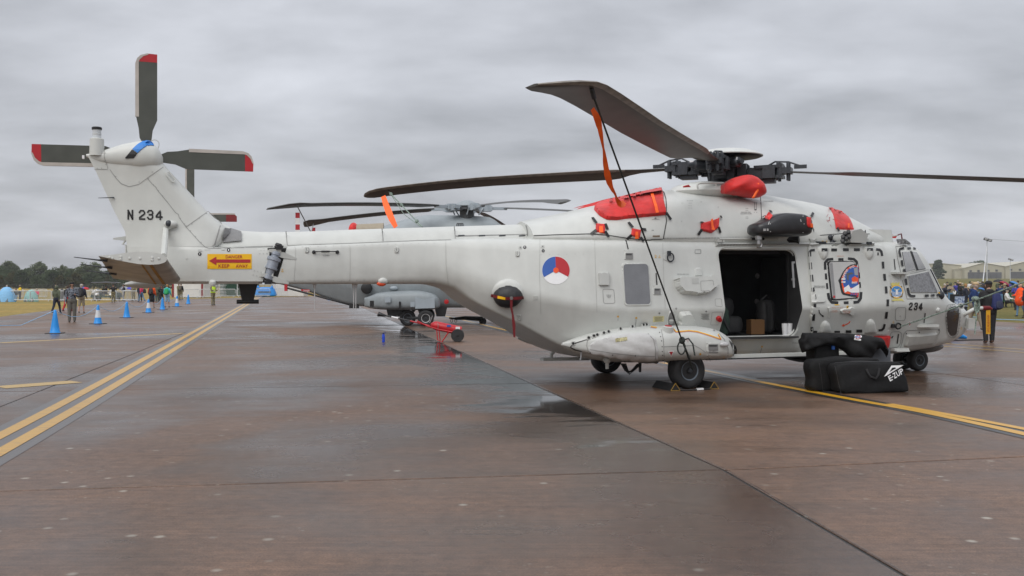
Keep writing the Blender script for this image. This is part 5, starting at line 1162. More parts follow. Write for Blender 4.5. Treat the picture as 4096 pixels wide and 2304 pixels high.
# ---- hoist pod on the starboard side
def pod():
    a = hp(c(6, 1283, 930), -1.3); e_ = hp(c(6, 1840, 880), -1.3)
    rows = []
    for x, yt, yb_, w in ((1283, 915, 945, .05), (1300, 880, 975, .16), (1380, 845, 995, .23), (1480, 790, 998, .27), (1600, 760, 998, .29), (1740, 770, 996, .29), (1810, 800, 985, .25), (1835, 830, 955, .17), (1842, 870, 910, .05)):
        t = hp(c(6, x, yt), -1.35); b = hp(c(6, x, yb_), -1.35); rows.append((t.x, -1.30, (t.z+b.z)/2, w, (t.z-b.z)/2))
    mb = ellipse_loft(rows, 28, 40, 3.6); o = obj('hoist_pod', mb, mat('black_composite', (.016, .016, .018), .38, var=.25, scale=9, coat=.15), heli, 50)
    target(o)
    d = Dec()
    for i in range(3): d.stroke(cs(6, [(1391, 921+i*8), (1443, 920+i*8)]), 1.4, 0, .006, step=3, dash=(4, 3))
    d.stroke(cs(6, [(1452, 850), (1440, 880)]), 1.2); d.stroke(cs(6, [(1766, 822), (1770, 850)]), 1.6)
    rivets_p = [(1460, 870), (1462, 946), (1790, 793), (1800, 870), (1790, 955)]
    for p in rivets_p: d.disc(c(6, *p), 1.5, 1.5, 0, .006, 8)
    o2 = put('rivets', d, P_WHT, o); 
    h = hp(c(6, 1345, 1005), -1.3); m = MB(); m.lathe([(.06, .03), (.06, -.04), (.035, -.05), (.035, -.12)], h, (0, 0, 1), 12); hk = obj('hoist_hook', m, STEEL, heli)
    h2 = hp(c(6, 1350, 1075), -1.3); m = MB(); m.tube([h2+Vector((math.cos(a_)*.05, 0, math.sin(a_)*.06)) for a_ in np.linspace(-2.6, 2.2, 12)], .016, 6); m.tube([h+Vector((0, 0, -.1)), h2+Vector((.02, 0, .05))], .022, 8); obj('hook', m, STEEL, hk)
    m = MB(); m.bar(hp(c(6, 1690, 1000), -1.05), hp(c(6, 1700, 1065), -.95), .2, .14); m.bar((a.x+.4, -1.3, 2.62), (a.x+.5, -.9, 2.62), .12, .1); obj('hoist_arm', m, BLKP, heli)
pod()
# ---- wheels
TYRE = mat('tyre_rubber', (.02, .02, .021), .7, var=.3, scale=8, bump=.1, bscale=40); RIM = mat('wheel_grey', (.16, .19, .22), .4, .3, var=.12)
def wheel(name, ctr, r, w, rim, parent=heli, mats=None):
    x, y, z = ctr; t = MB(); t.lathe([(rim, -w*.38), (rim*1.12, -w*.46), (r*.86, -w*.5), (r*.96, -w*.40), (r, -w*.2), (r, w*.2), (r*.96, w*.40), (r*.86, w*.5), (rim*1.12, w*.46), (rim, w*.38)], ctr, (0, 1, 0), 40)
    root = obj(name, t, TYRE, parent, 50)
    m = MB(); m.lathe([(.02, -w*.30), (rim*.35, -w*.34), (rim*.42, -w*.25), (rim*.5, -w*.16), (rim*.86, -w*.20), (rim*.96, -w*.42), (rim*1.06, -w*.44), (rim*1.06, w*.44), (.02, w*.3)], ctr, (0, 1, 0), 32); ri = obj('rim', m, mats or RIM, root, 40)
    h = MB(); h.lathe([(rim*.28, -w*.3), (rim*.26, -w*.52), (.01, -w*.54)], ctr, (0, 1, 0), 16); obj('hub_cap', h, GUN, root)
    bo = MB()
    for i in range(6): a = 2*math.pi*i/6; bo.lathe([(.012, -w*.2), (.012, -w*.25), (.004, -w*.26)], (x+math.cos(a)*rim*.68, y, z+math.sin(a)*rim*.68), (0, 1, 0), 8)
    tag(obj('wheel_bolts', bo, STEEL, root), kind='stuff')
    return root
wheel('main_wheel', (0, -1.50, .30), .30, .27, .15); wheel('main_wheel', (0, 1.50, .30), .30, .27, .15)
for s in (-1, 1):
    mb = MB(); mb.bar((0, s*1.32, .315), (0, s*1.0, .38), .12, .14); mb.bar((0, s*1.3, .3), (.0, s*1.3, .55), .1, .1); mb.tube([(-.35, s*1.15, .55), (0, s*1.25, .36)], .05, 8); obj('main_gear_leg', mb, PAINT2, heli)
NX = 6.02
for s in (-1, 1): wheel('nose_wheel', (NX, s*.19, .212), .212, .19, .105)
mb = MB(); mb.tube([(NX-.02, 0, .28), (NX-.02, 0, .62)], .075, 12); mb.tube([(NX, -.2, .212), (NX, .2, .212)], .05, 10); mb.tube([(NX-.1, 0, .3), (NX-.32, 0, .36), (NX-.1, 0, .52)], .03, 8); mb.tube([(NX+.05, -.03, .5), (NX+.2, -.05, .42)], .018, 6); obj('nose_gear_leg', mb, GUN, heli)
# tail skid bar under the belly
a = hp(c(4, 925, 1352), .35); b_ = hp(c(4, 1390, 1345), .35); mb = MB(); mb.bar(a, b_, .16, .05); mb.tube([hp(c(4, 1018, 1345), .35), hp(c(4, 1022, 1300), .35), hp(c(4, 1045, 1280), .35)], .03, 8); obj('tail_bumper', mb, PAINT2, heli)
# ------------------------------------------------------------------ main rotor
CR[9] = (2100, 560)
def c9(pts): return [(2100+.3106*x, 560+.3106*y) for x, y in pts]
HX = 1.76
BLADE = mat('blade_olive', (.055, .051, .044), .5, var=.2, scale=3); BLE = mat('blade_edge', (.21, .19, .165), .45, var=.3, scale=7)
mb = MB(); mb.lathe([(.33, 3.42), (.30, 3.52), (.22, 3.56), (.20, 3.62), (.27, 3.66), (.27, 3.70), (.19, 3.74), (.19, 3.95), (.13, 4.0), (.13, 4.16)], (HX, 0, 0), (0, 0, 1), 24); hub = obj('main_rotor', mb, GUN, heli)
mb = MB(); mb.lathe([(.64, 4.075), (.645, 4.09), (.55, 4.15), (.38, 4.195), (.15, 4.225), (.005, 4.23)], (HX, 0, 0), (0, 0, 1), 36, 0); mb.lathe([(.625, 4.0735), (.6, 4.06), (.3, 4.05), (.02, 4.05)], (HX, 0, 0), (0, 0, 1), 36, 1); obj('hub_cap', mb, [PAINT, BLKP], hub, 50)
def blade_mesh(zs, pk=1):
    rs = [1.02, 1.3, 1.7, 1.95, 2.2, 2.4, 3, 4, 5, 6, 6.8, 7.3, 7.55, 7.8, 8.0, 8.12, 8.18]
    A = pchip
    rings = []
    for r in rs:
        ch = A(r, [1.0, 1.75, 2.25, 2.4, 7.35, 7.6, 8.0, 8.18], [.20, .24, .56, .60, .60, .58, .40, .16]); le = A(r, [1.0, 1.75, 2.4, 7.35, 7.7, 8.0, 8.18], [.10, .11, .17, .17, .10, -.10, -.34])
        z = A(r, [0, 4.6, 7.4, 8.2], [zs[0], zs[1], zs[2]+.06, zs[2]-.03]); th = .055*min(1, ch/.5)+.01; tw = pk*R(pchip(r, [1, 2.2, 8.2], [3, 12, 9]))
        up = []; lo = []
        for s, t in ((0, .0), (.04, .45), (.12, .8), (.3, 1), (.6, .62), (1, .05)):
            y = le-ch*s; dz = (y-le+ch*.25)*math.tan(tw); up.append((r, y, z+dz+th*t*.6)); lo.append((r, y, z+dz-th*t*.5))
        rings.append(up+lo[:0:-1])
    mb = MB(); mb.loft(rings); n = len(rings[0])
    for i in range(len(mb.f)-2):
        j = i % n; ri = i//n
        if 3 <= ri and (j in (0, 1) or j >= n-3+1): mb.m[i] = 1
    return mb
for ang, zs in ((-135, (3.87, 3.93, 3.96)), (135, (3.9, 3.88, 3.70)), (-45, (3.84, 3.45, 3.15)), (45, (3.75, 3.42, 3.15))):
    rot = Matrix.Rotation(R(ang), 3, 'Z')
    def T3(mb): mb.v = [tuple(rot @ Vector(v)+Vector((HX, 0, 0))) for v in mb.v]; return mb
    obj('blade', T3(blade_mesh(zs, .1 if ang == -45 else 1)), [BLADE, BLE], hub, 40)
    z0 = pchip(.9, [0, 4.6], [zs[0], zs[1]]); m = MB()
    m.box((.42, 0, z0-.01), (.5, .17, .14)); m.prism([(.5, -.12), (.75, -.16), (.98, -.15), (1.02, .15), (.75, .17), (.5, .12)], (0, 0, z0+.05), (1, 0, 0), (0, 1, 0), (0, 0, 1), .05); m.prism([(.5, -.12), (.75, -.16), (.98, -.15), (1.02, .15), (.75, .17), (.5, .12)], (0, 0, z0-.12), (1, 0, 0), (0, 1, 0), (0, 0, 1), .05)
    for x, y in ((.93, .10), (.93, -.10), (1.1, .06), (1.1, -.06)): m.lathe([(.028, -.16), (.03, .13), (.018, .15)], (x, y, z0), (0, 0, 1), 8)
    m.box((.78, -.17, z0-.02), (.22, .05, .2)); m.box((.80, .17, z0-.02), (.18, .05, .2)); m.box((1.06, 0, z0), (.2, .27, .1)); m.tube([(.35, -.25, 3.45), (.42, -.22, z0-.1)], .022, 8); m.box((.45, -.2, z0-.1), (.16, .1, .07))
    m.lathe([(.05, 0), (.085, .02), (.085, .22), (.07, .24), (.05, .25), (.04, .36)], (.36, .18, z0+.02), (.8, .62, .0), 14)
    m.tube([(.7, .1, z0+.1), (.85, .08, z0+.17), (1.1, .02, z0+.15), (1.35, .0, z0+.06)], .016, 6); m.prism([(1.2, -.02), (1.42, -.02), (1.42, .02), (1.2, .02)], (0, 0, z0+.03), (1, 0, 0), (0, 1, 0), (0, 0, 1), .06)
    m.box((.22, .12, z0-.1), (.2, .12, .3)); m.box((.3, -.16, z0+.0), (.16, .1, .26)); m.lathe([(.09, -.1), (.1, .1), (.05, .14)], (.3, .05, z0+.02), (0, 0, 1), 12); m.box((.98, 0, z0+.0), (.06, .28, .24)); m.box((.72, .0, z0-.16), (.3, .2, .06))
    m.v = [(x, y, z0+(z-z0)*1.1) for x, y, z in m.v]
    obj('rotor_arm', T3(m), GUN, hub, 30)
    m = MB(); m.box((.60, .30, z0+.08), (.07, .006, .05)); m.box((.5, .27, z0+.02), (.05, .06, .04), 1); obj('arm_label', T3(m), [P_WHT, P_YEL], hub, 0)
# ------------------------------------------------------------------ tail rotor (port side)
TRC = Vector((-8.33, .50, 3.67)); TRB = mat('tail_blade_grey', (.070, .074, .062), .45, var=.12, scale=4); TLE = mat('blade_edge_beige', (.46, .42, .38), .45, var=.1); TRED = mat('blade_tip_red', '#b01f28', .45)
mb = MB(); mb.lathe([(.10, -.28), (.14, -.1), (.16, 0), (.16, .08), (.08, .12)], TRC, (0, 1, 0), 20); trot = obj('tail_rotor', mb, GUN, heli)
for ang in (90, 181, 0, 270):
    ca, sa = math.cos(R(ang)), math.sin(R(ang)); ux = Vector((ca, 0, sa)); uy = Vector((-sa, 0, ca)); un = Vector((0, 1, 0)); w = .155
    body = [(.16, .03), (.30, .10), (.45, w-.04), (.62, w-.005), (1.47, w-.005), (1.47, -w), (.58, -w), (.42, -.09), (.16, -.06)]
    tip = [(1.47, w-.045), (1.50, w-.05), (1.56, .04), (1.60, -.03), (1.595, -w), (1.47, -w)]
    edge = [(.62, w-.045), (.62, w+.008), (1.44, w+.008), (1.52, w-.02), (1.57, w-.07), (1.605, -.02), (1.585, -.03), (1.555, .045), (1.5, w-.055), (1.46, w-.042)]
    m = MB(); m.prism(body, TRC-un*.016, ux, uy, un, .032, 0); m.prism(tip, TRC-un*.018, ux, uy, un, .036, 2); m.prism(edge, TRC-un*.022, ux, uy, un, .044, 1)
    obj('blade', m, [TRB, TLE, TRED, GUN], trot, 0)
mb = MB(); P = [hp(c(1, *p), .3) for p in ((1510, 920), (1560, 903), (1598, 930), (1595, 980), (1568, 1015))]; mb.tube(smooth_path(P, 4), .006, 5); obj('tail_cable', mb, PAINT2, heli)
# ------------------------------------------------------------------ cloth covers (things of their own, laid on the helicopter)
def on_heli(o): o.location = HM; o.rotation_euler = (0, 0, HYAW); return o
def wrinkle(d, a, s=1):
    for i, v in enumerate(d.v):
        x, y, z = v; k = a*(math.sin(11*s*x+5*z)*.5+math.sin(23*s*z+7*x)*.3+math.sin(37*s*x-19*z)*.2); d.v[i] = (x, y-k, z+k*.5)
def cover(name, label, P, h, dome=False, bev=4, wr=.012, g=8, straps=(), tag_=None):
    d = Dec().raised(P, h, bev, 0, g, dome, .0); wrinkle(d, wr); o = on_heli(obj(name, d, REDC, None, 70)); tag(o, label, 'cover')
    for a, b in straps:
        q1, n1 = hit(a); q2, n2 = hit(b); s = MB(); s.bar(q1+n1*(h+.01), q2+n2*.02, .045, .008, up=n1); obj('strap', s, BLKP, o)
    if tag_:
        d = Dec().poly(tag_, 0, h+wr*1.4+.015, 8); obj('orange_tab', d, ORG, o, 0)
    return o
ex = cover('exhaust_cover', 'large red cloth cover over the near engine exhaust with orange strip', rpoly(c9([(878, 890), (930, 845), (1010, 808), (1270, 742), (1500, 690), (1765, 643), (1782, 690), (1800, 830), (1815, 968), (1650, 985), (1290, 1018), (1180, 1036), (1050, 1030), (950, 975)]), 8), .07, False, 5, .011, 7, [(c9([(1800, 965)])[0], c9([(1875, 1030)])[0])], c9([(1620, 735), (1655, 730), (1702, 972), (1662, 978)]))
e2 = copy_tree(ex); e2.scale = (1, -1, 1); tag(e2, 'red cloth cover on the far engine exhaust, seen only as a sliver')
for ch in list(e2.children):
    if 'orange' in ch.name: bpy.data.objects.remove(ch)
def pillow(P, Y, h, g=7, wr=.02, back=.5):
    P = dens(P, g); pts, fs = cdt(P, g); dm = max(edist(p, P) for p in pts); d = MB(); A = []; B = []
    for p in pts:
        q = hp(p, Y); k = math.sqrt(max(0, 1-(1-min(1, edist(p, P)/dm))**2)); w_ = wr*(math.sin(17*q.x+9*q.z)+math.sin(31*q.z-13*q.x))*.5*k
        A.append(q+Vector((0, -h*k-w_, 0))); B.append(q+Vector((0, h*k*back+.002, 0)))
    d.add(A, fs); d.add(B, [f[::-1] for f in fs]); return d
ic = tag(on_heli(obj('intake_cover', pillow(rpoly(cs(6, [(1000, 470), (1075, 412), (1180, 382), (1250, 372), (1310, 398), (1368, 450), (1402, 520), (1396, 575), (1350, 606), (1250, 612), (1150, 587), (998, 566)]), 8), -.72, .24, back=1.6), REDC, None, 75)), 'bulky red cloth hood over the engine intake beneath the rotor hub', 'cover')
obj('orange_tab', pillow(cs(6, [(1328, 448), (1353, 455), (1345, 540), (1302, 612), (1275, 610), (1320, 530)]), -.93, .02, 5, 0), ORG, ic, 60)
tag(on_heli(obj('intake_cover', pillow(cs(6, [(850, 500), (905, 470), (995, 452), (1000, 490), (920, 505)]), -.3, .08, 5), REDC, None, 75)), 'red cloth strip between the rotor mast and the intake hood', 'cover')
cover('intake_cover', 'small red cloth flap behind the rotor mast on top of the cowling', rpoly(cs(6, [(582, 505), (584, 488), (640, 474), (665, 500)]), 3), .03, False, 2, .004, 5)
cover('vent_cover', 'small square red vent cover with four black straps, nearer the roundel', c9([(912, 1078), (1035, 1085), (1030, 1208), (908, 1182)]), .03, False, 3, .005, 6, [(c9([(915, 1085)])[0], c9([(868, 1008)])[0]), (c9([(1030, 1095)])[0], c9([(1060, 1160)])[0]), (c9([(912, 1175)])[0], c9([(848, 1218)])[0]), (c9([(1025, 1190)])[0], c9([(1075, 1248)])[0])], c9([(950, 1130), (992, 1130), (1000, 1208), (945, 1210)]))
cover('vent_cover', 'small square red vent cover with four black straps, beside the green rope', c9([(1375, 1138), (1495, 1160), (1480, 1265), (1362, 1235)]), .03, False, 3, .005, 6, [(c9([(1378, 1140)])[0], c9([(1330, 1065)])[0]), (c9([(1490, 1160)])[0], c9([(1555, 1160)])[0]), (c9([(1365, 1230)])[0], c9([(1312, 1295)])[0]), (c9([(1475, 1255)])[0], c9([(1525, 1318)])[0])], c9([(1410, 1195), (1442, 1195), (1450, 1262), (1402, 1265)]))
cover('vent_cover', 'crumpled red vent cover with orange loop in the middle of the cowling', rpoly(cs(6, [(760, 862), (850, 842), (948, 806), (942, 912), (868, 965), (830, 960), (756, 938)]), 3), .05, False, 5, .02, 6, [(c(6, 765, 868), c(6, 758, 852)), (c(6, 945, 812), c(6, 968, 800)), (c(6, 758, 935), c(6, 730, 982)), (c(6, 925, 912), c(6, 955, 962))], cs(6, [(835, 845), (858, 832), (862, 900), (880, 948), (845, 945)]))
cover('vent_cover', 'red vent cover peeping out behind the black hoist pod', cs(6, [(1440, 752), (1488, 785), (1450, 830), (1405, 812)]), .03, False, 3, .004, 6, [(c(6, 1462, 765), c(6, 1455, 738)), (c(6, 1412, 808), c(6, 1375, 806))])
cover('vent_cover', 'narrow red vent cover in front of the black hoist pod', cs(6, [(1826, 800), (1868, 806), (1870, 908), (1845, 905), (1830, 880)]), .03, False, 3, .004, 6, [(c(6, 1865, 808), c(6, 1890, 765)), (c(6, 1865, 900), c(6, 1895, 945))], cs(6, [(1845, 868), (1866, 868), (1868, 905), (1845, 904)]))
cover('cowling_cover', 'red cloth cover on the nose of the engine cowling above the cockpit', rpoly(cs(6, [(2048, 698), (2180, 738), (2250, 800), (2290, 880), (2303, 938), (2210, 930), (2118, 922), (2110, 850), (2090, 765)]), 4), .03, False, 4, .012, 7, [(c(6, 2122, 918), c(6, 2150, 948))], cs(6, [(2222, 885), (2240, 885), (2238, 928), (2220, 926)]))
cover('belly_cover', 'red cloth panel hanging below the sliding door behind the bags', rpoly(cs(8, [(1062, 1168), (1228, 1160), (1222, 1200), (1205, 1285), (1100, 1318), (1070, 1250)]), 2), .05, False, 3, .01, 8, [(c(8, 1224, 1165), c(8, 1250, 1172))])
mb = MB(); q = hp(c(8, 1245, 145), -.5); mb.prism([(-.12, 0), (.14, -.01), (.1, -.07), (-.05, -.06)], q, (1, 0, 0), (0, 0, 1), (0, 1, 0), .03); tag(on_heli(obj('roof_cover', mb, REDC)), 'tiny red cloth cover on the cockpit roof', 'cover')
# ------------------------------------------------------------------ cabin contents
mb = MB(); Y0 = -.86
a = hp(c(8, 208, 340), Y0); b_ = hp(c(8, 214, 1150), Y0); mb.tube([(a.x, Y0, 2.2), (a.x, Y0, .82)], .045, 10); mb.tube([(a.x, Y0, 2.25), (a.x, Y0, 1.95)], .06, 10); gm = obj('gun_mount_pole', mb, BLKP, heli)
mb = MB(); 
for y_ in (428, 598): p1 = hp(c(8, 240, y_), -1.1); p2 = hp(c(8, 335, y_-6), -1.1); mb.bar(p1, p2, .03, .035)
mb.tube([hp(c(8, 246, 430), -1.1), hp(c(8, 262, 680), -1.1)], .02, 8); obj('mount_handle', mb, mat('handle_grey', (.42, .43, .44), .4), heli)
for nm, ctr, d_, m in (('cabin_seat', (.75, .1, 1.25), (.5, .5, .8), mat('seat_green', (.022, .026, .022), .9)), ('cabin_bulkhead', (3.1, .0, 1.5), (.06, 1.8, 1.35), mat('bulkhead_grey', (.05, .052, .055), .8)), ('cabin_console', (1.55, .55, 1.5), (.5, .4, .9), mat('console_grey', (.035, .035, .038), .8))):
    mb = MB(); mb.box(ctr, d_, 0, None, .94); mb.box((ctr[0], ctr[1], ctr[2]+d_[2]/2+.03), (d_[0]*.9, d_[1]*.9, .06)); obj(nm, mb, m, heli)
d = MB()
for x, y in ((1343, 1393), (1338, 1650)): q = hp(c(6, x, y), .30); d.lathe([(.05, 0), (.05, -.004), (.04, -.005)], (q.x, .34, q.z), (0, 1, 0), 18)
put_each('round_sticker', d, mat('sticker_pale', (.14, .13, .13), .5, var=.6, scale=30), heli)
def bag_mesh(L, W, Hh, r=.3, wr=.012, n=16, k=14, taper=.9):
    rings = []
    for i in range(k+1):
        t = -1+2*i/k; e = (1-abs(t)**6)**.5 if abs(t) < 1 else .0; e = max(e, .25); ring = []
        for j in range(n):
            a = 2*math.pi*j/n; cx, cz = math.cos(a), math.sin(a); p = 4
            y = math.copysign(abs(cx)**(2/p), cx)*W/2*e; z = math.copysign(abs(cz)**(2/p), cz)*Hh/2*e
            y *= 1-(1-taper)*(z/Hh+.5); w_ = wr*(math.sin(13*t+3*z*9)+math.sin(29*y+7*t))
            ring.append((t*L/2, y+w_, z+Hh/2+w_*.4))
        rings.append(ring)
    m = MB(); m.loft(rings); return m
def hthing(name, label, cat, loc, rz=0):
    o = thing(name, label, cat, HMAT @ Vector(loc), HYAW+rz); return o
t = hthing('duffel_bag', 'dark green holdall with black strap standing just inside the cabin doorway', 'bag', (1.02, -.85, .81), .25); obj('bag_body', bag_mesh(.42, .3, .52, wr=.015, taper=.6), mat('dark_green_cloth', (.022, .042, .03), .75, var=.3), t, 60); mb = MB(); mb.bar((-.12, -.16, .42), (.12, -.17, .08), .04, .012, up=(0, 1, 0)); obj('strap', mb, BLACK, t)
t = hthing('duffel_bag', 'long black holdall with white lettering lying deeper in the cabin', 'bag', (1.30, -.25, 1.12), .1); obj('bag_body', bag_mesh(.85, .35, .36), mat('black_cloth', (.016, .016, .017), .7, var=.3), t, 60); vs, fs = text_mesh('berghaus'); mb = MB(); mb.add([(-.38+.36*u, -.192, .16+.07*v) for u, v in vs], fs); obj('bag_lettering', mb, mat('grey_lettering', (.25, .25, .25), .6), t, 0)
t = hthing('duffel_bag', 'fat black holdall on the cabin floor under the lettered one', 'bag', (1.42, -.35, .81), .0); obj('bag_body', bag_mesh(.8, .4, .34), mat('black_cloth', (.016, .016, .017)), t, 60)
t = hthing('cardboard_box', 'small brown cardboard box on the cabin floor', 'box', (2.06, -.45, .81), -.15); mb = MB(); mb.box((0, 0, .13), (.26, .2, .26)); obj('carton', mb, mat('cardboard', '#6e4e2e', .8), t, 0); mb = MB(); mb.box((.0, -.02, .262), (.26, .05, .003)); obj('tape', mb, mat('tape_brown', '#a37c4c', .4), t, 0)
t = hthing('backpack', 'black rucksack beside the gun mount pole in the cabin', 'backpack', (2.35, -.35, .81), .1); obj('bag_body', bag_mesh(.34, .28, .62, taper=.8), mat('black_cloth', (.016, .016, .017)), t, 60); mb = MB(); mb.tube([(-.1, 0, .62), (0, -.02, .70), (.1, 0, .62)], .02, 6); obj('top_handle', mb, BLACK, t)
for x, lab in ((2.30, 'white travel cup left of the gun mount pole'), (2.392, 'white lidded travel cup by the front door jamb')):
    t = hthing('travel_cup', lab, 'cup', (x, -1.0, .806)); mb = MB(); mb.lathe([(.042, 0), (.058, .20), (.058, .215)], (0, 0, 0), (0, 0, 1), 20); obj('cup_body', mb, mat('white_enamel', (.75, .75, .75), .3), t); mb = MB(); mb.lathe([(.056, .216), (.05, .225), (.02, .23), (.02, .245)], (0, 0, 0), (0, 0, 1), 20); obj('lid', mb, BLKP, t)
# ------------------------------------------------------------------ ropes and ribbons of the blades
RROPE = mat('green_black_rope', (.028, .034, .03), .8, var=.6, scale=60); GROPE = mat('green_white_rope', (.22, .28, .24), .8, var=.7, scale=45)
rotA = HMAT @ Matrix.Translation((HX, 0, 0)) @ Matrix.Rotation(R(-135), 4, 'Z'); rotB = HMAT @ Matrix.Translation((HX, 0, 0)) @ Matrix.Rotation(R(135), 4, 'Z')
PA = rotA @ Vector((7.45, .02, 3.97)); PB = rotB @ Vector((7.35, -.02, 3.74)); PA0 = PA.copy()
WH = HMAT @ Vector((0, -1.70, .33)); KN = WH.lerp(PA, .14)
mb = MB(); mb.tube([PA+Vector((0, 0, .03)), PA.lerp(WH, .02)], .03, 8, 1); mb.tube([PA.lerp(WH, t/20) for t in range(21)], .013, 6); mb.tube([KN, KN.lerp(WH, .5)+Vector((.012, 0, 0)), WH], .016, 6)
mb.ell(KN, (.05, .05, .06)); mb.tube([KN+Vector((-.01+.06*math.sin(a), 0, -.12-.1*math.cos(a))) for a in np.linspace(0, 2*math.pi, 14)], .013, 6); mb.tube([KN, KN+Vector((.10, 0, .03)), KN+Vector((.17, 0, -.06)), KN+Vector((.20, 0, -.24))], .013, 6)
tag(obj('tie_down_rope', mb, [RROPE, GUN], None), 'dark green rope from the near rotor blade down to the main wheel', 'rope')
def ribbon(name, pts, widths, m, label, dep):
    mb = MB(); vs = []; P = [at(p[0], p[1], d_) for p, d_ in zip(pts, dep)]; n = len(P)
    for i, p in enumerate(P):
        t = (P[min(i+1, n-1)]-P[max(i-1, 0)]).normalized(); s = t.cross(Vector((0, 1, 0))).normalized(); s = (s+Vector((0, .5*math.sin(i*1.3), 0))).normalized(); vs += [p+s*widths[i]/2, p-s*widths[i]/2]
    fs = [(2*i, 2*i+1, 2*i+3, 2*i+2) for i in range(n-1)]; mb.add(vs, fs); mb.add([v+Vector((0, .004, 0)) for v in vs], [f[::-1] for f in fs]); o = obj(name, mb, m, None, 60); tag(o, label, 'ribbon'); return o
dA = PA.y
RP = smooth_path([Vector((*p, 0)) for p in cs(5, [(928, 340), (975, 430), (1005, 540), (1030, 680), (1048, 780), (1062, 900), (1090, 1040), (1125, 1140), (1160, 1200), (1178, 1255), (1220, 1310), (1250, 1275)])], 3); n_ = len(RP)
ribbon('orange_ribbon', [(p.x, p.y) for p in RP], [.075*(.75+.35*math.sin(i*.45)) for i in range(n_)], ORG, 'long orange warning ribbon fluttering from the near rotor blade rope', [dA+.12+1.5*i/n_ for i in range(n_)])
SP = at(*c(3, 1740, 520), 17.0); SP = HMAT @ (hit(c(3, 1735, 525))[0])
mb = MB(); mb.tube([PB, PB.lerp(SP, .5), SP], .012, 6); mb.tube([PB.lerp(SP, .12)+Vector((0, 0, -.02)), PB.lerp(SP, .6)+Vector((-.08, 0, -.05)), SP+Vector((-.05, 0, .02))], .007, 5)
for f_ in (.1, .42, .85): mb.ell(PB.lerp(SP, f_), (.04, .03, .04))
tag(obj('tie_down_rope', mb, [GROPE], None), 'pale green rope from the rear rotor blade tip to the tail boom', 'rope')
ribbon('orange_ribbon', cs(3, [(1340, 212), (1365, 290), (1395, 370), (1425, 440), (1468, 526)]), [.1, .13, .14, .14, .1], ORG, 'orange warning ribbon on the rear rotor blade rope above the tail boom', [PB.lerp(SP, t).y-.05 for t in (.15, .3, .45, .6, .8)])
# rope and red warning flag at the nose
RE = at(4330, 1035, 15.5); mb = MB(); mb.tube([ROPE_A.lerp(RE, t/10)+Vector((0, 0, -.03*math.sin(math.pi*t/10))) for t in range(11)], .013, 6)
K2 = ROPE_A.lerp(RE, .45); mb.ell(K2, (.07, .04, .045))
for k_ in range(3): mb.tube([K2+Vector((.03+.045*math.sin(a)*(1-.2*k_), .02*k_, -.12-.12*math.cos(a))) for a in np.linspace(0, 2*math.pi, 14)], .012, 6)
mb.tube([K2, K2+Vector((.02, 0, -.3)), K2+Vector((-.01, 0, -.62))], .011, 6)
tag(obj('mooring_rope', mb, GROPE, None), 'green and white rope running from the nose to the right with a knotted coil', 'rope')
t = thing('pitot_cover', 'yellow remove before flight streamer hanging from the red pitot cover', 'streamer', HMAT @ hp(c(8, 2180, 886), hit(c(8, 1975, 962))[0].y-.18))
mb = MB(); mb.tube([(-.05, 0, 0), (.1, .02, .0), (.16, .03, -.02)], [.045, .045, .02], 10); obj('sleeve', mb, mat('dark_red_webbing', '#6d1218'), t)
mb = MB(); fx = .045; mb.box((.07, 0, -.26), (.085, .006, .5)); fl = obj('streamer', mb, mat('streamer_yellow', '#d8a018', .6), t, 0)
vs, fs = text_mesh('REMOVE BEFORE FLIGHT'); mb = MB(); mb.add([(.048+.045*v, -.006, -.14-.34*u) for u, v in vs], fs); obj('lettering', mb, P_DRED, fl, 0)
# ------------------------------------------------------------------ ground equipment near the helicopter
def ctx_world(objs):
    global ORG_L, ROT_L
    ORG_L = Vector((0, 0, CAMH)); ROT_L = Matrix.Identity(3); TG.clear(); _bvh[0] = None
    for o in objs:
        mw = o.matrix_basis if o.parent is None else o.parent.matrix_basis @ o.matrix_basis
        TG.append(([tuple(mw @ v.co) for v in o.data.vertices], [tuple(p.vertices) for p in o.data.polygons]))
def softbox(cor, n=8, rnd=.12, bulge=.02, wr=.006, seed=0):
    """cor: 8 corners, bottom 4 then top 4 ; rounded, slightly bulged box"""
    mb = MB(); C8 = [Vector(p) for p in cor]; ph = seed*1.7
    def tri_(u, v, w):
        a = (C8[0]*(1-u)+C8[1]*u)*(1-v)+(C8[3]*(1-u)+C8[2]*u)*v; b = (C8[4]*(1-u)+C8[5]*u)*(1-v)+(C8[7]*(1-u)+C8[6]*u)*v; return a*(1-w)+b*w
    ctr = sum(C8, Vector())/8
    def pt(x, y, z):
        q = Vector((x, y, z)); s = max(abs(x), abs(y), abs(z)); l4 = (x**8+y**8+z**8)**(1/8); q2 = q/l4*s; q = q*(1-rnd*4)+q2*rnd*4 if rnd*4 < 1 else q2
        p = tri_((q.x+1)/2, (q.y+1)/2, (q.z+1)/2); e = (1-x*x*.9)*(1-z*z*.9) if abs(y) == 1 else ((1-x*x)*(1-y*y) if abs(z) == 1 else (1-y*y)*(1-z*z))
        d_ = (p-ctr).normalized(); return p+d_*(bulge*max(e, 0)+wr*(math.sin(9*p.x+13*p.z+ph)+math.sin(21*p.z-8*p.x+2*ph)))
    for ax in range(3):
        for s in (-1, 1):
            V = []; 
            for i in range(n+1):
                for j in range(n+1):
                    a, b = -1+2*i/n, -1+2*j/n; q = [0, 0, 0]; q[ax] = s; q[(ax+1) % 3] = a; q[(ax+2) % 3] = b; V.append(pt(*q))
            mb.add(V, [(i*(n+1)+j, (i+1)*(n+1)+j, (i+1)*(n+1)+j+1, i*(n+1)+j+1) for i in range(n) for j in range(n)])
    return mb
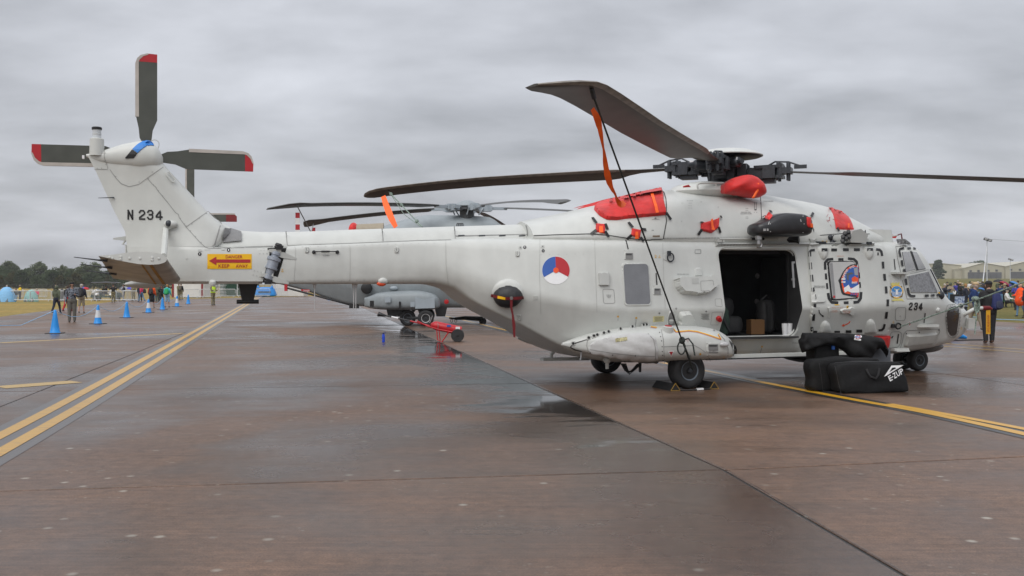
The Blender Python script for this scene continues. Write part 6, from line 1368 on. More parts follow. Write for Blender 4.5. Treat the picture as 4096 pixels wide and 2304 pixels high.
def weld(o, d=.0008):
    b = bmesh.new(); b.from_mesh(o.data); bmesh.ops.remove_doubles(b, verts=b.verts, dist=d); bmesh.ops.recalc_face_normals(b, faces=b.faces); b.to_mesh(o.data); b.free(); o.data.polygons.foreach_set('use_smooth', [True]*len(o.data.polygons)); return o
CR[10] = (3180, 1280)
def k6(pts): return [(3180+.2484*x, 1280+.2484*y) for x, y in pts]
NYL = mat('black_nylon', (.009, .009, .0095), .7, spec=.25, var=.25, scale=18, bump=.15, bscale=160)
u_ = (gnd(3650, 1569)-gnd(3366, 1577)).normalized(); v_ = Vector((-u_.y, u_.x, 0))
def bagbox(o0, L, D, H, topin=(.0, .0), lean=0):
    b = [o0, o0+u_*L, o0+u_*L+v_*D, o0+v_*D]; t = [b[0]+u_*topin[0]+v_*lean, b[1]+u_*topin[1]+v_*lean, b[2]+u_*topin[1]+v_*lean*.4, b[3]+u_*topin[0]+v_*lean*.4]
    return b+[p+Vector((0, 0, H)) for p in t]
p0 = gnd(3366, 1577)
t1 = thing('canopy_bag', 'long black canopy bag with white lettered roof logo standing in front', 'bag', p0); 
def local(mb, t): mb.v = [tuple(Vector(v)-t.location) for v in mb.v]; return mb
body1 = weld(obj('bag_body', local(softbox(bagbox(p0, 1.25, .34, .475, (-.05, -.13), .06), 16, .2, .02, .009, 1), t1), NYL, t1)); ctx_world([body1])
d = Dec().poly(k6([(1425, 912), (1545, 737), (1748, 726), (1640, 786), (1470, 893)]), 0, .012, 6); d.poly(k6([(1508, 840), (1556, 772), (1600, 764), (1618, 778)]), 1, .016, 6)
for ch, u0, u1 in (('E', 0, .20), ('-', .22, .30), ('Z', .31, .52), ('U', .55, .76), ('P', .80, 1)):
    A_, B_, C_, D_ = [Vector(q) for q in k6([(1482, 908), (1708, 772), (1742, 858), (1522, 992)])]
    v0, v1 = (0, 1) if ch != '-' else (.42, .62); qd = [A_.lerp(B_, u0).lerp(D_.lerp(C_, u0), v0), A_.lerp(B_, u1).lerp(D_.lerp(C_, u1), v0), A_.lerp(B_, u1).lerp(D_.lerp(C_, u1), v1), A_.lerp(B_, u0).lerp(D_.lerp(C_, u0), v1)]
    d.text(ch, [tuple(q) for q in qd], 0, .018, .02)
obj('logo', local(d, t1), [P_WHT, NYL], t1, 0)
d = Dec().stroke(k6([(632, 700), (660, 800), (700, 1000), (748, 1190)]), 2.2, 0, .006); d.stroke(k6([(640, 695), (900, 680), (1750, 672)]), 2.0, 0, .006); 
obj('piping', local(d, t1), mat('nylon_trim', (.03, .03, .031), .5), t1, 0)
mb = MB(); hpnt = [hit(p) for p in k6([(1140, 790), (1160, 850), (1200, 910), (1290, 940), (1330, 880), (1345, 780)])]; mb.tube([q+n*.02 for q, n in hpnt], .018, 6); obj('handle', local(mb, t1), BLACK, t1)
p1 = p0-u_*.28+v_*.355; t2 = thing('canopy_bag', 'plain black canopy bag half hidden behind the one with the logo', 'bag', p1); b2o = weld(obj('bag_body', local(softbox(bagbox(p1, 1.28, .30, .52, (-.02, -.06), .02), 16, .2, .02, .009, 2), t2), NYL, t2)); ctx_world([b2o]); d = Dec().stroke(k6([(385, 690), (420, 900), (445, 1130), (480, 1155), (640, 1160)]), 1.8, 0, .006); obj('piping', local(d, t2), mat('nylon_trim', (.03, .03, .031)), t2, 0)
p2 = gnd(3262, 1546); t3 = thing('upright_bag', 'tall upright black bag with side pockets beneath the draped cover', 'bag', p2); obj('bag_body', local(weld_mb := softbox(bagbox(p2, .46, .34, .84, (0, 0)), 8, .2, .02, .005, 3), t3), NYL, t3); mb = MB(); q_ = p2+u_*.3; mb.lathe([(.03, 0), (.035, .16), (.02, .2), (.015, .23)], p2+u_*.31-v_*.03+Vector((0, 0, .62)), (0, 0, 1), 12); obj('water_bottle', local(mb, t3), mat('blue_bottle', '#2a62b8', .2), t3); mb = softbox(bagbox(p2+u_*.06-v_*.06, .28, .10, .42), 4, .2, .01, .003, 4); obj('side_pocket', local(mb, t3), NYL, t3)
mb = MB(); mb.box(p2-v_*.09+u_*.12+Vector((0, 0, .40)), (.05, .004, .06), 0, Matrix.Rotation(math.atan2(u_.y, u_.x), 3, 'Z')); obj('maker_label', local(mb, t3), P_WHT, t3, 0)
# canopy cover draped over them
OUT = k6([(115, 528), (88, 460), (60, 370), (58, 320), (95, 285), (115, 206), (300, 205), (560, 206), (900, 220), (1100, 240), (1300, 272), (1385, 285), (1420, 310), (1470, 420), (1502, 478), (1476, 604), (1432, 525), (1375, 458), (1300, 480), (1268, 560), (1230, 620), (1160, 645), (1000, 640), (880, 605), (800, 520), (760, 490), (700, 455), (640, 430), (560, 415), (440, 430), (350, 450), (250, 490)])
def drape(P, dep, h, g=6):
    P = dens(P, g); pts, fs = cdt(P, g); A = []; B = []
    for p in pts:
        e = edist(p, P); k = math.sqrt(min(1, e/14)); q = at(p[0], p[1], dep+(p[0]-3180)*.0008); w_ = .028*math.sin(p[0]*.035+p[1]*.05)*k+.012*math.sin(p[0]*.09-p[1]*.12)*k
        A.append(q+Vector((0, -h*k-w_, 0))); B.append(q+Vector((0, h*.8*k+.01, 0)))
    m = MB(); m.add(A, fs); m.add(B, [f[::-1] for f in fs]); return m
dep3 = p2.y+.0
t4 = thing('canopy_cover', 'loose black canopy cover draped over the upright bag with white label', 'cover', p2+u_*.5)
dr_ = obj('cloth', local(drape(OUT, dep3-.05, .16), t4), NYL, t4, 80); ctx_world([dr_])
d = Dec().poly(rpoly(k6([(962, 246), (1078, 258), (1060, 334), (946, 316)]), 3), 0, .006, 8); obj('label_patch', local(d, t4), P_WHT, t4, 0); d = Dec().disc(k6([(1012, 280)])[0], 10, 7, 0, .012, 20, rin=.75); d.text('EZUP', k6([(972, 268), (1050, 275), (1045, 298), (968, 290)]), 1, .014, .02); obj('label_print', local(d, t4), [P_RED, P_BLUE], t4, 0)
mb = softbox(bagbox(p2+u_*.98+v_*.10, .52, .3, .62), 5, .1, .0, .002); tag(obj('equipment_case', mb, mat('case_grey', (.10, .11, .125), .5), None, 40), 'dark grey equipment case behind the draped cover', 'case')
# wheel chocks
def chock(lx, lab, flip):
    t = thing('wheel_chock', lab, 'chock', HMAT @ Vector((lx, -1.45, 0)), HYAW); w = .085
    mb = MB(); mb.add([(-w, -.32, 0), (w, -.32, 0), (w, .30, 0), (-w, .30, 0), (0, -.32, .115), (0, .30, .115)], [(0, 1, 4), (2, 3, 5), (1, 2, 5, 4), (3, 0, 4, 5), (0, 3, 2, 1)]); obj('wedge', mb, BLACK, t, 0)
    e = MB()
    for a, b in (((-w, 0), (w, 0)), ((w, 0), (0, .115)), ((0, .115), (-w, 0))): e.bar((a[0], -.327, a[1]+.008), (b[0], -.327, b[1]+.008), .006, .009, up=(0, 1, 0))
    obj('yellow_edge', e, mat('chock_yellow', '#b08a3a', .5), t, 0)
chock(-.36, 'black wheel chock with yellow edge behind the main wheel', 1); chock(.36, 'black wheel chock with yellow edge in front of the main wheel', -1)
mb = MB(); A_ = HMAT @ Vector((-.28, -1.79, .012)); B_ = HMAT @ Vector((.28, -1.79, .012)); mb.tube([A_, A_.lerp(B_, .3)+Vector((0, -.06, 0)), A_.lerp(B_, .7)+Vector((0, -.05, 0)), B_], .012, 6); mb.bar(A_.lerp(B_, .52)+Vector((0, -.055, .01)), A_.lerp(B_, .74)+Vector((0, -.045, .01)), .03, .03, 1); tag(obj('chock_rope', mb, [BLACK, P_WHT], None), 'black cord with white sleeve joining the two chocks', 'rope')
# ------------------------------------------------------------------ fire extinguisher trolley
ZF = 29.3
def f3(x, y, dy=0): return at(1100+.3727*x, 1080+.3725*y, ZF+dy)
REDP = mat('extinguisher_red', '#b3121f', .35, var=.06)
base = gnd(1830, 1368); t = thing('fire_extinguisher', 'red wheeled fire extinguisher trolley with long black lance', 'extinguisher', base)
a, b = f3(1690, 590), f3(1998, 655); mb = MB(); ax = (b-a).normalized(); L0 = (b-a).length; mb.lathe([(.02, -.06), (.06, -.04), (.125, .06), (.135, .14), (.135, L0-.08), (.125, L0), (.02, L0+.01)], a, ax, 20); obj('cylinder', local(mb, t), REDP, t)
mb = MB()
for dy in (-.13, .13):
    mb.tube([f3(1530, 550, dy), f3(1640, 605, dy), f3(1760, 640, dy), f3(1975, 680, dy)], .022, 6); mb.tube([f3(1735, 640, dy), f3(1745, 750, dy), f3(1790, 775, dy), f3(1865, 665, dy)], .018, 6); mb.tube([f3(1760, 640, dy), f3(1772, 760, dy)], .015, 6)
mb.tube([f3(1530, 550, -.13), f3(1530, 550, .13)], .022, 6); mb.tube([f3(1960, 725, -.2), f3(1960, 725, .2)], .03, 6); obj('frame', local(mb, t), REDP, t)
mb = MB(); mb.tube([f3(1450, 547), f3(1660, 600)], .022, 8); obj('lance', local(mb, t), REDP, t)
mb = MB(); mb.tube([f3(1320, 520), f3(1450, 547)], .024, 8); mb.tube([f3(1190, 490), f3(1250, 503)], .024, 8); mb.tube([f3(1105, 472), f3(1110, 474), f3(1190, 491)], [.07, .075, .03], 12); obj('lance_horn', local(mb, t), BLKP, t)
mb = MB(); mb.tube([f3(1250, 503), f3(1322, 520)], .026, 8); obj('lance_grip', local(mb, t), P_WHT, t)
for dy in (-.16, .2):
    q = f3(1960, 725, dy); q.z = .195; mb = MB(); mb.lathe([(.10, -.045), (.185, -.045), (.195, -.02), (.195, .02), (.185, .045), (.10, .045)], q, (0, 1, 0), 28); w_ = obj('wheel', local(mb, t), TYRE, t); mb = MB(); mb.lathe([(.11, -.03), (.1, -.035), (.03, -.05), (.005, -.05)], q, (0, 1, 0), 20); obj('hub', local(mb, t), BLKP, w_)
mb = MB(); mb.tube([f3(1745, 565, -.14), f3(1752, 590, -.15), f3(1748, 632, -.14)], .008, 5); mb.tube([f3(1660, 570, -.1), f3(1680, 520, -.1), f3(1690, 490, -.1)], .01, 6); obj('valve', local(mb, t), STEEL, t); mb = MB(); q = f3(1962, 622, -.14); mb.box(q, (.13, .01, .07), 0); mb.box(f3(1865, 600, -.145), (.12, .008, .06), 1); obj('cylinder_label', local(mb, t), [P_WHT, P_BLUE], t, 0)
q = gnd(1534, 1369); t = thing('water_bottle', 'blue water bottle standing alone on the concrete', 'bottle', q); mb = MB(); mb.lathe([(.042, 0), (.045, .02), (.04, .10), (.045, .19), (.035, .235)], (0, 0, 0), (0, 0, 1), 16); obj('flask', mb, mat('blue_plastic', '#1f49c4', .2), t); mb = MB(); mb.lathe([(.034, .235), (.034, .27)], (0, 0, 0), (0, 0, 1), 14); mb.tube([(.0, 0, .27), (.03, 0, .31), (.06, 0, .29), (.06, 0, .25)], .008, 6); obj('cap', mb, mat('navy_plastic', '#15206a', .4), t)
# tow bar behind
mb = MB(); z_ = 43.0; P = [at(1100+.3727*x, 1080+.3725*y, z_) for x, y in ((1870, 515), (1930, 522), (2040, 515), (2230, 525), (2280, 560))]
t = thing('tow_bar', 'black aircraft tow bar lying beyond the red extinguisher', 'tow bar', (P[2].x, P[2].y, 0)); mb.tube([P[1], P[2], P[3]], [.06, .09, .11], 8); mb.bar(P[0], P[1], .12, .08); obj('bar', local(mb, t), BLKP, t); mb = MB(); mb.lathe([(.06, -.08), (.16, -.06), (.16, .06), (.06, .08)], P[3]+Vector((0, 0, -.1)), (0, 1, 0), 18); mb.bar((P[3].x, P[3].y, .0), P[3], .08, .08); obj('wheel', local(mb, t), TYRE, t)
for x in (1895, 1940): mb = MB(); q = at(1100+.3727*x, 1080+.3725*545, z_); mb.tube([q+Vector((.05*math.cos(a_), 0, .07*math.sin(a_))) for a_ in np.linspace(0, 6.283, 10)], .012, 5); obj('pin_ring', local(mb, t), GUN, t)
# ------------------------------------------------------------------ cones
def cone(p, band, label):
    t = thing('traffic_cone', label, 'traffic cone', p, random.uniform(-.4, .4), 'blue cones along the roped lane')
    mb = MB(); pr_ = [(.175, .03), (.16, .05), (.045, .80), (.03, .815)]
    def r(z): return .165-(z-.03)*.155
    mb.lathe([(.185, .025), (.165, .05), (r(.28), .28)], n=20, mi=0); mb.lathe([(r(.28), .28), (r(.6), .60)], n=20, mi=1 if band else 0); mb.lathe([(r(.6), .60), (r(.8), .80), (.03, .82)], n=20, mi=0)
    obj('cone_body', mb, [mat('cone_blue', '#1f8fe0', .45), mat('cone_white', (.62, .64, .66), .5)], t, 40)
    mb = MB(); mb.box((0, 0, .014), (.52, .52, .028), 0, None, .97); obj('cone_base', mb, BLACK, t, 0); return t
CN = [(220, 1334, 0, 'plain blue cone nearest the camera, in front of the man in a camouflage jacket'), (392, 1296, 1, 'blue cone with white band, second from the left'), (507, 1271, 0, 'plain blue cone third from the left'), (594, 1251, 1, 'white banded blue cone in front of the person in orange'), (650, 1239, 0, 'plain blue cone beside the person in the turquoise jacket'), (708, 1226, 1, 'smallest white banded blue cone, right of the turquoise jacket'), (753, 1216, 0, 'plain blue cone farthest along the lane, left of the high visibility vest'), (1316, 1199, 0, 'lone blue cone seen below the tail boom of the grey helicopter')]
cones = [cone(gnd(x, y), b_, l_) for x, y, b_, l_ in CN]
mb = MB()
for i in range(6):
    a, b = cones[i].location+Vector((0, 0, .8)), cones[i+1].location+Vector((0, 0, .8)); mb.tube([a.lerp(b, t_/6)+Vector((0, 0, -.35*math.sin(math.pi*t_/6))) for t_ in range(7)], .012, 4)
a = cones[0].location+Vector((0, 0, .8)); b = gnd(-60, 1345)+Vector((0, 0, .35)); mb.tube([a, a.lerp(b, .5)+Vector((0, 0, -.25)), b], .012, 4)
tag(obj('cordon_rope', mb, mat('pale_blue_rope', '#8fb6d6', .7), None), 'thin pale blue cordon rope strung between the cones', 'rope')
# ------------------------------------------------------------------ people
SKIN = mat('skin', (.46, .27, .19), .55, var=.06); HAIRB = mat('hair_brown', (.07, .045, .03), .8, var=.3); HAIRG = mat('hair_grey', (.42, .38, .34), .8, var=.2)
SHOE = mat('dark_shoe', (.03, .025, .02), .6)
def cloth(name, h, **k): return mat('cloth_'+name, h, .85, var=.12, scale=9, bump=.2, bscale=25, **k)
def camo(name, cols, sc):
    if name in MATS: return MATS[name]
    m = bpy.data.materials.new(name); m.use_nodes = True; t = m.node_tree; b = t.nodes['Principled BSDF']; b.inputs['Roughness'].default_value = .9
    tc = N(t, 'ShaderNodeTexCoord'); n = N(t, 'ShaderNodeTexNoise'); n.inputs['Scale'].default_value = sc; n.inputs['Detail'].default_value = 2; t.links.new(tc.outputs['Object'], n.inputs['Vector'])
    r = N(t, 'ShaderNodeValToRGB'); r.color_ramp.interpolation = 'CONSTANT'; e = r.color_ramp.elements; e[0].color = (*srgb(cols[0]), 1); e[1].position = .44; e[1].color = (*srgb(cols[1]), 1)
    for i, c_ in enumerate(cols[2:]): x = e.new(.52+.07*i); x.color = (*srgb(c_), 1)
    t.links.new(n.outputs[0], r.inputs[0]); t.links.new(r.outputs[0], b.inputs['Base Color']); MATS[name] = m; return m
CAMO = camo('camo_multi', ['#6b6346', '#8a8060', '#4a4a32', '#a09878'], 9); CAMOG = camo('camo_grey', ['#23262b', '#4a4f58', '#8a919c', '#30343a'], 16)
_pm = {}
def pose_mesh(key, vox=.022, **K):
    """one continuous body 1.75 m tall facing -y; slots: skin, top, bottom, shoe, hair"""
    if key in _pm: return _pm[key]
    g = K.get; B = []      # bones: a, b, ra, rb, slot
    def bone(a, b, ra, rb, s, sy=1.0): B.append((Vector(a), Vector(b), ra, rb, s))
    bulk = g('bulk', 1.0); lean = g('lean', 0); sit = g('sit', False); hz = .52 if sit else .92
    def up(x, y, z): return (x, y-lean*max(0, z-.92), z-.92+hz)
    top, bot = 1, 2; low = 0 if g('shorts') else 2; arm = 0 if g('short_sleeve') else 1
    bone(up(0, 0, .94), up(0, 0, 1.05), .135*bulk, .13*bulk, bot if not g('longtop') else top); bone(up(-.05, 0, .93), up(.05, 0, .93), .125*bulk, .125*bulk, bot if not g('longtop') else top)
    bone(up(0, 0, 1.05), up(0, .01, 1.25), .132*bulk, .145*bulk, top); bone(up(-.085, .01, 1.30), up(.085, .01, 1.30), .125*bulk, .125*bulk, top); bone(up(-.15, .015, 1.40), up(.15, .015, 1.40), .072*bulk, .072*bulk, top); bone(up(0, .01, 1.42), up(0, -.005, 1.55), .058, .052, 0)
    hy = g('head', (0, -.02)); hc = up(hy[0], hy[1], 1.64); hc = (hc[0], hc[1], hc[2])
    bone((hc[0], hc[1]+.012, hc[2]+.03), (hc[0], hc[1]-.005, hc[2]-.02), .092, .085, 4); bone((hc[0], hc[1]-.022, hc[2]-.005), (hc[0], hc[1]-.03, hc[2]-.07), .077, .05, 0)
    tw = g('turn', 0); fd = Vector((math.sin(tw), -math.cos(tw), 0))
    bone(Vector(hc)+fd*.085+Vector((0, 0, -.0)), Vector(hc)+fd*.108+Vector((0, 0, -.03)), .012, .016, 0)
    for s in (-1, 1): sd_ = Vector((math.cos(tw)*s, math.sin(tw)*s, 0)); bone(Vector(hc)+sd_*.085+Vector((0, .01, 0)), Vector(hc)+sd_*.092+Vector((0, .012, -.03)), .018, .015, 0)
    L = g('legs', ((0, 0), (0, 0)))   # (thigh swing, knee bend) left/right, radians
    for s, (sw, kb) in zip((-1, 1), L):
        hip = Vector((.09*s, 0, hz)); th = sw if not sit else 1.45
        kn = hip+Vector((.012*s, -math.sin(th)*.43, -math.cos(th)*.43)); sh = th-kb if not sit else .1; an = kn+Vector((0, -math.sin(sh)*.40, -math.cos(sh)*.40))
        bone(hip, kn, .092*g('legw', 1), .062*g('legw', 1) if not g('shorts') else .085, bot)
        if g('shorts'): bone(kn+Vector((0, 0, -.02)), an, .052, .036, 0)
        else: bone(kn, an, .062*g('legw', 1), .046*g('legw', 1), low)
        bone(an+Vector((0, .03, -.045)), an+Vector((0, -.13, -.058)), .042, .036, 3)
    if g('skirt'): bone((0, 0, hz-.02), (0, 0, hz-.30), .17, .20, bot)
    if g('poncho'): bone(up(0, .01, 1.36), up(0, 0, .85), .19, .29, 1)
    A = g('arms', ((.05, .1, .1), (.05, .1, .1)))   # out, forward swing, elbow bend
    for s, (ou, sw, eb) in zip((-1, 1), A):
        sh = Vector(up(.185*s, .015, 1.39)); d1 = Vector((math.sin(ou+.12)*s, -math.sin(sw), -math.cos(sw)*math.cos(ou))).normalized(); el = sh+d1*.28; d2 = Vector((math.sin(ou-.1)*s*.6-(s*.35 if eb > .9 else 0), -math.sin(sw+eb), -math.cos(sw+eb))).normalized(); wr = el+d2*.25
        bone(sh, el, .062*bulk, .05*bulk, top); bone(el, wr, .048*bulk if arm else .04, .036 if arm else .03, arm); bone(wr, wr+d2*.07, .03, .034, 0)
        if vox < .02:
            pl = wr+d2*.08; sd_ = Vector((0, 1, 0)).cross(d2).normalized() if abs(d2.y) < .8 else Vector((1, 0, 0))
            for k in range(4): f0 = pl+Vector((0, (k-1.5)*.018, 0)); bone(f0, f0+d2*(.075-.008*abs(k-1.3))-sd_*.012*s, .009, .008, 0)
            bone(pl+Vector((0, -.03, 0))-d2*.04, pl+Vector((0, -.055, 0))+d2*.02, .010, .009, 0)
    if g('hood'): bone(up(-.04, .09, 1.46), up(.04, .09, 1.46), .075, .075, 1)
    if g('longhair'): bone((hc[0], hc[1]+.05, hc[2]+.02), (hc[0], hc[1]+.06, hc[2]-.17), .085, .07, 4)
    mb = MB()
    for a, b, ra, rb, s in B:
        d = (b-a); n = max(1e-6, d.length); d = d/n
        pts = [a-d*ra*.95, a-d*ra*.7, a-d*ra*.3, a, b, b+d*rb*.3, b+d*rb*.7, b+d*rb*.95]; rr = [ra*.3, ra*.72, ra*.95, ra, rb, rb*.95, rb*.72, rb*.3]; mb.tube(pts, rr, 10)
    o = bpy.data.objects.new('tmp', mesh_of('tmp', mb, [SKIN], 0)); col.objects.link(o); md = o.modifiers.new('r', 'REMESH'); md.mode = 'VOXEL'; md.voxel_size = vox; sm = o.modifiers.new('s', 'SMOOTH'); sm.iterations = 3; sm.factor = .5
    dg = bpy.context.evaluated_depsgraph_get(); me = bpy.data.meshes.new_from_object(o.evaluated_get(dg)); bpy.data.objects.remove(o)
    me.name = 'person_body'; me.materials.clear()
    for _ in range(5): me.materials.append(SKIN)
    C_ = np.array([p.center[:] for p in me.polygons]); best = np.full(len(C_), 1e9); sl = np.zeros(len(C_), int)
    for a, b, ra, rb, s in B:
        a_, d_ = np.array(a), np.array(b-a); t_ = np.clip(((C_-a_)@d_)/max(1e-9, d_@d_), 0, 1); dist = np.linalg.norm(C_-(a_+t_[:, None]*d_), axis=1)-(ra+(rb-ra)*t_)
        m_ = dist < best; best[m_] = dist[m_]; sl[m_] = s
    me.polygons.foreach_set('material_index', sl.tolist()); me.polygons.foreach_set('use_smooth', [True]*len(me.polygons)); me.update()
    _pm[key] = (me, Vector(hc), hz); return _pm[key]
def person(pos, label, key, top, bottom, hair=HAIRB, shoe=SHOE, h=1.75, rz=0, skin=SKIN, hat=None, group='visitors on the airfield', pack=None, packlabel=None, vest=None, turn=0):
    me, hc, hz = _pm[key]; o = bpy.data.objects.new('person', me); col.objects.link(o); s = h/1.75; o.scale = (s, s, s); o.location = pos; o.rotation_euler = (0, 0, rz); tag(o, label, 'person', group)
    for i, m in enumerate((skin, top, bottom, shoe, hair)): o.material_slots[i].link = 'OBJECT'; o.material_slots[i].material = m
    if hat:
        kind, m = hat; mb = MB()
        if kind == 'hood': mb.ell((hc.x, hc.y+.015, hc.z+.0), (.115, .12, .14), 12, 8)
        else:
            mb.ell((hc.x, hc.y+.005, hc.z+.055), (.102, .112, .075), 14, 8)
            if kind == 'cap': f_ = Vector((math.sin(turn), -math.cos(turn), 0)); mb.ell((hc.x+f_.x*.13, hc.y+f_.y*.13, hc.z+.035), (.075, .075, .012), 12, 6)
            if kind == 'brim': mb.ell((hc.x, hc.y, hc.z+.03), (.17, .17, .014), 14, 6)
        obj('hat', mb, m, o, 60)
    if vest: mb = MB(); mb.lathe([(.175, .98), (.19, 1.1), (.20, 1.3), (.165, 1.44)], (0, .008, 0), (0, 0, 1), 20); mb.v = [(x*1.12, y*.92, z) for x, y, z in mb.v]; obj('vest', mb, vest, o, 60); m2 = MB(); m2.lathe([(.192, 1.08), (.196, 1.13)], (0, .008, 0), (0, 0, 1), 20); m2.v = [(x*1.13, y*.93, z) for x, y, z in m2.v]; obj('reflective_band', m2, P_WHT, o, 60)
    if pack:
        t = thing('backpack', packlabel, 'backpack', pos, rz); k = s
        b = softbox([(-.16, .13, 1.0), (.16, .13, 1.0), (.15, .31, 1.0), (-.15, .31, 1.0), (-.13, .13, 1.42), (.13, .13, 1.42), (.12, .25, 1.42), (-.12, .25, 1.42)], 6, .2, .02, .003); b.v = [tuple(Vector(v)*k) for v in b.v]; pk = weld(obj('bag_body', b, pack, t))
        m2 = softbox([(-.11, .28, 1.03), (.11, .28, 1.03), (.10, .36, 1.03), (-.10, .36, 1.03), (-.10, .27, 1.22), (.10, .27, 1.22), (.09, .32, 1.22), (-.09, .32, 1.22)], 4, .2, .01, 0); m2.v = [tuple(Vector(v)*k) for v in m2.v]; obj('front_pocket', m2, pack, t, 60)
        m3 = MB()
        for sx in (-1, 1): m3.tube([Vector((.10*sx, .14, 1.40))*k, Vector((.12*sx, .0, 1.47))*k, Vector((.12*sx, -.14, 1.36))*k, Vector((.13*sx, -.11, 1.12))*k, Vector((.14*sx, .12, 1.04))*k], .02, 6)
        obj('shoulder_strap', m3, pack, t)
    return o
WK = ((.38, .12), (-.28, .30))
pose_mesh('man_hi', .016, bulk=1.24, legs=((.05, .02), (.02, .05)), arms=((.12, .1, .25), (.1, .35, 1.5)), legw=1.36, turn=-1.2, hood=True)
pose_mesh('walk_hi', .016, bulk=1.25, legs=WK, arms=((.1, -.2, .3), (.1, .3, 1.2)), legw=1.32, hood=True, lean=.05)
pose_mesh('back_hi', .016, bulk=1.32, legs=((.08, .05), (-.06, .05)), arms=((.1, .3, 1.1), (.12, .1, .3)), legw=1.42, hood=True)
pose_mesh('stand', .024, legs=((.04, 0), (-.02, .04)), arms=((.1, .1, .2), (.1, .05, .2)), bulk=1.2, legw=1.25)
pose_mesh('stand_fold', .024, legs=((.0, 0), (.03, .04)), arms=((.1, .35, 1.5), (.1, .35, 1.4)), bulk=1.2, legw=1.25)
pose_mesh('walk', .024, legs=WK, arms=((.1, -.3, .2), (.1, .35, .4)), bulk=1.22, legw=1.25, hood=True)
pose_mesh('walk2', .024, legs=(WK[1], WK[0]), arms=((.1, .3, .2), (.1, -.25, .4)), bulk=1.18, legw=1.2, longhair=True)
pose_mesh('shorts', .024, legs=((.15, .05), (-.12, .15)), arms=((.1, .1, .6), (.12, .15, .5)), shorts=True, bulk=1.2, hood=True)
pose_mesh('shorts_ss', .024, legs=((.1, .05), (-.1, .1)), arms=((.1, .1, .6), (.12, .15, .5)), shorts=True, short_sleeve=True)
pose_mesh('kilt', .024, legs=((.2, .05), (-.18, .15)), arms=((.1, .1, .5), (.12, .1, .5)), shorts=True, skirt=True, bulk=1.25, hood=True)
pose_mesh('poncho', .026, legs=((.2, .1), (-.15, .2)), arms=((.25, .3, 1.2), (.25, .3, .8)), poncho=True, bulk=1.1)
pose_mesh('sit', .028, sit=True, arms=((.1, .5, .9), (.1, .5, .8)), bulk=1.12, lean=-.06)
pose_mesh('photo', .024, legs=((.05, 0), (-.04, .04)), arms=((.3, .9, 1.3), (.3, .9, 1.3)), bulk=1.18, legw=1.2)
def gp(tx, ty): p = gnd(tx, ty); p.z = 0; return p
BLKC = cloth('black', (.015, .015, .017)); NAVY = cloth('navy', (.018, .022, .04)); GREY = cloth('grey', (.12, .115, .10)); KHAKI = cloth('khaki', (.26, .22, .16)); OLIVE = cloth('olive', (.085, .10, .065)); ORNG = cloth('orange', '#e2551a'); HVIS = mat('hi_vis_yellow', '#c9f02a', .6, var=.05); PINK = cloth('pink', '#d63b62'); TEAL = cloth('teal', '#3fb8b8'); JEAN = cloth('denim', '#5d7fa0'); LJEAN = cloth('pale_denim', '#8fb0c8'); WHT = cloth('white', (.62, .62, .62)); YELC = cloth('yellow', '#d8b81c'); BLUEC = cloth('blue', '#2355a8'); REDCL = cloth('red', '#a32228'); PURP = cloth('purple', '#3c3a8c'); GREENP = mat('pack_green', '#1f9a58', .7); TAN = cloth('tan', '#b09a78')
PB_ = mat('pack_black', (.016, .016, .018), .7); PBLUE = mat('pack_blue', '#1f2858', .7)
# left-hand side
person(gp(288, 1288), 'man in grey camouflage jacket and black cap strolling behind the first cone', 'man_hi', CAMOG, GREY, h=1.80, rz=R(20), hat=('cap', BLKC), turn=-1.2)
person(gp(226, 1256), 'person in a green raincoat with dark trousers walking away', 'walk', OLIVE, NAVY, HAIRG, h=1.62, rz=R(175), hat=('hood', OLIVE))
person(gp(326, 1252), 'man in navy top and beige shorts walking away under a black backpack', 'shorts', NAVY, KHAKI, HAIRG, h=1.72, rz=R(185), pack=PB_, packlabel='black backpack with white reflectors on the man in beige shorts')
person(gp(453, 1211), 'soldier in camouflage trousers and dark top holding a camera by the barrier', 'photo', BLKC, CAMO, h=1.75, rz=R(20), hat=('cap', BLKC))
person(gp(534, 1205), 'soldier in camouflage uniform and dark cap beside the purple umbrella', 'stand', CAMO, CAMO, h=1.75, rz=R(-20), hat=('cap', BLKC))
person(gp(561, 1206), 'man in dark cap and navy jacket standing behind the pink jacket', 'stand', NAVY, NAVY, h=1.80, rz=R(10), hat=('cap', NAVY))
person(gp(566, 1208), 'woman in a bright pink jacket and jeans walking left', 'walk2', PINK, JEAN, HAIRG, h=1.64, rz=R(-110))
mb = softbox([(-.14, 0, .85), (.14, 0, .85), (.14, .14, .85), (-.14, .14, .85), (-.11, 0, 1.25), (.11, 0, 1.25), (.11, .1, 1.25), (-.11, .1, 1.25)], 5, .2, .02, .003); o = weld(obj('shoulder_bag', mb, PB_)); o.location = gp(577, 1209); tag(o, 'black shoulder bag slung on the woman in pink', 'bag')
person(gp(607, 1232), 'walker in orange jacket and black kilt-like shorts seen from behind', 'kilt', ORNG, BLKC, h=1.74, rz=R(178), pack=PB_, packlabel='black backpack with pale stripes on the orange jacket')
person(gp(646, 1210), 'youngster in a black hoodie walking between orange and turquoise jackets', 'walk', BLKC, BLKC, mat('hair_ginger', '#8a4a28', .8), h=1.50, rz=R(178), hat=None)
person(gp(669, 1230), 'woman in turquoise jacket and pale cropped jeans walking away', 'shorts', TEAL, LJEAN, mat('hair_fair', '#a0764a', .8), h=1.68, rz=R(180), pack=GREENP, packlabel='green backpack on the turquoise jacket')
person(gp(622, 1204), 'person in a large orange poncho behind the walkers', 'poncho', ORNG, JEAN, h=1.82, rz=R(200), hat=('hood', ORNG))
person(gp(628, 1210), 'person in olive jacket and cap behind the orange backpacker', 'stand', OLIVE, OLIVE, h=1.72, rz=R(30), hat=('cap', OLIVE))
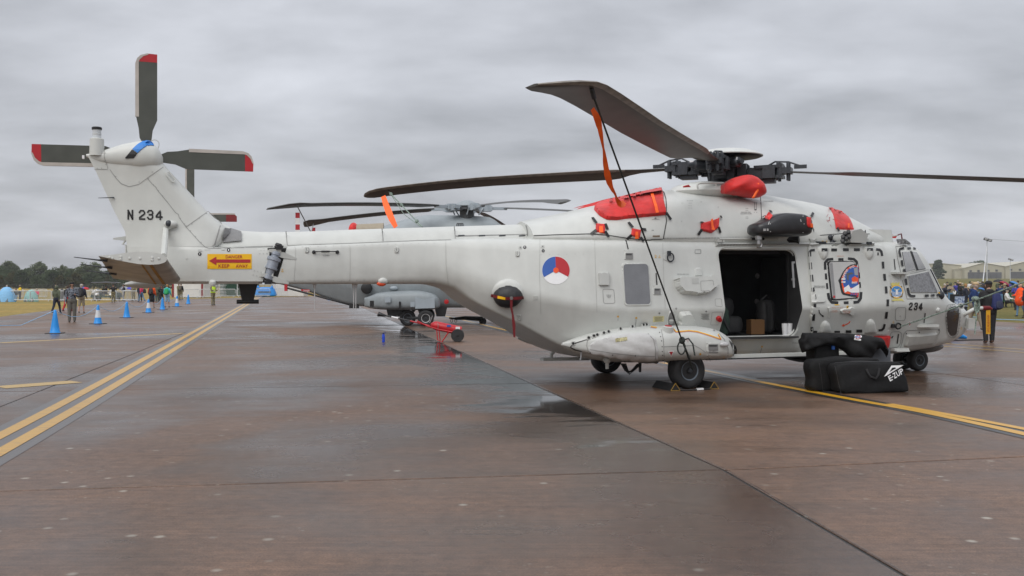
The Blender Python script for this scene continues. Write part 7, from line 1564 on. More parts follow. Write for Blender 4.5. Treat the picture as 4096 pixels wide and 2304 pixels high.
person(gp(641, 1199), 'man in dark navy sweater and cap in the far group', 'stand_fold', NAVY, NAVY, h=1.78, rz=R(0), hat=('cap', NAVY))
person(gp(670, 1198), 'person in black jacket at the back of the far group', 'stand', BLKC, JEAN, h=1.76, rz=R(-30))
person(gp(715, 1198), 'soldier in camouflage standing by the white marquee, left of the pair', 'stand_fold', CAMO, CAMO, h=1.78, rz=R(60)); person(gp(724, 1198), 'soldier in black top with camouflage trousers and pack, right of the pair', 'stand', BLKC, CAMO, h=1.80, rz=R(170), pack=mat('pack_brown', (.10, .085, .06), .8), packlabel='brown backpack on the soldier by the marquee')
person(gp(852, 1221), 'soldier in camouflage with a fluorescent yellow vest on the apron', 'stand_fold', CAMO, CAMO, h=1.82, rz=R(60), vest=HVIS, group='marshals')
def behind(tx, ty_head, z, label, key, top, bottom, hgt=1.7, **k):   # someone standing farther off, placed by the top of the head
    d_ = ray(tx, ty_head); p = Vector((d_.x*z, z, 0)); p.z = max(ground_h(p.x, p.y), -.06); return person(p, label, key, top, bottom, h=hgt, **k)
behind(28, 1144, 104, 'woman in white jacket looking at her phone behind the blue tent', 'photo', WHT, BLUEC, 1.68, hair=HAIRG, rz=R(-70)); behind(80, 1147, 108, 'person in yellow raincoat and hat behind the barriers', 'stand_fold', YELC, NAVY, 1.66, hat=('brim', KHAKI), rz=R(-40)); behind(330, 1143, 106, 'bald man in blue top behind the red and blue umbrella', 'stand', PURP, JEAN, 1.76, hair=SKIN)
behind(64, 1157, 103, 'person in black sitting by the teal tent', 'sit', BLKC, JEAN, 1.7, rz=R(20)); behind(147, 1160, 104, 'grey haired visitor sitting behind the teal tent', 'sit', PINK, GREY, 1.7, hair=HAIRG); behind(224, 1156, 110, 'tall dark figure behind the green raincoat', 'stand', BLKC, BLKC, 1.72); behind(270, 1158, 62, 'person with dark rucksack just behind the camouflage jacket man', 'walk', BLKC, REDCL, 1.68, rz=R(170))
# right-hand side, near
person(gp(3896, 1324), 'man in tan cap, navy and blue jacket and khaki trousers beside the nose', 'walk_hi', cloth('navy_blue', '#17305e'), KHAKI, HAIRG, h=1.78, rz=R(70), hat=('cap', TAN), turn=0, group='visitors by the nose')
person(gp(3955, 1372), 'visitor dressed in black with black cap seen from behind by the streamer', 'back_hi', BLKC, BLKC, h=1.80, rz=R(172), shoe=mat('brown_boot', '#4a2c18', .6), hat=('beanie', BLKC), group='visitors by the nose')
t = thing('backpack', 'blue backpack worn on one shoulder by the visitor in black', 'backpack', gp(3955, 1372)+Vector((.10, .02, 0)), R(198)); b = softbox([(-.16, .10, 1.0), (.16, .10, 1.0), (.14, .29, 1.0), (-.14, .29, 1.0), (-.13, .10, 1.44), (.13, .10, 1.44), (.11, .23, 1.44), (-.11, .23, 1.44)], 8, .2, .03, .004); weld(obj('bag_body', b, PBLUE, t)); b = softbox([(-.11, .27, 1.02), (.11, .27, 1.02), (.1, .34, 1.02), (-.1, .34, 1.02), (-.09, .26, 1.22), (.09, .26, 1.22), (.08, .30, 1.22), (-.08, .30, 1.22)], 5, .2, .02, .002); obj('front_pocket', b, mat('pack_dark_blue', (.02, .025, .06), .7), t, 60)
person(gp(4082, 1267), 'bald man in an orange poncho and jeans striding at the right edge', 'poncho', cloth('bright_orange', '#f2541b'), JEAN, SKIN, h=1.74, rz=R(-75), group='visitors by the nose')
person(gp(4106, 1272), 'person in black cut off by the right edge of the picture', 'stand', NAVY, BLKC, h=1.78, rz=R(-90), group='visitors by the nose')
behind(3862, 1136, 60, 'fair haired woman in dark coat behind the tan cap man', 'stand', NAVY, NAVY, 1.72, hair=mat('hair_fair', '#a0764a'), rz=R(80)); behind(3903, 1156, 58, 'child in black jacket behind the tan cap man', 'stand', BLKC, NAVY, 1.40, rz=R(60))
# crowd on the right-hand bank
rc = random.Random(3); COLS = [NAVY, BLKC, cloth('maroon', '#4a141c'), cloth('dark_blue', '#1b2f5c'), OLIVE, WHT, cloth('charcoal', (.03, .03, .032)), GREY, cloth('dark_green', '#1c3226'), PURP, KHAKI, cloth('brown', '#3a2a20')]; CN_ = ['navy', 'black', 'maroon', 'dark blue', 'olive', 'white', 'charcoal', 'grey', 'dark green', 'purple', 'khaki', 'brown']; BN_ = {'navy': NAVY, 'black': BLKC, 'jeans': JEAN, 'grey': GREY}
HATS = [None, ('cap', BLKC), ('beanie', NAVY), ('hood', OLIVE), ('brim', TAN)]; HN = ['bare headed', 'black capped', 'navy beanie', 'olive hooded', 'tan hatted']
used = set(); CH = mat('camp_chair_blue', '#1d3a78', .8)
for i, tx in enumerate([3735, 3748, 3765, 3778, 3790, 3802, 3812, 3822, 3832, 3840, 3850, 3872, 3880, 3888, 3912, 3921, 3930, 3938, 3990, 4000, 4010, 4018, 4030, 4040, 4050, 4062, 4072, 4086, 4093]):
    z = rc.uniform(62, 98); key = rc.choice(['sit', 'sit', 'stand', 'stand_fold', 'photo']); 
    while True:
        ci = rc.randrange(12); bi = rc.choice(list(BN_)); hi = rc.randrange(5)
        if (ci, bi, hi) not in used: used.add((ci, bi, hi)); break
    d_ = ray(tx, 1130); p = Vector((d_.x*z, z, ground_h(d_.x*z, z)))
    person(p, '%s visitor in %s top, %s trousers, %s in the far crowd' % (HN[hi], CN_[ci], bi, 'sitting' if key == 'sit' else 'standing'), key, COLS[ci], BN_[bi], rc.choice([HAIRB, HAIRG]), h=rc.uniform(1.6, 1.8), rz=R(rc.uniform(-180, 180)), hat=HATS[hi], group='crowd on the bank')
# ------------------------------------------------------------------ grey helicopter parked behind
MG = paint('merlin_grey', (.30, .335, .35), .1, .45); MG2 = paint('merlin_panel', (.36, .41, .445), .08, .4); MGD = mat('merlin_dark', (.05, .054, .058), .5)
ML = Vector((-3.35, 42.2, 0)); MY = R(4); mer = thing('helicopter', 'blue grey helicopter parked beyond the tail boom, only its rotor and underside visible', 'helicopter', ML, MY)
MM = Matrix.Translation(ML) @ Matrix.Rotation(MY, 4, 'Z'); MI = MM.inverted()
def mp3(x, y, Yl):   # crop pixel below the boom -> local point on plane y = Yl
    o = MI @ Vector((0, 0, CAMH)); d = MI.to_3x3() @ ray(1100+.3727*x, 1080+.3725*y); return o+d*((Yl-o.y)/d.y)
mb = MB(); mb.loft(loft_sections([(-10.6, 2.5, .25, 2.9, .34, 3.2, .28, 3.3, .1, .1, .1), (-7.5, 1.95, .45, 2.5, .65, 3.0, .55, 3.15, .15, .2, .2), (-5.6, 1.5, .75, 2.1, 1.0, 2.9, .9, 3.1, .15, .2, .25), (-3.1, .80, 1.0, 1.7, 1.4, 2.8, 1.25, 3.1, .2, .25, .3), (-1.5, .72, 1.05, 1.6, 1.45, 2.8, 1.3, 3.1, .25, .25, .3), (5.5, .72, 1.05, 1.6, 1.45, 2.8, 1.3, 3.1, .25, .3, .3), (7.6, .82, .9, 1.5, 1.2, 2.45, .95, 2.65, .25, .3, .3), (8.8, 1.0, .5, 1.4, .7, 1.85, .5, 2.0, .2, .25, .2), (9.3, 1.2, .1, 1.4, .15, 1.55, .1, 1.6, .05, .05, .05)], np.arange(-10.6, 9.31, .3))); mf = obj('fuselage', mb, MG, mer, 40)
mb = MB(); mb.loft(loft_sections([(-3.6, 2.9, .4, 3.2, .45, 3.5, .3, 3.7, .05, .1, .1), (-2.3, 2.9, .9, 3.3, 1.0, 3.9, .7, 4.15, .05, .2, .3), (-.2, 2.9, 1.1, 3.4, 1.15, 4.3, .8, 4.68, .05, .25, .35), (2.3, 2.9, 1.1, 3.4, 1.15, 4.25, .8, 4.62, .05, .25, .35), (3.0, 2.9, 1.0, 3.4, 1.05, 4.0, .7, 4.2, .05, .25, .35), (4.6, 2.9, .7, 3.1, .8, 3.3, .5, 3.4, .05, .1, .2)], np.arange(-3.6, 4.61, .2))); obj('engine_cowling', mb, MG, mer, 40)
mb = MB(); mb.lathe([(.30, -.7), (.33, .0), (.36, .5)], (-2.6, -.75, 3.93), (1, 0, 0), 18); obj('exhaust', mb, mat('exhaust_beige', '#9a8f7c', .5), mer); mb = MB(); mb.ell((-3.35, -.78, 3.96), (.22, .34, .34), 12, 8); mc = obj('exhaust_cover', mb, REDC, None); mc.location = ML; mc.rotation_euler = (0, 0, MY); tag(mc, 'small dark red cover on the exhaust of the grey helicopter', 'cover')
mb = MB(); q0 = 1.0; mb.prism(rrect(-.16, -.22, .16, .22, .06), (1.1, -1.10, 4.05), (1, 0, 0), (0, .1, 1), (0, -1, 0), .05); gv = obj('grille', mb, MGD, mer); 
for k_ in range(4): mb = MB(); mb.box((.98+.08*k_, -1.165, 4.05), (.03, .02, .36)); obj('grille_bar', mb, MG2, gv)
# tail pylon and rotor
mb = MB(); mb.loft([[(-8.9, -.16, 2.6), (-10.6, -.10, 2.6), (-10.6, .10, 2.6), (-8.9, .16, 2.6)], [(-10.1, -.12, 4.9), (-11.0, -.06, 4.9), (-11.0, .06, 4.9), (-10.1, .12, 4.9)]]); obj('tail_pylon', mb, MG, mer, 0)
TC = MI @ at(758, 868, 42.3); mb = MB(); mb.lathe([(.16, -.2), (.2, .1), (.1, .2)], TC, (0, 1, 0), 14); mtr = obj('tail_rotor', mb, MGD, mer)
for ang in (90, 0, 180, 270):
    ca, sa = math.cos(R(ang)), math.sin(R(ang)); ux, uy, un = Vector((ca, 0, sa)), Vector((-sa, 0, ca)), Vector((0, 1, 0)); ux = ux*(1.32 if ang in (90, 270) else 1); m = MB()
    m.prism([(.2, -.1), (.2, .06), (1.55, .12), (1.55, -.2), (.5, -.2)], TC-un*.03, ux, uy, un, .06, 0); m.prism([(1.55, .12), (1.9, .12), (2.0, .04), (2.0, -.2), (1.55, -.2)], TC-un*.03, ux, uy, un, .06, 2); m.prism([(.5, .1), (.5, .17), (1.9, .17), (1.95, .11)], TC-un*.04, ux, uy, un, .08, 1); obj('blade', m, [TRB, TLE, mat('dull_red', '#7a2024', .5)], mtr, 0)
# main rotor
HC = Vector((1.4, 0, 4.98)); mb = MB(); mb.lathe([(.3, -.45), (.3, -.1), (.55, -.08), (.55, .02), (.3, .06)], HC, (0, 0, 1), 20); mr_ = obj('main_rotor', mb, MGD, mer); mb = MB(); mb.lathe([(.5, .06), (.52, .10), (.42, .22), (.2, .32), (.01, .34)], HC, (0, 0, 1), 24); obj('hub_dome', mb, MG, mr_)
for wa in (224, 152, 296, 8, 80):
    rot = Matrix.Rotation(R(wa)-MY, 3, 'Z'); rs = [1.6, 2.2, 3, 4, 5, 6, 7, 7.8, 8.1, 8.4, 8.8, 9.1, 9.3]; rings = []
    for r in rs:
        ch = pchip(r, [1.6, 2.2, 7.9, 8.3, 8.8, 9.3], [.2, .55, .58, .86, .80, .18]); le = pchip(r, [1.6, 2.2, 7.9, 8.3, 8.8, 9.3], [.1, .17, .17, .33, .20, -.45]); z = -.052*(r-1)*(r/9.3)+.02; tw = math.tan(R(10)); ring = []
        for s_, t_ in ((0, 0), (.1, .8), (.35, 1), (1, .05)): y = le-ch*s_; ring.append((r, y, z+(y)*tw+.045*t_))
        for s_, t_ in ((.35, -.6), (.1, -.6)): y = le-ch*s_; ring.append((r, y, z+y*tw+.045*t_))
        rings.append([tuple(rot @ Vector(p)+HC) for p in ring])
    mb = MB(); mb.loft(rings); obj('blade', mb, mat('merlin_blade', (.06, .06, .055), .5, var=.15), mr_, 40)
    mb = MB(); mb.bar((.35, 0, 0), (1.1, 0, .0), .3, .22); mb.lathe([(.2, -.14), (.2, .14)], (.85, 0, 0), (0, 0, 1), 12); mb.bar((1.0, 0, 0), (1.75, 0, .0), .14, .12); mb.box((.75, .22, .02), (.3, .1, .14)); mb.tube([(.5, -.2, -.3), (.7, -.18, 0)], .03, 6); mb.v = [tuple(rot @ Vector(v)+HC) for v in mb.v]; obj('rotor_arm', mb, [MG2], mr_, 30)
# sponson, wheels and belly
rows = []
for x, yt, yb, w in ((952, 300, 395, .12), (1000, 285, 408, .30), (1110, 245, 425, .55), (1300, 228, 432, .72), (1500, 222, 432, .78), (1640, 240, 430, .74), (1720, 270, 420, .6), (1760, 310, 405, .35), (1775, 340, 390, .12)):
    t = mp3(x, yt, -2.0); b = mp3(x, yb, -2.0); rows.append((t.x, -1.55, (t.z+b.z)/2, w, (t.z-b.z)/2))
spm = obj('sponson', ellipse_loft(rows, 28, 36, 3.6), MG, mer, 45); c2_ = spm.copy(); col.objects.link(c2_); c2_.scale = (1, -1, 1); c2_.parent = mer
def onsp(pts, m, name, off=.02, par=spm):
    P = [mp3(x, y, -2.32-off) for x, y in pts]; mb = MB(); mb.loft([[p for p in P], [p+Vector((0, .04, 0)) for p in P]]); return obj(name, mb, m, par, 0)
onsp([(1505, 290), (1600, 320), (1710, 290), (1715, 408), (1505, 415)], MG2, 'side_panel'); onsp(rrect(1018, 330, 1062, 395, 5), BLKP, 'tail_lamp', .06); onsp(rrect(1330, 338, 1350, 420, 9), BLKP, 'slot', .03); onsp(rrect(1452, 345, 1500, 395, 3), MG2, 'hatch', .03); onsp(rrect(1178, 290, 1240, 348, 2), MG2, 'access_panel', .025)
w1 = MI @ Vector((-3.51, 40.0, 0))
wheel('main_wheel', (w1.x, w1.y, .33), .33, .28, .17, mer, mat('wheel_white', (.55, .55, .55), .4)); wheel('main_wheel', (w1.x-.75, w1.y+.5, .33), .33, .28, .17, mer); wheel('main_wheel', (w1.x, -w1.y, .33), .33, .28, .17, mer)
mb = MB(); mb.tube([(w1.x-.1, w1.y+.25, .3), (w1.x-.35, w1.y+.4, .9)], .08, 10); mb.tube([(w1.x-.75, w1.y+.5, .33), (w1.x-.3, w1.y+.45, .9)], .07, 10); mb.tube([(w1.x, w1.y+.1, .33), (w1.x-.7, w1.y+.45, .33)], .06, 8); obj('main_gear_leg', mb, MGD, mer)
for x in (1260, 1360, 1780): q = mp3(x, 440, -1.6); mb = MB(); mb.loft([[(q.x-.26, -1.6, .75), (q.x+.26, -1.6, .75), (q.x+.26, -1.5, .75), (q.x-.26, -1.5, .75)], [(q.x-.18, -1.6, .38), (q.x+.18, -1.6, .38), (q.x+.18, -1.5, .38), (q.x-.18, -1.5, .38)]]); obj('belly_plate', mb, BLKP, mer, 0)
for s in (-.15, .15): wheel('nose_wheel', (6.4, s, .25), .25, .18, .12, mer)
mb = MB(); mb.tube([(6.4, 0, .25), (6.35, 0, .9)], .08, 10); obj('nose_gear_leg', mb, MGD, mer)
q = mp3(985, 195, -1.45); mb = MB(); mb.lathe([(.21, .1), (.235, 0), (.235, -.08), (.2, -.1)], (q.x, -1.42, q.z), (0, 1, 0), 24); obj('round_cover', mb, BLKP, mer)
q = mp3(1275, 195, -1.5); mb = MB(); mb.ell((q.x, -1.45, q.z), (.17, .1, .09)); obj('blister', mb, MG2, mer)
q = mp3(1840, 340, -1.45); mb = MB(); mb.lathe([(.1, .03), (.1, -.04), (.06, -.05)], (q.x, -1.42, q.z), (0, 1, 0), 16); obj('red_beacon', mb, mat('red_cap', '#b01c20'), mer)
P = [mp3(x, y, -.9) for x, y in ((118, 190), (420, 270), (700, 345), (850, 385))]; mb = MB(); mb.tube(P, .045, 6); mb.tube([P[1], P[1]+Vector((.05, .1, .35))], .03, 5); mb.tube([P[2], P[2]+Vector((.05, .1, .35))], .03, 5); mb.box(P[3], (.4, .2, .2)); mb.box(P[0], (.12, .12, .28), 1); obj('tail_hook_bar', mb, [BLKP, P_RED], mer)
q0, q1, q2, q3 = mp3(280, 208, -.85), mp3(372, 208, -.85), mp3(372, 234, -.85), mp3(280, 234, -.85); mb = MB(); mb.add([q0, q1, q2, q3], [(0, 1, 2, 3)]); vs, fs = text_mesh('DANGER'); mb.add([q3.lerp(q2, .25+.75*u)*(1-v*.7-.15)+q0.lerp(q1, .25+.75*u)*(v*.7+.15)+Vector((0, -.01, 0)) for u, v in vs], fs, 1); obj('danger_sign', mb, [P_RED, P_WHT], mer, 0)
for x, y0, y1 in ((420, 150, 440),): pass
# tie-down lines and red flags on two of its blades
for wa, fx in ((224, 0), (152, 1)):
    rot = Matrix.Rotation(R(wa)-MY, 3, 'Z'); tip = MM @ (rot @ Vector((8.35, 0, -.40))+HC); foot = MM @ Vector((-4.6 if fx == 0 else -5.5, -.8 if fx == 0 else .3, 2.9))
    mb = MB(); mb.tube([tip, foot], .02, 5); tag(obj('tie_down_line', mb, mat('thin_rope', (.2, .2, .2), .8)), 'thin line from a blade of the grey helicopter to its tail, %s' % ('nearer one' if fx == 0 else 'farther one'), 'rope')
    t = thing('warning_flag', 'striped red and white flag hanging from the %s blade of the grey helicopter' % ('nearer' if fx == 0 else 'farther'), 'flag', tip); mb = MB()
    for k_ in range(4): mb.box((.0, 0, -.2-.22*k_-.11), (.16, .02, .20 if k_ % 2 == 0 else .22), k_ % 2)
    obj('flag_cloth', mb, [P_RED, P_WHT], t, 0)
# ------------------------------------------------------------------ barriers, tents, vehicles and buildings beyond
GALV = mat('galvanised', (.50, .52, .54), .45, .2, var=.12)
def barrier_proto():
    t = thing('crowd_barrier', 'proto', 'barrier'); mb = MB(); mb.tube([(-1.05, 0, .18), (-1.05, 0, .95), (-.95, 0, 1.06), (.95, 0, 1.06), (1.05, 0, .95), (1.05, 0, .18), (-1.05, 0, .18)], .042, 6); obj('frame', mb, GALV, t); mb = MB()
    for i in range(1, 17): x = -1.05+2.1*i/17; mb.tube([(x, 0, .18), (x, 0, 1.06)], .015, 4)
    tag(obj('bars', mb, GALV, t), kind='stuff')
    for s in (-.8, .8): mb = MB(); mb.tube([(s, -.3, .02), (s, -.1, .2), (s, .1, .2), (s, .3, .02)], .025, 5); obj('foot', mb, GALV, t)
    return t
bp0 = barrier_proto(); nb = [0]
ORD = ['first', 'second', 'third', 'fourth', 'fifth', 'sixth', 'seventh', 'eighth', 'ninth', 'tenth']
def barrier(p, rz, label):
    t = bp0 if nb[0] == 0 else copy_tree(bp0); nb[0] += 1; t.location = p; t.rotation_euler = (0, 0, rz); tag(t, label, 'barrier', 'steel crowd barriers')
for i in range(7): a = gp(-8+86*i, 1205.5); barrier(Vector((a.x, a.y, -.03)), R(3), 'steel crowd barrier on the left grass, %s from the left edge' % ORD[i])
barrier(gp(527, 1204), R(60), 'steel crowd barrier turned edge-on beside the soldier with purple umbrella')
for i, tx in enumerate((762, 838, 908, 980, 1048, 1118, 1188)): a = gp(tx, 1193-i*1.6); barrier(a, R(10), 'steel crowd barrier in front of the marquee row, %s from its left end' % ORD[i])
for i in range(4): a = gp(60+95*i, 1190); barrier(Vector((a.x, a.y, -.03)), R(0), 'steel crowd barrier in the farther row on the left grass, %s along' % ORD[i])
def pt(tx, z): d_ = ray(tx, 1136); return Vector((d_.x*z, z, 0))
# white marquee, grey pallets, green containers, white cabin
def marquee(x0, x1, z, h, m, label, trim=None):
    a, b = pt(x0, z), pt(x1, z); w_ = b.x-a.x; t = thing('marquee', label, 'tent', (a+b)/2); mb = MB(); mb.box((0, 1.5, h/2), (w_, 3, h)); obj('wall', mb, m, t, 0); mb = MB(); mb.add([(-w_/2-.1, -.1, h), (w_/2+.1, -.1, h), (w_/2+.1, 3.1, h), (-w_/2-.1, 3.1, h), (-w_/4, 1.5, h+.7), (w_/4, 1.5, h+.7)], [(0, 1, 5, 4), (1, 2, 5), (2, 3, 4, 5), (3, 0, 4)]); obj('roof', mb, m, t, 0)
    for s in (-1, 1): mb = MB(); mb.box((s*w_/2*(.97 if s < 0 else .9), -.03, h/2), (.25, .05, h)); obj('trim', mb, trim or m, t, 0)
WCAN = mat('white_canvas', (.66, .66, .65), .7, var=.06, scale=1, bump=.3, bscale=3); DRED = mat('marquee_red', '#7d1a22', .6)
marquee(690, 815, 127, 2.3, WCAN, 'white marquee with dark red corner strips behind the barriers', DRED); marquee(1095, 1215, 140, 2.4, mat('ribbed_white', (.6, .6, .6), .5), 'white ribbed cabin at the end of the barrier row')
a, b = pt(880, 140), pt(1020, 140); t = thing('green_container', 'dark green storage container behind the barriers', 'container', (a+b)/2); w_ = b.x-a.x; mb = MB(); mb.box((0, 1.2, 1.3), (w_, 2.4, 2.5)); obj('body', mb, mat('container_green', '#12402f', .5), t, 0)
for i in range(26): mb = MB() if i == 0 else mb; mb.box((-w_/2+w_*(i+.5)/26, -.02, 1.3), (w_/52, .06, 2.3))
tag(obj('ribs', mb, mat('container_green', '#12402f'), t, 0), kind='stuff'); mb = MB(); mb.box((0, -.08, 1.3), (.12, .06, 2.4)); obj('door_post', mb, GALV, t, 0)
a = pt(862, 134); t = thing('pallet_stack', 'grey stack of folded barriers beside the marshal in yellow', 'stack', a)
for i in range(9): mb = MB(); mb.box((0, .5, .12+.2*i), (2.2+.2*math.sin(i), 1.2, .09)); obj('panel', mb, GALV, t, 0)
a = pt(1058, 136); t = thing('blue_unit', 'bright blue moulded plastic unit with dark slot beside the white cabin', 'unit', a); mb = softbox([(-1.5, 0, 0), (1.5, 0, 0), (1.5, 1.4, 0), (-1.5, 1.4, 0), (-1.1, .15, 1.25), (1.1, .15, 1.25), (1.1, 1.2, 1.25), (-1.1, 1.2, 1.25)], 6, .2, .05, 0); weld(obj('shell', mb, mat('unit_blue', '#1e86d8', .4), t)); mb = MB(); mb.box((0, .02, .62), (1.7, .12, .14)); obj('slot', mb, BLKP, t, 0)
for s in (-1, 1): mb = MB(); mb.box((s*.95, .3, 1.35), (.3, .4, .3), 0, None, .6); obj('lug', mb, mat('unit_blue', '#1e86d8'), t, 0)
# pop-up tents
def tent(x0, x1, z, h, m, label):
    a, b = pt(x0, z), pt(x1, z); w_ = b.x-a.x; t = thing('pop_up_tent', label, 'tent', (a+b)/2-Vector((0, 0, .05))); mb = MB(); n = 14; rings = []
    for i in range(7):
        k = i/6; r_ = math.cos(k*math.pi/2)**.8; rings.append([(math.cos(2*math.pi*j/n)*w_/2*max(r_, .02), math.sin(2*math.pi*j/n)*w_*.4*max(r_, .02)*(1 if j > n/2 else .8), h*math.sin(k*math.pi/2)**1.3) for j in range(n)])
    mb.loft(rings); obj('shell', mb, m, t, 45); mb = MB(); mb.prism([(-.5, 0), (.45, 0), (.3, h*.55), (-.1, h*.7)], (0, -w_*.36, .02), (1, 0, 0), (0, .3, 1), (0, -1, 0), .05); obj('door_flap', mb, mat('tent_grey', (.16, .17, .17), .7), t, 0)
tent(-10, 64, 97.5, 1.5, mat('tent_blue', '#7fb6e0', .6), 'pale blue pop-up tent at the left edge behind the barriers'); tent(96, 154, 99, 1.2, mat('tent_teal', '#86b8b4', .6), 'pale teal pop-up tent behind the barriers'); tent(234, 262, 100, 1.3, mat('tent_dark', (.06, .06, .065), .7), 'dark dome shelter between the green raincoat and the camouflage man')
# umbrellas
def umbrella(tx, ty, wT, z, m, label, tilt=0, m2=None):
    c_ = at(tx, ty, z); r_ = wT/4*z/FPX/2; t = thing('umbrella', label, 'umbrella', c_); mb = MB(); n = 16; rings = []
    for i in range(6): k = i/5; rr = r_*math.cos(k*math.pi/2) if k < 1 else .01; rings.append([(math.cos(2*math.pi*j/n)*max(rr, .01)*(1-.05*(j % 2)), math.sin(2*math.pi*j/n)*max(rr, .01)*(1-.05*(j % 2)), r_*.55*math.sin(k*math.pi/2)) for j in range(n)])
    mb.loft(rings, 0, False)
    if m2: mb.m = [((i % n)//4) % 2 for i in range(len(mb.f))]
    mb.v = [tuple(Matrix.Rotation(tilt, 3, 'Y') @ Vector(v)) for v in mb.v]; obj('canopy', mb, [m, m2 or m], t, 30); mb = MB(); mb.tube([(0, 0, r_*.6), (0, 0, -.75)], .012, 5); obj('shaft', mb, GUN, t)
UB = mat('umb_black', (.02, .02, .022), .6); umbrella(306, 1160, 40, 104, mat('umb_grey', (.10, .105, .11), .6), 'dark grey umbrella behind the camouflage jacket man'); umbrella(340, 1158, 36, 104, mat('umb_blue', '#2450b8', .6), 'red and blue panelled umbrella beside the bald man', 0, mat('umb_red', '#c02028', .6)); umbrella(497, 1158, 44, 103, mat('umb_pale', (.33, .34, .37), .6), 'pale grey umbrella left of the purple one'); umbrella(524, 1158, 34, 102, mat('umb_purple', '#4a48b0', .6), 'purple umbrella held beside the soldier', .2)
umbrella(3993, 1128, 40, 78, UB, 'black umbrella behind the tartan one'); umbrella(4016, 1138, 42, 74, mat('umb_tartan', '#2a2350', .6, c2='#b3262c', scale=7), 'red and blue tartan umbrella in the crowd', .5); umbrella(4058, 1140, 44, 76, mat('umb_sky', '#3f78b8', .6), 'bright blue umbrella at the right of the crowd', .6); umbrella(3925, 1141, 36, 74, UB, 'black umbrella behind the visitor in black'); umbrella(3926, 1158, 26, 66, mat('umb_sky', '#2f7fe0'), 'small bright blue umbrella beside the black clad visitor', .3)
# golf buggy
a = gp(402, 1203); t = thing('golf_buggy', 'dark green golf buggy with black canopy and silver sheets', 'buggy', Vector((a.x, a.y+1.5, -.04)), R(4)); mb = MB(); mb.loft([[(-1.45, y, .35), (-1.35, y, .78), (-.5, y, .82), (-.35, y, .55), (.5, y, .55), (.75, y, .95), (1.35, y, .85), (1.45, y, .35)] for y in (-.6, .6)]); obj('body', mb, mat('buggy_green', '#173a30', .4), t, 20)
mb = softbox([(-1.55, -.65, 1.82), (1.4, -.65, 1.82), (1.4, .65, 1.82), (-1.55, .65, 1.82), (-1.3, -.55, 1.98), (1.1, -.55, 1.98), (1.1, .55, 1.98), (-1.3, .55, 1.98)], 6, .2, .05, 0); obj('canopy', mb, BLKP, t, 60)
mb = MB()
for x in (-1.2, -.2, 1.05):
    for y in (-.55, .55): mb.tube([(x, y, .6), (x+.1, y, 1.85)], .022, 5)
obj('canopy_post', mb, GUN, t)
for x in (-.95, 1.0):
    for y in (-.6, .6): m2 = MB(); m2.lathe([(.1, -.09), (.22, -.09), (.23, 0), (.22, .09), (.1, .09)], (x, y, .24), (0, 1, 0), 18); w_ = obj('wheel', m2, TYRE, t); m3 = MB(); m3.lathe([(.13, -.095), (.02, -.11)], (x, y, .24), (0, 1, 0), 14); obj('rim', m3, STEEL, w_)
mb = MB(); mb.box((.0, 0, .72), (.5, 1.1, .12)); mb.box((-.25, 0, 1.0), (.1, 1.1, .5)); obj('seat', mb, BLACK, t, 0)
for x, lab, w_ in ((-.9, 'crumpled silver sheet over the rear of the golf buggy', .9), (.75, 'crumpled silver sheet hanging from the front of the golf buggy', .7)):
    mb = softbox([(x-w_/2, -.72, .62), (x+w_/2, -.70, .5), (x+w_/2, .3, .8), (x-w_/2, .3, .8), (x-w_/2, -.6, 1.05), (x+w_/2*.4, -.6, 1.25), (x+w_/2*.5, .3, 1.2), (x-w_/2, .3, 1.0)], 7, .2, .04, .05); o = weld(obj('silver_sheet', mb, mat('foil', (.55, .55, .54), .35, .3, var=.2, scale=5))); o.location = t.location; o.rotation_euler = t.rotation_euler; tag(o, lab, 'sheet')
person(t.location+Vector((0, -.1, .28)), 'person in dark jacket sitting in the golf buggy', 'sit', BLKC, NAVY, h=1.7, rz=R(90)); person(t.location+Vector((1.75, .1, 0)), 'person in navy leaning on the front of the golf buggy', 'stand_fold', NAVY, BLKC, h=1.7, rz=R(-60))
# folding chairs in the crowd
def chair(tx, z, m, label):
    d_ = ray(tx, 1130); p = Vector((d_.x*z, z, ground_h(d_.x*z, z))); t = thing('folding_chair', label, 'chair', p, R(rc.uniform(-30, 30)), 'folding chairs on the bank'); mb = MB(); mb.box((0, 0, .45), (.55, .5, .04)); obj('seat', mb, m, t, 0); mb = MB(); mb.box((0, .27, .72), (.55, .04, .55), 0, Matrix.Rotation(.15, 3, 'X')); obj('backrest', mb, m, t, 0)
    for sx in (-1, 1):
        for sy in (-1, 1): mb = MB(); mb.tube([(.26*sx, .24*sy, 0), (.26*sx, .2*-sy, .6)], .014, 5); obj('leg', mb, GUN, t)
for i, (tx, z, m, lab) in enumerate(((3846, 57, mat('chair_stripes', '#1f3f7c', .8, c2='#c8d2dc', scale=14), 'blue and white striped folding chair behind the tan cap man'), (3770, 75, mat('chair_teal', '#2a8a8c', .8), 'teal folding chair at the left of the crowd'), (3822, 64, mat('chair_black', (.02, .02, .022), .8), 'black folding chair below the cockpit window'), (4030, 68, mat('chair_green', '#1d6a42', .8), 'green folding chair under the blue umbrella'), (3985, 66, mat('chair_navy', (.02, .025, .05), .8), 'navy folding chair right of the visitor in black'))): chair(tx, z, m, lab)
# bank kerb, far perimeter fence
a, b = Vector((-150, 352, -.06)), Vector((-118, 352, -.06)); t = thing('perimeter_fence', 'low dark wire fence along the foot of the far wood', 'fence', (-190, 350, -.06))
mb = MB(); 
for i in range(90): mb.tube([(i*1.5, 0, 0), (i*1.5, 0, 1.6)], .04, 4)
for z_ in (.2, .55, .9, 1.25, 1.6): mb.tube([(0, 0, z_), (134, 0, z_)], .025, 4)
tag(obj('fence_wire', mb, mat('fence_dark', (.06, .065, .06), .7), t), kind='stuff')
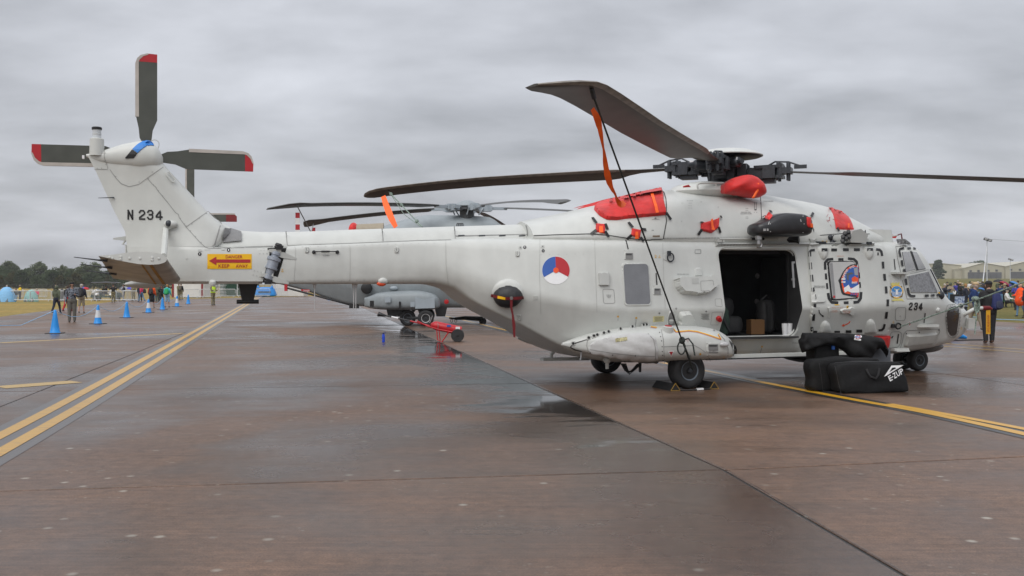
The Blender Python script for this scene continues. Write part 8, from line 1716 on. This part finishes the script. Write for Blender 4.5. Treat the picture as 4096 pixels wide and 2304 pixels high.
# ------------------------------------------------------------------ trees
def leaf_mat(name, c1, c2):
    m = mat(name, c1, .7, c2=c2, scale=.55, spec=.2); t = m.node_tree; b = t.nodes['Principled BSDF']; tr = N(t, 'ShaderNodeBsdfTranslucent'); mx = N(t, 'ShaderNodeMixShader'); mx.inputs[0].default_value = .45
    t.links.new(b.inputs['Base Color'].links[0].from_socket, tr.inputs[0]); t.links.new(b.outputs[0], mx.inputs[1]); t.links.new(tr.outputs[0], mx.inputs[2]); t.links.new(mx.outputs[0], t.nodes['Material Output'].inputs[0]); return m
LV = [leaf_mat('leaves_dark', (.05, .072, .036), (.09, .122, .06)), leaf_mat('leaves_mid', (.075, .105, .05), (.125, .165, .082)), leaf_mat('leaves_pale', (.10, .125, .065), (.155, .18, .095)), leaf_mat('leaves_olive', (.06, .06, .02), (.11, .105, .04))]
BARK = mat('bark', (.06, .048, .036), .9, var=.3)
def crown_mesh(seed, h, r, n, leaf, conical=False, base=.15):
    g = np.random.default_rng(seed); mb = MB(); K = 64; cl = []
    for i in range(K):
        z = base*h+(1-base)*h*g.random()**.8; q = (z-base*h)/((1-base)*h); rr = r*(1.05-q)**.8 if conical else r*math.sqrt(max(.05, 1-(2*q-.85)**2*.75)); a = g.random()*6.283; d_ = rr*math.sqrt(g.random()); cl.append((d_*math.cos(a), d_*math.sin(a), z, r*(.16+.2*g.random())))
    V = []; Fc = []
    for i in range(n):
        x, y, z, s = cl[g.integers(K)]; v = g.normal(size=3); v /= np.linalg.norm(v); p = np.array((x, y, z))+v*s*(.55+.5*g.random()); u = g.normal(size=3); u /= np.linalg.norm(u); w_ = np.cross(u, v); w_ /= np.linalg.norm(w_)+1e-9; L_ = leaf*(.6+.8*g.random()); o = len(V)
        V += [p-u*L_, p+w_*L_*.6, p+u*L_, p-w_*L_*.6]; Fc.append((o, o+1, o+2, o+3))
    mb.add(V, Fc); return mb, cl
def trunk_mesh(h, cl):
    mb = MB(); mb.tube([(0, 0, -.3), (.05*h*.1, 0, h*.3), (0, .02*h, h*.65), (0, 0, h*.85)], [h*.028, h*.022, h*.014, h*.005], 7)
    for x, y, z, s in cl[:9]: z0 = max(.12*h, z*.6); mb.tube([(0, 0, z0), (x*.5, y*.5, z0+(z-z0)*.6), (x, y, z)], [h*.011, h*.008, h*.003], 5)
    return mb
TM = []
for k_ in range(5):
    cm, cl = crown_mesh(20+k_, 10, (4.0, 3.6, 4.6, 3.4, 4.0)[k_], 4200, .30, k_ == 3, (.03, .08, .02, .0, .1)[k_]); TM.append((mesh_of('crown', cm, LV[0], 0), mesh_of('trunk', trunk_mesh(10, cl), BARK, 40)))
def tree(p, h, k_, lv, label, wd=1.0, group='trees of the far wood'):
    t = thing('tree', label, 'tree', p, random.uniform(0, 6.28), group)
    for nm, me in (('crown', TM[k_][0]), ('trunk', TM[k_][1])):
        o = bpy.data.objects.new(nm, me); col.objects.link(o); o.parent = t; o.scale = (h/10*wd, h/10*wd, h/10)
        o.material_slots[0].link = 'OBJECT'; o.material_slots[0].material = LV[lv] if nm == 'crown' else BARK
rt = random.Random(11); LN = ['dark green', 'mid green', 'pale green', 'olive']
back = [(10, 1062), (38, 1045), (70, 1075), (95, 1072), (122, 1068), (165, 1046), (190, 1075), (215, 1078), (243, 1060), (268, 1070), (295, 1070), (320, 1074), (352, 1048), (376, 1052), (400, 1080), (425, 1076), (455, 1080), (485, 1082), (520, 1086), (555, 1085), (590, 1088), (625, 1090), (660, 1095), (-25, 1060), (700, 1100), (745, 1105)]
for i, (tx, ty) in enumerate(back):
    z = rt.uniform(385, 420); hgt = (1141-ty)/4*z/FPX*1.06; lv = [1, 2, 0, 1, 1, 2, 1, 0, 2, 1, 0, 1, 2, 2, 1, 0, 1, 1, 0, 1, 0, 1, 0, 1, 0, 1][i]; tall = ty < 1055
    tree(Vector(((tx/4-512)/FPX*z, z, -.06)), hgt, (0, 1, 2, 4, 0)[i % 5], lv, '%s %s tree in the far wood, %s from the left' % ('tall' if tall else 'rounded', LN[lv], ['first', 'second', 'third', 'fourth', 'fifth', 'sixth', 'seventh', 'eighth', 'ninth', 'tenth', 'eleventh', 'twelfth', 'thirteenth', 'fourteenth', 'fifteenth', 'sixteenth', 'seventeenth', 'eighteenth', 'nineteenth', 'twentieth', 'twenty-first', 'twenty-second', 'twenty-third', 'twenty-fourth', 'twenty-fifth', 'twenty-sixth'][(i+1 if tx > 0 else 0) if i < 23 else (0 if i == 23 else i)]), 1.15)
front = [(-10, 3), (22, 1), (55, 3), (86, 0), (117, 2), (150, 1), (180, 1), (212, 0), (240, 3), (272, 1), (300, 3), (330, 1), (362, 0), (395, 1), (430, 3), (462, 0), (498, 1), (535, 1), (570, 0), (610, 1), (650, 1), (690, 0), (730, 1), (770, 0), (810, 1), (850, 0)]
for i, (tx, lv) in enumerate(front):
    z = rt.uniform(358, 374); hgt = rt.uniform(4.2, 6.6) if tx < 560 else rt.uniform(3.4, 4.6); p = Vector(((tx/4-512)/FPX*z, z, -.06))
    t = thing('bush', '%s bush at the foot of the far wood, number %s along' % (LN[lv], ['one', 'two', 'three', 'four', 'five', 'six', 'seven', 'eight', 'nine', 'ten', 'eleven', 'twelve', 'thirteen', 'fourteen', 'fifteen', 'sixteen', 'seventeen', 'eighteen', 'nineteen', 'twenty', 'twenty-one', 'twenty-two', 'twenty-three', 'twenty-four', 'twenty-five', 'twenty-six'][i]), 'bush', p, rt.uniform(0, 6), 'bushes along the far wood')
    for nm, me in (('crown', TM[(i*2) % 5][0]), ('stem', TM[(i*2) % 5][1])): o = bpy.data.objects.new(nm, me); col.objects.link(o); o.parent = t; o.scale = (hgt/9, hgt/9, hgt/10); o.material_slots[0].link = 'OBJECT'; o.material_slots[0].material = LV[lv] if nm == 'crown' else BARK
# ------------------------------------------------------------------ hangars, lamps and trees on the right
ZH = 800.0
def hx(tx, z=ZH): return (tx/4-512)/FPX*z
def hz(ty, z=ZH): return CAMH+(HORY-ty/4)/FPX*z
CLAD = mat('beige_cladding', (.40, .375, .285), .6, var=.05, scale=.2); CLAD2 = mat('roof_cladding', (.50, .475, .38), .5, var=.04, scale=.2); DOORG = mat('hangar_door', (.085, .085, .09), .5, var=.2, scale=.1)
def block_b(name, label, x0, x1, prof, dpt, doors=(), wins=(), z=ZH):
    zb = ground_h(hx((x0+x1)/2, z), z)-.3; t = thing(name, label, 'hangar', (hx(x0, z), z, zb)); xo = hx(x0, z)
    P = [(hx(x0, z)-xo, 0)]+[(hx(x, z)-xo, hz(y, z)-zb) for x, y in prof]+[(hx(x1, z)-xo, 0)]
    mb = MB(); mb.loft([[(x, 0, h) for x, h in P], [(x, dpt, h) for x, h in P]]); obj('wall', mb, CLAD, t, 0)
    mb = MB(); q = P[1:-1]
    for (xa, ha), (xb, hb) in zip(q[:-1], q[1:]): mb.add([(xa-.0, -.6, ha+.25), (xb+.0, -.6, hb+.25), (xb, dpt+.6, hb+.25), (xa, dpt+.6, ha+.25), (xa, -.6, ha+.02), (xb, -.6, hb+.02), (xb, dpt+.6, hb+.02), (xa, dpt+.6, ha+.02)], [(0, 1, 2, 3), (4, 7, 6, 5), (0, 4, 5, 1), (2, 6, 7, 3), (0, 3, 7, 4), (1, 5, 6, 2)])
    obj('roof', mb, CLAD2, t, 0)
    for xa, ya, xb, yb in doors:
        n_ = 6; w_ = (hx(xb, z)-hx(xa, z))/n_; hh = hz(ya, z)-zb
        for i in range(n_): mb = MB(); mb.box((hx(xa, z)-xo+w_*(i+.5), -.25, hh/2), (w_*.97, .4, hh)); obj('door_leaf', mb, DOORG, t, 0)
    for x, y in wins: mb = MB(); mb.box((hx(x, z)-xo, -.12, hz(y, z)-zb), (1.9, .3, 1.5)); obj('window', mb, DOORG, t, 0)
    return t
block_b('hangar', 'tall plain beige hangar block behind the lone dark tree', 3692, 3846, [(3692, 1056), (3770, 1054), (3846, 1062)], 60)
block_b('hangar_annex', 'low beige annex between the two hangars', 3818, 3874, [(3818, 1078), (3874, 1078)], 20, z=795)
block_b('hangar', 'gabled beige hangar with dark sliding doors and four small windows', 3858, 4020, [(3858, 1072), (3932, 1052), (4020, 1066)], 70, [(3871, 1089, 4006, 1112)], [(3882, 1084), (3914, 1084), (3953, 1083), (3986, 1082)], 790)
block_b('hangar', 'rightmost gabled beige hangar with dark doors at the picture edge', 4022, 4190, [(4022, 1066), (4105, 1046), (4190, 1064)], 70, [(4042, 1087, 4180, 1112)], [(4044, 1079), (4080, 1079)], 788)
zt = 690.; p = Vector((hx(3752, zt), zt, ground_h(hx(3752, zt), zt)))
cm, cl = crown_mesh(77, 10, 3.9, 9000, .26, True, .0); TM.append((mesh_of('crown', cm, LV[0], 0), TM[0][1])); tree(p, (1114-1044)/4*zt/FPX, 5, 0, 'lone dense dark green conical tree in front of the beige hangars', 1.35, 'trees by the hangars')
for tx, ty, lab in ((3878, 1058, 'small grey green tree seen over the gap between hangars, left'), (3912, 1046, 'larger grey green tree rising behind the gabled hangar')):
    z = 1000; p = Vector((hx(tx, z), z, ground_h(hx(tx, z), z))); tree(p, (hz(ty, z)-p.z), 0, 1, lab, 1.6, 'trees by the hangars')
def lamp(tx, ty0, z, label, hd=1.0):
    d_ = ray(tx, 1136); p = Vector((d_.x*z, z, ground_h(d_.x*z, z))); hh = CAMH+(HORY-ty0/4)/FPX*z-p.z; t = thing('lamp_post', label, 'lamp post', p); mb = MB(); mb.tube([(0, 0, 0), (.0, 0, hh)], [.11*hd, .07*hd], 8); obj('pole', mb, GALV, t)
    for s, nm in ((.35, 'floodlight'), (-.3, 'floodlight')): mb = MB(); mb.box((s*hd, -.1, hh+(.05 if s > 0 else .25)*hd), (.75*hd if s > 0 else .45*hd, .5*hd, .38*hd), 0, Matrix.Rotation(.25, 3, 'Y')); f_ = obj(nm, mb, mat('lamp_case', (.05, .05, .055), .5), t, 0); mb = MB(); mb.box((s*hd, -.1-.26*hd, hh+(.05 if s > 0 else .25)*hd), (.5*hd, .02, .2*hd)); obj('lens', mb, mat('lamp_glass', (.5, .5, .5)), f_, 0)
    return p+Vector((0, 0, hh))
lt = lamp(3948, 962, 170, 'tall floodlight pole rising behind the visitor in black', 1.0); lamp(4041, 1040, 330, 'smaller distant floodlight pole in front of the right hangar', 1.2)
mb = MB(); d_ = ray(3924, 1176); foot = Vector((d_.x*90, 90, ground_h(d_.x*90, 90))); mb.tube([foot, lt+Vector((-.1, -.2, -1.0))], [.06, .05], 8); mb.ell(foot, (.2, .2, .1)); tag(obj('leaning_pole', mb, mat('white_pole', (.6, .6, .6), .4)), 'slanting white pole propped against the tall floodlight', 'pole')
mb = MB(); mb.tube([lt+Vector((.6, 0, .2)), lt+Vector((40, 0, -2.2)), lt+Vector((80, 0, -2))], .014, 4); tag(obj('overhead_wire', mb, BLKP), 'thin overhead wire running right from the floodlight', 'wire')
# cordon rope on the right and a blue mat by the nose
mb = MB(); A_, B_ = at(3830, 1262, 40), at(4140, 1282, 40); mb.tube([A_, A_.lerp(B_, .5)+Vector((0, 0, -.05)), B_], .014, 4); tag(obj('cordon_rope', mb, mat('pale_blue_rope', '#8fb6d6')), 'thin pale blue rope stretched along the grass edge at right', 'rope')
p = gnd(3800, 1360); t = thing('fallen_cone', 'blue cone lying flat on its black base just beyond the nose', 'traffic cone', p, R(10)); mb = MB(); mb.tube([(-.05, 0, .16), (.3, .05, .14), (.62, .1, .06)], [.16, .11, .04], 14); obj('cone_body', mb, mat('cone_blue', '#1f8fe0'), t); mb = MB(); mb.box((.35, -.3, .015), (1.1, .1, .03)); mb.box((-.12, 0, .22), (.04, .46, .44)); obj('cone_base', mb, BLACK, t, 0)
# ------------------------------------------------------------------ damp air
mb = MB(); mb.box((50, 1290, 17.5), (3300, 2720, 38)); hz_ = obj('haze', mb, [], None, 0); tag(hz_, kind='stuff')
m = bpy.data.materials.new('damp_air'); m.use_nodes = True; t = m.node_tree; t.nodes.remove(t.nodes['Principled BSDF']); v = N(t, 'ShaderNodeVolumePrincipled'); v.inputs['Color'].default_value = (.88, .9, .93, 1); v.inputs['Density'].default_value = .0002; t.links.new(v.outputs[0], t.nodes['Material Output'].inputs['Volume']); hz_.data.materials.append(m)
